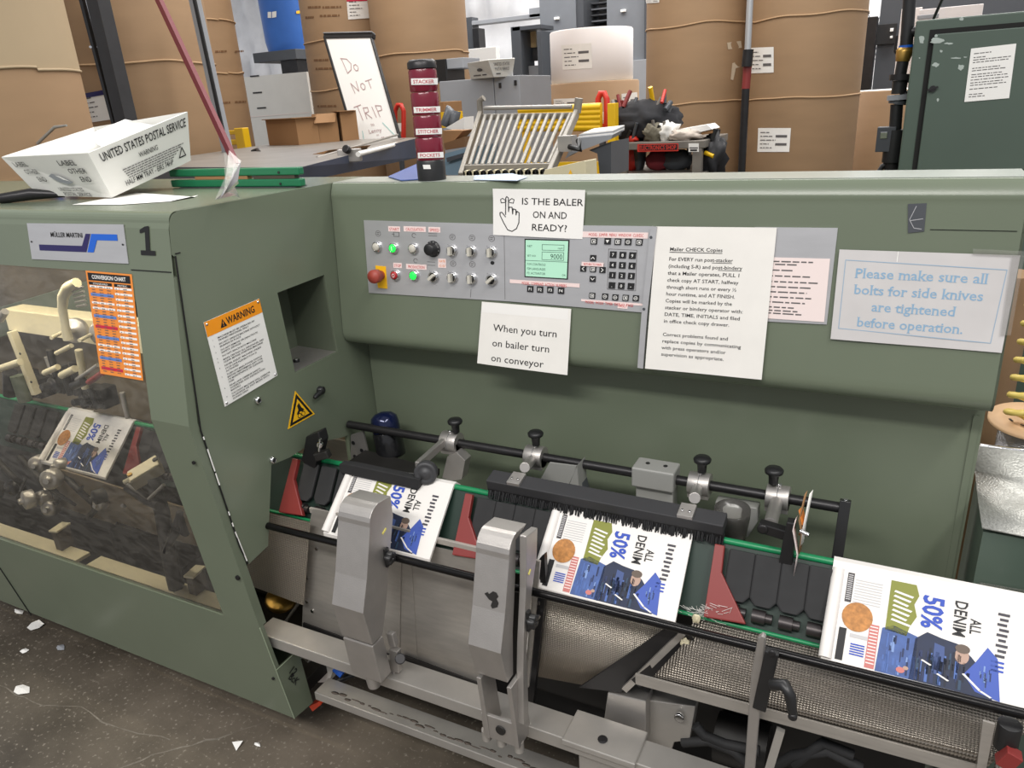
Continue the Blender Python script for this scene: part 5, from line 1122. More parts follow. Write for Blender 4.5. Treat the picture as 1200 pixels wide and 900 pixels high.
# work table behind the cabinet: long steel bed with dark blue side
tb = thing('feeder_bed', 'long low feeder bed with steel top and dark blue side behind the machine', 'table', (-1.9, 2.4, 0))
A0 = at(352, 196, Y=1.95); A1 = at(492, 161, Y=3.9); BZ = .22
q = MB()
dn = V((0, 0, -1))
lo0 = at(350, 214, Y=1.95); lo1 = at(494, 184, Y=3.9)
q.add([A0, A1, lo1, lo0], [(0,1,2,3)], mat('dark_blue_side', (52, 62, 84), .4, var=.15, vscale=6)); q.add([A0, A1, A1+V((-1.2, .2, 0)), A0+V((-1.2, .2, 0))], [(0,1,2,3)], mat('steel_bed', (150, 146, 140), .4, .5, var=.15))
q.add([A0, lo0, lo0+V((-1.2, .2, 0)), A0+V((-1.2, .2, 0))], [(0,1,2,3)], GREYD)
q.span((-2.6, 2.1, 0), (-2.5, 2.2, 1.2), GREYD)
q.build('bed', tb)
for (a, b, r_, mm) in (((382, 191), (474, 166), .008, CHROME), ((372, 188), (466, 160), .006, STEEL), ((420, 184), (478, 168), .010, PAPER)):
    q = MB(); q.tube([at(*a, Y=2.4)+V((0,0,.01)), at(*b, Y=3.8)+V((0,0,.01))], r_, mm, 8); q.build('guide_bar', tb)
q = MB(); c = at(410, 182, Y=2.5); q.box(c, (.09, .05, .05), ALU, Matrix.Rotation(.5, 3, 'Z')); q.cyl(c+V((.02,-.03,.02)), c+V((.02,-.05,.03)), .016, BLACK, n=12); q.build('guide_clamp', tb, .003)
q = MB(); q.prism([at(*p, Y=2.6) for p in ((252, 196), (320, 189), (345, 186), (385, 176), (378, 182), (335, 194), (290, 196))], (0, .3, .0), CARD); tag(q.build('curled_board'), 'curled sheet of tan board lying on the feeder bed', 'board')
q = MB(); q.tube([at(296, 178, Y=3), at(302, 176, Y=3), at(306, 181, Y=2.95), at(298, 184, Y=2.95), at(291, 180, Y=3)], .012, BLACK, 8); q.tube([at(295, 185, Y=2.9), at(306, 183, Y=2.9)], .010, BLACK, 8); tag(q.build('cable_coil'), 'small coil of black cable in front of the cardboard boxes', 'cable')
# blue plates on the machine top
q = MB(); q.prism([at(*p, Z=1.4425) for p in ((455, 207.5), (490, 192), (494, 205), (520, 204), (500, 210), (470, 212))], (0,0,.002), mat('dull_blue', (70, 92, 150), .45)); tag(q.build('blue_plate'), 'dull blue sheet on the hood top left of the signal tower', 'sheet')
q = MB(); q.prism([at(*p, Z=1.4425) for p in ((556, 206), (600, 203.5), (618, 208), (606, 212), (555, 211))], (0,0,.001), mat('pale_blue', (170, 186, 204), .4)); tag(q.build('blue_sheet'), 'pale blue sheet lying on the hood top above the notice paper', 'sheet')
# cardboard boxes
def carton(px_l, px_m, px_r, ytop, ybot, Y, label, open_=False):
    """box seen on its corner: left, middle, right edges at px_l, px_m, px_r"""
    a = at(px_l[0], px_l[1], Y=Y+.10); m_ = at(px_m[0], px_m[1], Y=Y); b = at(px_r[0], px_r[1], Y=Y+.14); h = (at(px_m[0], ytop, Y=Y)-at(px_m[0], ybot, Y=Y)).z
    back = a + b - m_; t = thing('cardboard_box', label, 'box', (m_.x, m_.y, at(px_m[0], ybot, Y=Y).z), 'cardboard boxes on the bed')
    base = [a, m_, b, back]; zt_ = at(px_m[0], ytop, Y=Y).z; q = MB(); 
    pts = [V((p.x, p.y, zt_)) for p in base]; q.prism(pts, (0, 0, -h), CARD); q.build('box_body', t)
    q = MB()
    for (p, r_) in ((pts[1], pts[2]), (pts[0], pts[1])): q.add([p, r_, r_+V((.02,-.05,-.05 if open_ else .0015)), p+V((.02,-.05,-.05 if open_ else .0015))], [(0,1,2,3)], CARD)
    q.add([pts[0]+V((0,0,.002)), pts[1]+V((0,0,.002)), pts[2]+V((0,0,.002)), pts[3]+V((0,0,.002))], [(0,1,2,3)], CARDD); o = q.build('box_flap', t); so = o.modifiers.new('solid', 'SOLIDIFY'); so.thickness = .004
    return t
carton((311, 142), (346, 140), (371, 137), 139, 180, 3.5, 'plain brown cardboard box standing leftmost on the feeder bed')
carton((366, 134), (371, 136), (394, 132), 134, 176, 3.65, 'narrow open brown cardboard box between two others', True)
carton((391, 131), (398, 132), (417, 130), 131, 170, 3.8, 'brown cardboard box leaning against the whiteboard')
q = MB(); q.span(at(370, 132, Y=5.8), at(386, 118, Y=5.9), PAPERW); q.span(at(372, 122, Y=5.79), at(386, 118.5, Y=5.80), REDP); tag(q.build('red_white_pack'), 'small red and white pack behind the cardboard boxes', 'pack')
# whiteboard
t = thing('whiteboard', 'leaning whiteboard with handwriting DO NOT TRIP in a black frame', 'whiteboard', at(445, 166, Y=4.2))
WB = [at(383, 47, Y=4.4), at(437, 46, Y=4.4), at(470, 163, Y=4.15), at(420, 172, Y=4.15)]
S = Sheet(WB, 60, 125); q = MB(); q.sheet(S, WHITE, 10, 10, th=.02)
IR = mat('faded_maroon_marker', (176, 146, 146), .6); IT = mat('teal_marker', (150, 200, 196), .6)
def hand(strokes, w=.85, mm=IR):
    for s in strokes: q.line(S, s, w, mm, .022)
hand([[(14, 24), (17, 42)], [(13, 24), (21, 25), (25, 31), (23, 38), (17, 42)], [(30+3*math.cos(k), 36+4*math.sin(k)) for k in range(0, 7)]])
hand([[(19, 66), (17, 54), (25, 64), (25, 52)], [(32+3*math.cos(k), 59+4*math.sin(k)) for k in range(0, 7)], [(37, 53), (46, 51)], [(41, 52), (42, 62)]])
hand([[(12, 82), (22, 80)], [(17, 81), (19, 98)], [(25, 97), (24, 84), (30, 84), (30, 89), (25, 90), (32, 97)], [(36, 84), (38, 97)], [(43, 97), (41, 83), (48, 84), (48, 89), (42, 90)]], .9)
q.text(S, 'to', 30, 106, 4, IR, 'C', off=.022); q.text(S, 'Lenny', 31, 114, 5, IR, 'C', 18, off=.022); q.text(S, 'on', 33, 118, 2.5, IR, 'C', off=.022); q.text(S, 'stuff', 33, 124, 4, IR, 'C', 16, off=.022)
hand([[(14, 110), (12, 124)], [(44, 104), (56, 122)]], .9, IT)
q.build('board', t)
q = MB(); n_ = S.n
for a, b, w_ in ((WB[0], WB[3], .05), (WB[1], WB[2], .035)): q.bar(a+n_*.012, b+n_*.012, w_*.35, .03, BLACK, n_)
q.bar(WB[0].lerp(WB[1], -.03)+V((0,0,.018)), WB[0].lerp(WB[1], 1.03)+V((0,0,.018)), .032, .04, BLACK, n_); q.bar(WB[0].lerp(WB[1], -.03)+V((0,0,.037)), WB[0].lerp(WB[1], 1.03)+V((0,0,.037)), .007, .045, GREY, n_); q.build('frame', t, .004)
# loops (orange)
def loop(x, y0, y1, Y, label):
    w = 5; q = MB(); P_ = [at(x-w, y1, Y=Y), at(x-w, y0+8, Y=Y), at(x-w*.4, y0+1, Y=Y), at(x+w*.4, y0+1, Y=Y), at(x+w, y0+8, Y=Y), at(x+w, y1, Y=Y)]
    q.tube(P_[:], .018, REDPL, 8); t = thing('orange_loop_handle', label, 'handle', at(x, y1, Y=Y)); q.build('loop', t); q = MB(); b_ = at(x, y1, Y=Y); q.cyl((b_.x, b_.y, 0), b_, .02, GREYD, n=12); q.build('stem', t)
    q = MB(); q.box(at(x, (y1*2+y0)/3, Y=Y), ((P_[-1]-P_[0]).length, .02, abs(P_[0].z-at(x, (y0+y1)/2+4, Y=Y).z)*.6), PAPER); q.box(at(x, y1-2, Y=Y), ((P_[-1]-P_[0]).length*1.1, .035, .03), REDPL); q.build('loop_band', t); return t
loop(706, 108, 150, 4.3, 'orange loop handle with white band above the yellow rack')
loop(468, 122, 163, 4.9, 'orange loop handle right behind the whiteboard edge')
# yellow item behind the red-brown pole
block('yellow_stand', 'small yellow bracket stand right behind the red-brown pole', 'stand', [('frame', [pxbox(276, 150, 286, 176, 4.0, .06, YELP), pxbox(258, 153, 278, 158, 4.02, .06, YELP), pxbox(258, 164, 278, 170, 4.02, .06, YELP)]), ('base', [down(pxbox(256, 176, 290, 182, 4.0, .2, GREYD))])])
# grey electrical cabinet with things on it
gx = pxbox(517, 93, 580, 160, 4.6, .5, GREY); gx2 = pxbox(580.5, 89, 610, 160, 4.6, .5, GREY)
t = block('grey_cabinet', 'low grey steel cabinet with a narrow door, behind the roller grate', 'cabinet', [('cabinet_body', [down(gx)]), ('door', [down((gx2[0], gx2[1], GREY))])])
q = MB()
for x, y in ((586, 100), (604, 97)): c = at(x, y, Y=4.595); q.box(c, (.016, .008, .03), BLACK)
q.build('door_latch', [o for o in t.children if o.name.startswith('door')][0])
zc = gx[1].z
c1 = pxbox(497, 70, 523, 92, 4.75, .3, BLACK); block('black_device', 'black boxed device with white side panel on the grey cabinet', 'device', [('case', [(V((c1[0].x, 4.75, zc)), V((c1[1].x, 5.0, c1[1].z)), BLACK)]), ('side_panel', [(V((c1[1].x, 4.76, zc+.08)), V((c1[1].x+.13, 5.0, c1[1].z)), GREY)])])
t = thing('white_tray', 'small white corrugated postal tray on top of the grey cabinet', 'tray', at(575, 88, Y=4.7))
Pt = [at(548, 74, Y=4.55), at(572, 70, Y=4.45), at(603, 68, Y=4.6)]; Pb = [V((at(552, 92, Y=4.6).x, 4.6, zc+.001)), V((at(577, 90, Y=4.5).x, 4.52, zc+.001)), V((at(598, 88, Y=4.62).x, 4.64, zc+.001))]
Pt4 = Pt[0]+Pt[2]-Pt[1]; Pb4 = Pb[0]+Pb[2]-Pb[1]
q = MB(); q.add([Pt[0], Pt[1], Pt[2], Pt4, Pb[0], Pb[1], Pb[2], Pb4], [(0,1,5,4), (1,2,6,5), (2,3,7,6), (3,0,4,7), (4,5,6,7)], PLASTW); o = q.build('tray_body', t); so = o.modifiers.new('solid', 'SOLIDIFY'); so.thickness = .006; so.offset = 0; q = MB()
S = Sheet([Pt[1], Pt[2], Pb[2], Pb[1]], 31, 20); q.text(S, 'UNITED STATES', 15, 7, 3.6, INKG, 'C', 20, .004); q.text(S, 'POSTAL SERVICE', 15, 12.5, 3.6, INKG, 'C', 20, .004); q.words(S, 5, 12, 17, 2, INKG, .004); q.build('side_print', t); q = MB()
S = Sheet([Pt[0], Pt[1], Pb[1], Pb[0]], 24, 20); q.disc(S, 12, 10, 3, INKG, .004, ry=2); q.words(S, 4, 18, 17, 2, INKG, .004); q.build('side_print', t)
# bench clutter left of the grate
q = MB(); q.span(at(517, 150, Y=3.9), at(541, 118, Y=4.1), CARD); tag(q.build('tan_box', bevel=.003), 'tan cardboard box face beside the grey cabinet', 'box')
q = MB(); q.span(at(518, 150, Y=3.8), at(542, 130, Y=3.85), YELP); tag(q.build('yellow_block'), 'yellow block behind the dark tool beside the signal tower', 'block')
q = MB(); q.tube([at(522, 147, Y=3.7), at(528, 128, Y=3.7), at(534, 132, Y=3.7), at(531, 146, Y=3.7)], .03, GREYD, 8); tag(q.build('dark_tool'), 'dark grey tool lying just right of the signal tower', 'tool')
q = MB(); q.prism([at(*p, Y=3.5) for p in ((522, 150), (544, 137), (544, 152), (530, 152))], (0, .1, .0), PAPERW); tag(q.build('crumpled_paper'), 'white crumpled paper right of the signal tower', 'paper')
q = MB(); q.prism([at(*p, Y=3.3) for p in ((519, 153), (543, 153), (533, 164), (520, 168))], (0, .1, 0), CARD); tag(q.build('tan_card'), 'upper torn tan card right of the signal tower', 'card'); q = MB(); q.prism([at(*p, Y=3.25) for p in ((520, 168), (545, 160), (544, 172), (522, 176))], (0,.1,0), CARDD); tag(q.build('brown_card'), 'lower darker brown card right of the signal tower', 'card')
q = MB(); q.prism([at(*p, Y=3.0) for p in ((521, 180), (548, 173), (540, 205), (522, 205))], (0, .3, 0), mat('slate_blue', (116, 140, 156), .5)); q.prism([at(*p, Y=2.98) for p in ((523, 185), (544, 179), (543, 184), (524, 190))], (0, .01, 0), GREYD); tag(q.build('slate_crate'), 'slate blue crate at the foot of the roller grate', 'crate')
# white low cabinet & press
block('white_cabinet', 'low white cabinet between grey cabinet and low kraft roll', 'cabinet', [('cabinet_body', [down(pxbox(609, 105, 648, 150, 8.6, .5, PLASTW))]), ('work_top', [pxbox(609, 96, 650, 103, 8.5, .5, GREY)])])
block('upright_machine', 'dark upright machine frame left of the grey press tower', 'machine', [('upright', [down(pxbox(600, 31, 611, 100, 9.4, .4, GREYD))]), ('lintel', [pxbox(600, 30, 634, 35, 9.4, .4, GREYD)]), ('upright', [down(pxbox(630, 36, 635, 100, 9.4, .4, GREYD))]), ('inner_panel', [pxbox(612, 37, 628, 56, 9.7, .05, mat('tan_panel', (188, 166, 124), .5)), pxbox(611, 56, 630, 72, 9.75, .05, GREYD), pxbox(613, 77, 634, 92, 9.6, .1, GREY)])])
block('gantry_beam', 'long grey gantry beam across the white quilted wall', 'beam', [('beam', [pxbox(552, 20, 634, 25, 10.4, .2, GREY), pxbox(620, 9, 634, 20, 10.4, .2, GREY)]), ('post', [down(pxbox(547, 20, 554, 62, 10.4, .2, GREYD)), down(pxbox(554, 33, 561, 56, 10.35, .2, BLKSTEEL))])])
block('light_panel', 'white panel standing behind the small postal tray', 'panel', [('panel', [down(pxbox(549, 56, 582, 90, 9.0, .1, WHITE))])])
block('press_tower', 'large grey press tower with dark gap behind the white roll', 'machine', [('tower', [down(pxbox(633, -40, 675, 100, 10, 1, PRESS)), down(pxbox(711, -40, 756, 70, 10, 1, PRESS))]), ('recess', [down(pxbox(674, -40, 684, 90, 10.02, .9, GREYD)), down(pxbox(684, -40, 711, 90, 10.6, .3, DARK))]), ('rack_bar', [pxbox(683, 3+i*7, 711, 5+i*7, 10.3, .2, PRESS if i % 2 else GREYD) for i in range(5)]), ('side_edge', [down(pxbox(755, -40, 760, 70, 9.95, .6, GREYD))]), ('base', [down(pxbox(738, 70, 760, 118, 9.9, .5, GREY))]), ('handle', [pxbox(649, 20, 655, 23, 9.97, .03, WHITE), pxbox(727, 11, 733, 14, 9.97, .03, WHITE)])])
# roller grate
t = thing('roller_grate', 'tilted frame of pale rollers standing just behind the hood', 'roller frame', at(600, 205, Y=2.3))
TLg = at(563, 134, Y=2.75); TRg = at(681, 128, Y=2.75); BRg = at(643, 206, Y=2.25); BLg = at(540, 208, Y=2.25)
TRg = at(676, 132, Y=2.75)
PALE = mat('pale_worn_paint', (140, 134, 124), .45, .2, var=.1, vscale=20)
q = MB(); q.bar(TLg, BLg, .016, .034, PALE); q.bar(TRg, BRg, .016, .034, PALE); q.build('side_rail', t, .003)
q = MB(); q.bar(TLg+V((0,0,-.01)), TRg+V((0,0,-.01)), .03, .022, PALE); q.build('cross_bar', t, .002)
q = MB(); q.bar(BLg+(TLg-BLg)*.12, BRg+(TRg-BRg)*.12, .03, .026, PALE); q.build('cross_bar', t, .002)
q = MB(); q.tube([TLg+V((.02,0,.022)), TRg+V((-.02,0,.022))], .008, STEEL, 8); q.build('tie_rod', t)
ROLLM = mat('roller_metal', (152, 148, 140), .4, .3)
for i in range(13):
    k = (i+.9)/13.6; q = MB(); a = TLg.lerp(TRg, k); b = BLg.lerp(BRg, k); q.tube([a.lerp(b, .06)+V((0,0,.006)), a.lerp(b, .86)+V((0,0,.006))], .0072, ROLLM, 10); q.build('roller', t)
q = MB(); lo_ = BLg+(TLg-BLg)*.05; hi_ = BRg+(TRg-BRg)*.05
for i in range(24): q.cyl(lo_.lerp(hi_, (i+.5)/24)+V((0,-.01,0)), lo_.lerp(hi_, (i+.5)/24)+V((0,.02,0)), .012, CREAM if i % 2 else DARK, n=8)
q.bar(lo_+V((0,.02,-.02)), hi_+V((0,.02,-.02)), .02, .04, BLKSTEEL); q.build('wheel_row', t)
q = MB(); q.tube([TLg+V((.0,0,.0)), TLg+V((0,0,.05)), TLg+V((.02,.0,.06))], .012, PALE, 8); q.tube([TRg+V((0,0,0)), TRg+V((.01,0,.05))], .016, PALE, 8); q.build('corner_lug', t)
q = MB(); q.span((TLg.x, 2.30, 0), (TLg.x+.05, 2.36, 1.38), BLKSTEEL); q.span((BRg.x-.02, 2.30, 0), (BRg.x+.03, 2.36, 1.36), BLKSTEEL); q.build('leg', t)
q = MB(); c = at(668, 172, Y=2.4); q.tube([c, at(680, 175, Y=2.35), at(678, 165, Y=2.4)], .010, BLACK, 8); q.box(at(665, 168, Y=2.42), (.05, .05, .05), ALU); q.build('adjuster', t)
# cream box beside it, papers on slanted tray, black bracket arm
q = MB(); q.prism([at(*p, Y=2.15) for p in ((638, 199), (686, 188), (687, 210), (634, 210))], (.01, .07, .0), CREAM); S = Sheet([at(666, 199, Y=2.148), at(671, 198, Y=2.148), at(671, 204, Y=2.148), at(666, 205, Y=2.148)], 5, 5); q.shape(S, [(0, 5), (5, 5), (2.5, 0)], YEL)
_cb = at(662, 206, Y=2.18); q.span((_cb.x-.03, 2.17, 0), (_cb.x+.03, 2.21, _cb.z+.01), CREAM); tag(q.build('cream_box', bevel=.003), 'cream control box with yellow triangle sticker right of the roller grate', 'box')
t = thing('paper_shelf', 'slanted grey shelf holding loose sheets behind the cream box', 'shelf', at(690, 205, Y=2.6))
q = MB(); q.prism([at(*p, Y=2.6) for p in ((675, 162), (718, 158), (716, 163), (672, 180), (662, 186))], (0, .10, .01), GREY); q.build('shelf_board', t); q = MB(); q.prism([at(*p, Y=2.62) for p in ((690, 176), (716, 166), (716, 206), (703, 206), (700, 180))], (0, .2, 0), GREYD); q.build('shelf_bracket', t)
for i in range(4): q = MB(); q.prism([at(x, y-i*1.6, Y=2.62) for x, y in ((676+i*2, 161), (719, 157), (719, 158.5), (677, 163))], (0, .12, .01), PAPER if i % 2 else GREY); tag(q.build('loose_shelf_sheet'), ['lowest grey sheet of the stack on the slanted shelf', 'lower white sheet of the stack on the slanted shelf', 'upper grey sheet of the stack on the slanted shelf', 'topmost white sheet of the stack on the slanted shelf'][i], 'paper', 'sheets stacked on the slanted shelf')
# yellow rack
t = thing('yellow_rack', 'yellow steel guard rack with corrugated panel behind the roller grate', 'rack', at(660, 205, Y=4.0))
q = MB(); S = Sheet([at(610, 127, Y=4.2), at(706, 122, Y=4.2), at(706, 152, Y=4.2), at(610, 152, Y=4.2)], 96, 30); q.sheet(S, YELP, th=.01); q.build('panel', t)
for v in (3, 9, 15, 21, 27): q = MB(); q.tube([S(0, v, .02), S(96, v, .02)], .022, YELP, 8); q.build('panel_rib', t)
q = MB(); a = pxbox(712, 121, 721, 206, 4.15, .06, YELP); q.span(V((a[0].x, a[0].y, 0)), a[1], YELP)
a = pxbox(612, 125, 617, 206, 4.25, .06, YELP); q.span(V((a[0].x, a[0].y, 0)), a[1], YELP); q.build('post', t, .003)
q = MB(); a = pxbox(617, 190, 702, 206, 4.2, .02, YELP); q.span(a[0], a[1], YELP); q.build('lower_panel', t)
# tool cart
t = thing('tool_cart', 'worn steel tool cart with red and black ELECTRONICS SHOP sign', 'cart', at(780, 205, Y=4.2))
Yc = 4.2; WORN = mat('worn_cart_steel', (128, 122, 114), .5, .3, var=.2, vscale=12)
a = pxbox(724, 166, 826, 175, Yc, .6, WORN); q = MB(); q.span(a[0], a[1], WORN); q.build('top_tray', t, .004)
for x0, x1 in ((724, 734), (811, 822)):
    b = pxbox(x0, 174, x1, 206, Yc, .04, WORN); q = MB(); q.span(V((b[0].x, Yc, 0)), V((b[1].x, Yc+.04, a[0].z)), WORN); q.build('leg', t, .003)
q = MB(); b = pxbox(724, 203, 826, 207, Yc+.01, .55, WORN); q.span(b[0], b[1], WORN); q.build('lower_shelf', t)
q = MB(); S = Sheet([at(747, 169, Y=Yc-.003), at(795, 168, Y=Yc-.003), at(795, 177, Y=Yc-.003), at(747, 178, Y=Yc-.003)], 48, 9); q.sheet(S, REDPL, th=.002); q.rect(S, 2, 1, 47, 7.5, INK, .003); q.text(S, 'ELECTRONICS SHOP', 24, 6.8, 5.2, REDPL, 'C', 43, .004, bold=1); q.build('cart_sign', t)
q = MB(); S = Sheet([at(807, 168, Y=Yc-.003), at(819, 168, Y=Yc-.003), at(819, 178, Y=Yc-.003), at(807, 178, Y=Yc-.003)], 12, 10); q.sheet(S, PAPER, th=.002); q.rect(S, 1, 4.5, 11, 6, INKG, .003); q.rect(S, 2, 7, 10, 9, INK, .003); q.build('cart_sticker', t)
tz = a[1].z
def on_cart(x, y, Y, d, mm, seed, label, cat, name, amp=.3):
    c = at(x, y, Y=Y); q = MB(); q.blob((c.x, c.y, max(c.z, tz+d[2]*.75)), d, mm, seed, amp, 3); return q.build(name)
tp_ = thing('tool_pouch', 'black tool pouch crammed with hand tools at the left of the cart top', 'tool bag', at(752, 165, Y=4.4))
c = at(754, 148, Y=4.4); q = MB(); q.blob((c.x, c.y, tz+.10), (.21, .14, .12), mat('black_canvas', (34, 34, 38), .8, var=.3, vscale=20), 4, .12, 4, 4); q.build('bag', tp_)
rr = random.Random(21)
for i in range(14):
    x = c.x + rr.uniform(-.17, .17); z = tz+rr.uniform(.14, .20); q = MB(); q.tube([(x, c.y-.05+rr.uniform(-.06,.04), z), (x+rr.uniform(-.03,.03), c.y-.05, z+rr.uniform(.03, .09))], rr.uniform(.007, .014), rr.choice([BLACK, BLACK, REDPL, GREYD, YELP, WORN, REDF]), 8); q.build('tool_handle', tp_)
for i in range(10):
    x = c.x + rr.uniform(-.17, .17); q = MB(); q.tube([(x, c.y-.15, tz+rr.uniform(.05,.12)), (x+rr.uniform(-.03,.03), c.y-.14, tz+rr.uniform(.01,.04))], .009, rr.choice([BLACK, GREYD, WORN]), 6); q.build('pouch_pocket', tp_)
for (x, y, d, mm, nm, lb, cat) in ((768, 158, (.07, .05, .05), mat('camo_rag', (120, 114, 98), .9, var=.4, vscale=30), 'camo_rag', 'mottled rag in front of the tool pouch on the cart', 'rag'), (783, 153, (.055, .05, .055), PAPER, 'white_rag', 'bunched white cloth in the middle of the cart top', 'rag'), (800, 158, (.10, .06, .03), mat('dusty_pink_rag', (196, 184, 172), .9, var=.15, vscale=30), 'pale_rag', 'flat pale rag beside the white cloth on the cart', 'rag'), (741, 163, (.035, .03, .018), REDPL, 'red_tool', 'small red tool at the left front of the cart top', 'tool')):
    cc = at(x, y, Y=4.28); q = MB(); q.blob((cc.x, cc.y, tz+d[2]*.85), d, mm, len(nm), .35, 3, 3); tag(q.build(nm), lb, cat)
cc = at(824, 154, Y=4.35); q = MB(); q.prism([V((cc.x-.13, 4.3, tz+.055)), V((cc.x+.03, 4.3, tz+.075)), V((cc.x+.06, 4.3, tz+.05)), V((cc.x-.10, 4.3, tz+.02))], (0, .2, 0), PAPERW); q.prism([V((cc.x-.14, 4.31, tz+.02)), V((cc.x+.06, 4.31, tz+.045)), V((cc.x+.06, 4.31, tz+.03)), V((cc.x-.14, 4.31, tz+.003))], (0, .2, 0), CARD); tag(q.build('white_folder'), 'white folder with brown board at the right end of the cart top', 'folder')
cc = at(835, 182, Y=4.35); q = MB(); q.blob((cc.x, cc.y, cc.z-.02), (.07, .07, .13), mat('black_nylon', (28, 28, 32), .6), 8, .35, 3); q.tube([(cc.x, cc.y, cc.z+.08), (cc.x+.01, cc.y, cc.z+.14)], .03, BLACK, 8); q.tube([(cc.x-.03, cc.y-.06, cc.z+.02), (cc.x+.02, cc.y-.07, cc.z)], .012, YELP, 6); tag(q.build('hanging_pouch'), 'black nylon pouch hanging off the right side of the cart', 'bag')
for (x, y, d, mm, nm, lb) in ((740, 192, (.05, .05, .08), REDPL, 'red_bottle', 'red bottle standing on the lower cart shelf'), (750, 188, (.035, .05, .12), GREYD, 'dark_case', 'dark upright case beside the red bottle on the lower shelf'), (772, 195, (.08, .06, .06), mat('maroon_cloth', (126, 40, 48), .8), 'maroon_bundle', 'maroon cloth bundle on the lower cart shelf'), (793, 193, (.10, .06, .06), GREYD, 'grey_bundle', 'dark grey bundle at the right of the lower cart shelf'), (787, 202, (.05, .03, .02), PAPER, 'white_strip', 'white strip lying in front on the lower cart shelf'), (807, 196, (.014, .03, .08), BLACK, 'black_rod', 'black rod standing at the right of the lower shelf')):
    cc = at(x, y, Y=4.4); q = MB(); q.blob((cc.x, cc.y, b[1].z+d[2]*.9), d, mm, len(lb), .15, 3); tag(q.build(nm), lb, 'tool')
# ------------------------------------------------------------------ right: pipe, green cabinet, dark press behind
t = thing('gas_pipe', 'vertical black pipe with brass valve beside the tall green cabinet', 'pipe', at(1044, 200, Y=2.6))
Yp = 2.6
def pp(x, y): return at(x, y, Y=Yp)
q = MB(); q.tube([pp(1068, -30), pp(1062, 55)], .017, BLACK, 14); q.build('upper_pipe', t)
q = MB(); q.tube([pp(1062, 54), pp(1061.5, 58), pp(1060, 60), pp(1057.5, 72)], [.016, .022, .024, .018], BRASS, 14); q.tube([pp(1057, 66), pp(1051, 66)], .008, BRASS, 8); q.build('valve', t); v_ = t.children[-1]
q = MB(); q.tube([pp(1053, 66), pp(1049, 60), pp(1051, 42)], .004, BLKSTEEL, 6); q.build('valve_lever', t)
q = MB(); q.tube([pp(1061.8, 53), pp(1061.5, 56)], .019, BLUE, 12); q.build('tape_wrap', t, label='blue thread tape')
for a, b_, r_, mm in (((1058, 72), (1055, 88), .016, BLACK), ((1056, 87), (1055, 94), .030, BLKSTEEL), ((1055, 94), (1053, 110), .020, BLACK), ((1053, 111), (1052.5, 117), .030, GREY), ((1052.5, 117), (1051, 122), .024, GREYD), ((1051, 122), (1049, 152), .017, BLACK), ((1050, 152), (1045, 190), .028, BLACK), ((1045, 190), (1044, 210), .02, BLKSTEEL)):
    q = MB(); q.tube([pp(*a), pp(*b_)], r_, mm, 12); q.build('pipe_fitting', t)
for a, b_, r_ in (((1066, 37), (1076, 37), .014), ((1055, 92), (1068, 92), .012), ((1054, 113), (1064, 113), .016), ((1048, 160), (1036, 160), .02)): q = MB(); q.tube([pp(*a), pp(*b_)], r_, BLKSTEEL, 10); q.build('branch', t)
q = MB(); q.box(pp(1038, 163), (.05, .05, .07), GREYD); q.box(pp(1036, 158)+V((0,-.026,0)), (.02,.003,.02), CHROME); q.build('switch_box', t, .003)
q = MB(); q.tube([pp(1043, 190), pp(1034, 195), pp(1030, 202)], .008, BLACK, 8); q.build('cable', t)
t = thing('green_cabinet', 'tall green cabinet with chipped paint and a door at the far right', 'cabinet', at(1150, 200, Y=2.4))
Yg = 2.4; L0 = at(1076, 26, Y=Yg); Lb = at(1057, 196, Y=Yg); GC = mat('cabinet_green', (78, 92, 82), .4, var=.05, vscale=6)
xl = L0.x-.005; xr = xl + .75; zt = at(1076, 24, Y=Yg).z; ang = .0
q = MB(); q.span((xl, Yg+.012, .0), (xr, Yg+.55, zt), GC); q.span((xl, Yg, .0), (xr, Yg+.012, zt), GC); q.build('cabinet_body', t, .004)
q = MB(); dx = at(1090, 34, Y=Yg).x; dz = at(1090, 35, Y=Yg).z
q.span((dx, Yg-.003, .05), (xr-.03, Yg, dz), SEAM); q.build('door_gap', t)
q = MB(); q.span((dx+.012, Yg-.012, .05), (xr-.04, Yg-.002, dz-.012), GC)
dr = q.build('door', t, .002)
CH_ = mat('primer_chip', (168, 178, 172), .6)
hd_ = hit_plane((0, Yg-.0125, 0), (0, -1, 0))
for i, (x, y, w_, h_) in enumerate(((1098, 48, 9, 4), (1112, 51, 6, 1.5), (1103, 60, 2, 2), (1097, 76, 5, 3), (1126, 79, 5, 4), (1120, 68, 7, 1), (1099, 117, 1.5, 2.5), (1131, 67, 3, .8), (1097, 42, 3, 2))):
    rr = random.Random(i); k = [(x+w_*math.cos(a*math.pi/6)*rr.uniform(.5,1.1), y+h_*math.sin(a*math.pi/6)*rr.uniform(.5,1.1)) for a in range(12)]
    q = MB(); q.prism([hd_(*p)[0]+V((0,-.0002,0)) for p in k], (0, .0008, 0), CH_); q.build('paint_chip', dr)
hb = hit_plane((0, Yg-.0002, 0), (0, -1, 0))
for i, (x, y, w_, h_) in enumerate(((1080, 46, 4, 6), (1127, 22, 3, 2.5), (1077.5, 68, 1, 1))):
    rr = random.Random(i+40); q = MB(); q.prism([hb(x+w_*math.cos(a*math.pi/6)*rr.uniform(.6,1.1), y+h_*math.sin(a*math.pi/6)*rr.uniform(.6,1.1))[0] for a in range(12)], (0, .0008, 0), CH_); q.build('paint_chip', t)
c = at(1093, 104, Y=Yg-.013); q = MB(); q.cyl(c, c+V((0,-.006,0)), .008, BLKSTEEL, n=12); q.bar(c+V((-.012,-.006,-.003)), c+V((.012,-.006,.004)), .005, .004, BLKSTEEL, (0,-1,0)); q.build('door_lock', dr)
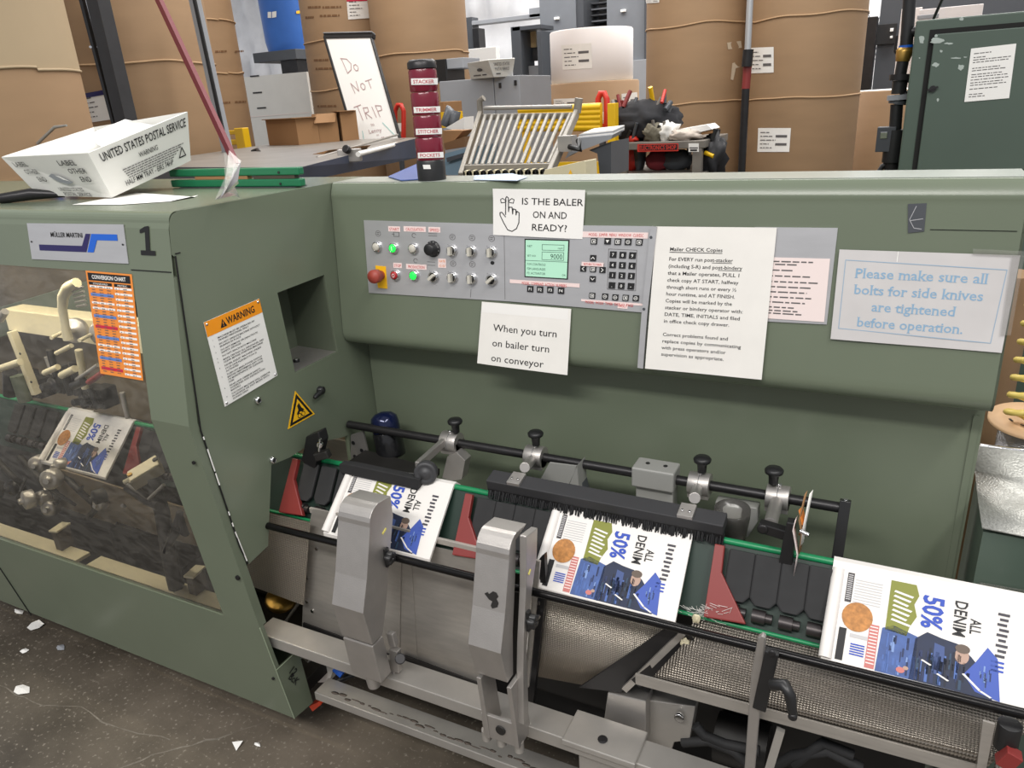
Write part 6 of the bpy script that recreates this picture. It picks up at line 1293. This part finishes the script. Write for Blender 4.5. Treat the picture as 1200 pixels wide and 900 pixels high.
S = sheet_on(hd_, [(1138, 57), (1191, 51), (1182.5, 115), (1130, 119.5)], 85, 110, .001); q = MB(); q.sheet(S, PAPERW, 4, 4, .0006)
for i, v in enumerate((12, 20, 25, 30, 42, 47, 55, 60, 66, 72, 77, 85, 96, 101)): q.words(S, 7, [40, 30, 78, 74, 60, 72, 66, 76, 78, 70, 76, 60, 34, 38][i], v, 2.4, INKG, .001, i)
tag(q.build('cabinet_notice'), 'white typed notice taped on the door of the tall green cabinet', 'paper')
block('dark_press', 'dark grey press unit behind the black pipe', 'machine', [('tower', [down(pxbox(1030, -60, 1200, 118, 9.5, 1, GREYD)), down(pxbox(1012, 20, 1024, 110, 9.0, .3, BLKSTEEL))]), ('control_niche', [pxbox(1027, 28, 1050, 52, 9.44, .06, BLACK), pxbox(1043, 33, 1047, 37, 9.40, .04, WHITE), pxbox(1043, 42, 1046, 45, 9.40, .04, WHITE)])])
block('white_sheeting', 'tall white panels leaning in front of the dark grey press', 'panel', [('panel', [down(pxbox(1051, 10, 1075, 108, 8.2, .1, mat('off_white_panel', (236, 230, 228), .5))), down(pxbox(1076, 8, 1150, 40, 8.0, .1, MATS['off_white_panel']))]), ('clip_rail', [pxbox(1075, 17, 1100, 22, 7.9, .06, GREY)])])
q = MB(); A = at(1006, 20, Y=11); B = at(1034, 20, Y=11)
for i in range(9):
    x0 = A.x + (B.x-A.x)*i/8
    q.tube([(x0, 11, A.z-.5), (x0+.5, 11, A.z+.5)], .006, GREY, 4, False); q.tube([(x0+.1, 11.01, A.z-.5), (x0-.4, 11.01, A.z+.5)], .006, GREY, 4, False)
q.tube([(A.x-.5, 11, A.z+.5), (B.x+.6, 11, A.z+.5)], .03, GREY, 8); q.tube([(A.x-.45, 11, 0), (A.x-.45, 11, A.z+.5)], .03, GREY, 8); tag(q.build('chain_link_fence'), 'piece of grey chain-link fence above the short roll', 'fence')
q = MB(); q.tube([at(1106, -5, Y=2.55), at(1094, 22, Y=2.6)], .004, BLACK, 6); tag(q.build('thin_cable'), 'thin black cable hanging above the tall green cabinet', 'cable')
# ------------------------------------------------------------------ posts and straps at the left
q = MB(); a = at(53, -10, Y=2.9); b_ = at(89, 153, Y=2.9); b2 = a.lerp(b_, (a.z-.01)/(a.z-b_.z)); q.bar(a, b2, .016, .022, BLACK, (0,-1,0)); tag(q.build('black_strap'), 'thin black bar in front of the widest roll', 'bar')
mast = thing('dark_mast', 'wide dark mast rising behind the postal tray', 'mast', at(150, 140, Y=2.6))
a = at(112, -12, Y=2.6); b_ = at(150, 150, Y=2.6); d = (b_-a); q = MB(); q.bar(a, a+d*((a.z-.01)/-d.z), .078, .07, mat('dark_mast_paint', (60, 60, 62), .45, .3, var=.1, vscale=20), (0,-1,0)); q.build('mast', mast, .003)
a = at(93, -12, Y=2.62); b_ = at(134, 145, Y=2.62); d = (b_-a); q = MB(); d = d*((a.z-.01)/-d.z); q.bar(a, a+d, .020, .02, BLKSTEEL, (0,-1,0)); q.bar(a+V((.025,.01,0)), a+d+V((.025,.01,0)), .008, .02, CHROME, (0,-1,0)); q.build('slide_track', mast)
for x, y in ((106, 55), (115, 55)): q = MB(); q.cyl(at(x, y, Y=2.58), at(x, y, Y=2.57), .006, CHROME, n=8); q.build('bolt', mast)
q = MB(); a = at(184, -5, Y=2.3); b_ = at(277, 193, Y=2.15); q.bar(a, b_, .022, .02, mat('oxblood_pole', (116, 44, 52), .45), (0,-1,0)); tag(q.build('red_brown_pole'), 'slanting red-brown pole right of the dark mast', 'pole')
pf = thing('profile_post', 'grey aluminium profile post beside the slanting red-brown pole', 'post', at(268, 190, Y=3.0))
a = at(226, -10, Y=3.0); b_ = at(269, 188, Y=3.0); q = MB(); k_ = (a.z-.01)/(a.z-b_.z); q.bar(a, a+(b_-a)*k_, .045, .04, GREY, (0,-1,0)); q.build('profile', pf, .003)
a = a+V((.022,-.022,0)); b_ = b_+V((.022,-.022,0)); q = MB(); q.bar(a, a+(b_-a)*k_, .018, .01, BLACK, (0,-1,0)); q.build('slot_strip', pf)
q = MB(); g0 = at(0, 122, Y=2.0); g1 = at(17, 185, Y=2.0); q.tube([g0, g0.lerp(g1, (g0.z-.01)/(g0.z-g1.z))], .012, BLKSTEEL, 8); tag(q.build('grey_rod'), 'thin grey rod at the left edge behind the postal tray', 'rod')
q = MB(); w0 = at(40, 172, Y=1.9); q.tube([V((w0.x-.05, 1.9, .01)), V((w0.x-.05, 1.9, w0.z-.06)), w0, at(64, 149, Y=1.9), at(78, 147, Y=1.9)], [.006, .006, .006, .006, .004], mat('grey_wire', (170, 170, 166), .4, .4), 8); tag(q.build('bent_wire'), 'bent grey wire sticking up out of the postal tray', 'wire')
q = MB(); q.span(at(-30, 182, Y=2.05), at(-5, 140, Y=2.2), PAPERW); q.prism([at(*p, Y=2.05) for p in ((-30, 150), (2, 152), (10, 182), (-30, 182))], (0, .02, 0), PAPERW); tag(q.build('white_card'), 'white card at the left edge behind the postal tray', 'card')
# things on the cabinet top
zc = 1.441
for i, (x, mm, lb) in enumerate(((4, GREYD, 'dark grey can at the far left edge under the postal tray corner'), (14, BLUE, 'bright blue can under the postal tray corner, left of the white can'), (22, PAPER, 'white can under the left postal tray corner'), (28, NAVY, 'navy can just right of the white can under the postal tray'))): c = at(x-4, 225, Z=zc); q = MB(); q.lathe((c.x, c.y+.15, zc), (0,0,1), [(.012, 0), (.0125, .07), (.009, .076), (.009, .08)], mm, 14); tag(q.build('marker_can'), lb, 'can', 'cans under the postal tray')
t = thing('postal_tray', 'large white corrugated postal tray with bold black capitals tipped on the cabinet top', 'tray', at(133, 230, Z=zc))
# bottom corners on the top, opening tipped towards the viewer
b0 = at(45, 228, Z=zc+.012); b1 = at(131, 231, Z=zc+.004); bb_ = at(223, 188, Z=1.505); 
t0 = at(2, 184, Y=b0.y-.03); t1 = at(103, 179, Y=b1.y-.05); t2 = at(219, 131, Y=bb_.y+.00)
t3 = at(128, 139, Y=bb_.y+.12) ; b3 = b0 + (bb_-b1)
t3 = t0 + (t2-t1)*.88 + V((0, .0, -.012))
Q = [t0, t1, t2, t3, b0, b1, bb_, b3]; q = MB(); q.add(Q, [(0,1,5,4), (1,2,6,5), (2,3,7,6), (3,0,4,7), (4,5,6,7)], PLASTW); o = q.build('tray_body', t); so = o.modifiers.new('solid', 'SOLIDIFY'); so.thickness = .003; so.offset = 0
q = MB()
S = Sheet([t1, t2, bb_, b1], 120, 48)
q.text(S, 'UNITED STATES POSTAL SERVICE', 8, 12.5, 8.6, INK, width=108, off=.003, bold=.6); q.text(S, 'WARNING', 62, 23, 5.2, INK, 'C', 25, .003, bold=.2)
for i in range(5): q.words(S, 25+i, 110-i*4, 28+i*2.3, 1.3, INKG, .003, i)
q.text(S, 'HALF MM TRAY - EIRS 74HP', 22, 43.5, 5.6, INK, width=70, off=.003, bold=.1)
q.line(S, [(102, 40), (107, 31), (112, 40)], 1.2, INK, .003, True); q.build('side_print', t, label='long side printed in black capitals'); q = MB()
S = Sheet([t0, t1, b1, b0], 100, 48)
for i, (tx, u, u2) in enumerate((('LABEL', 7, 61), ('OTHER', 13, 67), ('END', 21, 75))): q.text(S, tx, u, 12+i*9.2, 6, INK, width=17 if i < 2 else 11, off=.003, bold=.2); q.text(S, tx, u2, 12+i*9.2, 6, INK, width=21 if i < 2 else 13, off=.003, bold=.3)
q.text(S, 'UNITED STATES', 38, 41.5, 4.4, INK, width=32, off=.003, bold=.2); q.text(S, 'POSTAL SERVICE', 40, 47.3, 4.4, INK, width=36, off=.003, bold=.2)
q.shape(S, [(38, 24), (44, 21), (54, 24), (64, 31), (56, 33.5), (46, 31)], GREY, .0025); q.shape(S, [(47, 22.5), (53, 24), (61, 30), (54, 28)], PAPERW, .0035)
q.build('side_print', t, label='LABEL OTHER END print and hand hole')
q = MB(); S = Sheet([t0+(b0-t0)*.06, t3+(b3-t3)*.06, b3, b0], 100, 40)
for i in range(6): q.words(S, 8, 88, 5+i*3.2, 1.2, mat('faint_print', (176, 178, 178), .6), -.003, i)
q.build('inner_print', t)
tt = lambda a, b, h: t1 + (t2-t1)*a + (t0-t1)*b + V((0,0,h))
q = MB(); q.prism([tt(.30, .12, -.03), tt(.62, .80, -.012), tt(.97, .70, -.004), tt(.90, .10, -.03)], (0,.0,-.002), PAPERW); tag(q.build('loose_sheet'), 'white sheet standing inside the postal tray', 'paper')
q = MB(); q.prism([at(*p, Z=zc) for p in ((85, 240), (160, 226), (228, 231), (232, 229), (200, 236), (140, 240))], (0,0,.0006), PAPERW); tag(q.build('flat_sheet'), 'white sheet lying flat on the cabinet top under the postal tray', 'paper')
q = MB(); A = at(0, 233, Z=zc+.01); B = at(75, 228, Z=zc+.01); q.tube([A, A.lerp(B, .5)+V((0,0,.006)), B], [.012, .014, .006], BLKSTEEL, 10); tag(q.build('dark_file'), 'dark flat tool lying in front under the left tray corner', 'tool')
BYG = 1.39
for y, lb in ((201, 'upper of the two green bars lying behind the cabinet top'), (214, 'lower of the two green bars, resting on the cabinet top')):
    zz_ = at(300, y, Y=BYG).z; xr_ = at(353 + (2 if y > 205 else 0), y, Y=BYG).x
    t = thing('green_bar', lb, 'bar', (xr_, BYG, zz_-.009), 'green bars on the cabinet'); q = MB(); q.span((-1.69, BYG-.01, zz_-.009), (xr_, BYG+.01, zz_+.009), mat('green_bar_paint', (28, 112, 74), .35)); q.build('bar', t, .003); q = MB(); q.cyl((xr_-.06, BYG-.010, zz_-.002), (xr_-.06, BYG-.012, zz_-.002), .003, BLACK, n=8); q.build('bar_hole', t)
bz = at(300, 214, Y=BYG).z-.009
if bz > 1.4415: q = MB(); q.span((-1.66, BYG-.012, 1.4405), (-1.27, BYG+.03, bz-.0003), GREYD); tag(q.build('dark_support'), 'dark strip under the green bars on the cabinet top', 'support')
uz = at(300, 201, Y=BYG).z-.009
q = MB(); q.span((-1.60, BYG-.008, bz+.0183), (-1.42, BYG+.008, uz-.0003), CARD); tag(q.build('wood_spacer'), 'tan spacer strip between the two green bars', 'spacer')
q = MB(); q.span((-1.40, BYG-.008, bz+.0183), (-1.27, BYG+.008, uz-.0003), DKBRN); tag(q.build('dark_spacer'), 'dark spacer block at the right end between the green bars', 'spacer')
# cellophane
t = thing('cellophane_scrap', 'crumpled clear cellophane taped to the cabinet corner', 'plastic', hit_side(268, 235)[0])
q = MB(); P_ = [at(x, y, X=XS+.004) for x, y in ((247, 234), (262, 205), (271, 177), (275, 190), (265, 214), (281, 216), (285, 233), (270, 229))]
for i, p in enumerate(P_): p.y += .01*math.sin(i*2.1); p.x += .012*math.cos(i*1.7)
c = sum(P_, V())/len(P_); 
q.add(P_+[at(264, 224, X=XS+.02)], [(i, (i+1) % 8, 8) for i in range(8)], CELLO); q.add([p+V((.006,.008,.002)) for p in P_[:6]]+[at(262, 228, X=XS+.03)], [(i, (i+1) % 6, 6) for i in range(6)], CELLO); q.build('film', t)
# ------------------------------------------------------------------ right front: hammered box, wire spool
t = thing('hammered_box', 'green box with flat hammered silver top at the right edge', 'box', (.5, 1.5, 0))
HAM = mat('hammered_silver', (176, 176, 170), .38, .5, var=.12, vscale=90, bump=.6, bscale=240)
xs = .2
pr = [(1.50, 1.012), (1.415, .978), (1.385, .940), (1.370, .80), (1.370, 0), (1.50, 0)]
q = MB(); q.prism([(1.61, .832), (1.404, .826), (1.404, 0), (1.61, 0)], (.75, 0, 0), GC, lambda p: V((xs+.004, p[0], p[1]))); q.build('box_body', t)
q = MB(); W_ = 8; rows = [(1.615, .896), (1.610, .840), (1.50, .837), (1.396, .832)]; vs = [V((xs+.75*i/W_, y-.002, z+.004+.004*math.sin(i*1.3+y*20))) for y, z in rows for i in range(W_+1)]
q.add(vs, [(j*(W_+1)+i, j*(W_+1)+i+1, (j+1)*(W_+1)+i+1, (j+1)*(W_+1)+i) for j in range(3) for i in range(W_)], HAM, True); o = q.build('top_sheet', t, label='hammered silver sheet top'); so = o.modifiers.new('solid', 'SOLIDIFY'); so.thickness = .003
q = MB(); q.tube([V((xs+.002, 1.615, .902)), V((xs+.05, 1.615, .902)), V((xs+.3, 1.617, .904))], .005, CHROME, 8); q.build('edge_trim', t)
q = MB(); q.bar(at(1147, 691, Y=1.39), at(1220, 704, Y=1.39), .022, .018, CLEARP, (0,-1,0)); q.tube([at(1165, 690, Y=1.375), at(1215, 701, Y=1.375)], .003, CHROME, 6); q.build('clear_handle', t, .005)
t = thing('wire_spool', 'wire spool with round brown board flange at the right edge', 'spool', (.33, 1.56, 1.0))
cc = V((.275, 1.66, 1.02)); Rf = .12; ax = V((0, -.08, 1)).normalized()
ce = at(1212, 492, Y=1.74); cc = V((ce.x, ce.y, ce.z)); Rf = ce.x - at(1157, 490, Y=1.74).x
MDF = mat('brown_board', (206, 170, 130), .6, var=.05)
q = MB(); q.lathe(cc, ax, [(Rf, -.008), (Rf, .0), (.012, .0), (.012, -.008)], MDF, 40)
for k in range(9): a_ = k*2*math.pi/9; p = cc+V((.045*math.cos(a_), .045*math.sin(a_), .0005)); q.box(p, (.012, .004, .001), DARK, Matrix.Rotation(a_+1.57, 3, 'Z'))
q.lathe(cc, ax, [(.012, .001), (.001, .0015)], DARK, 16); q.build('flange', t)
q = MB(); q.lathe(cc, ax, [(Rf*.72, -.13), (Rf*.72, -.008)], mat('bright_wire', (190, 192, 196), .25, .9, bump=.8, bscale=300, stretch=(.05, .05, 8)), 40); q.build('wire_coil', t)
q = MB(); q.lathe(cc, ax, [(Rf, -.140), (Rf, -.13), (.01, -.13)], MDF, 40); q.build('flange', t)
q = MB(); q.cyl((cc.x, cc.y, 0), cc+V((0,.01,-.14)), .04, BLKSTEEL); q.lathe((cc.x, cc.y, 0), (0,0,1), [(.14, 0), (.14, .02), (.05, .03)], BLKSTEEL, 24); q.build('stand', t)
q = MB(); hc = at(1201, 452, Y=1.70); pts = [(hc.x+.022*math.cos(k*.5), hc.y+.022*math.sin(k*.5), cc.z+.008+.0030*k) for k in range(84)]; q.tube(pts, .0065, mat('yellow_hose', (228, 204, 110), .4), 8); tag(q.build('coiled_hose'), 'yellow coiled air hose above the wire spool', 'hose')
tb0 = at(1183, 320, Y=2.0); q = MB(); q.tube([tb0, V((tb0.x-.0, 2.0, 0))], .055, mat('brown_tube', (140, 112, 82), .6, var=.1), 20); tag(q.build('cardboard_tube'), 'brown cardboard tube standing behind the right end of the hood', 'tube')
# ------------------------------------------------------------------ scraps on the floor
SG = 'paper scraps on the concrete floor'
for i, (x, y, w_, lb) in enumerate(((26, 808, .040, 'largest white paper scrap on the open floor at the left'), (278, 874, .030, 'triangular white scrap on the floor in front of the skirt corner'), (28, 763, .022, 'small white scrap on the floor left of the skirt middle'), (42, 734, .045, 'crumpled white scrap touching the skirt at the left edge'), (22, 717, .030, 'white scrap half under the skirt by its seam'), (71, 759, .026, 'thin grey sliver of paper under the skirt edge'), (302, 873, .014, 'thin pale sliver right of the triangular scrap'))):
    c = at(x, y, Z=.001); rr = random.Random(i); k = 3 if i == 1 else 6; q = MB()
    vs = [V((c.x+w_*math.cos(a*2*math.pi/k+i)*rr.uniform(.5, 1), c.y+w_*.6*math.sin(a*2*math.pi/k+i)*rr.uniform(.5, 1), .001+rr.uniform(0, .012 if i in (1, 3) else .003))) for a in range(k)]
    q.add(vs+[c+V((0,0,.006))], [(a, (a+1) % k, k) for a in range(k)], PAPERW if i != 5 else GREY); o = q.build('paper_scrap'); so = o.modifiers.new('solid', 'SOLIDIFY'); so.thickness = .0006; tag(o, lb, 'scrap', SG)

# ------------------------------------------------------------------ light
wd = bpy.data.worlds.new('world'); SC.world = wd; wd.use_nodes = True
wd.node_tree.nodes['Background'].inputs[0].default_value = (.93, .95, 1, 1); wd.node_tree.nodes['Background'].inputs[1].default_value = WORLD
def area(loc, size, energy, tgt=None, col=(1, .97, .93)):
    l = bpy.data.lights.new('ceiling_lamp', 'AREA'); l.shape = 'RECTANGLE'; l.size, l.size_y = size; l.energy = energy; l.color = col
    o = bpy.data.objects.new('ceiling_lamp', l); COL.objects.link(o); o.location = loc
    if tgt: o.rotation_euler = (V(tgt)-V(loc)).to_track_quat('-Z', 'Y').to_euler()
    return o
for a in LAMPS: area(*a)
vs = SC.view_settings; vs.view_transform = 'Standard'; vs.look = 'None'; vs.gamma = 1; vs.exposure = EXPO; vs.use_curve_mapping = False
SC.display_settings.display_device = 'sRGB'
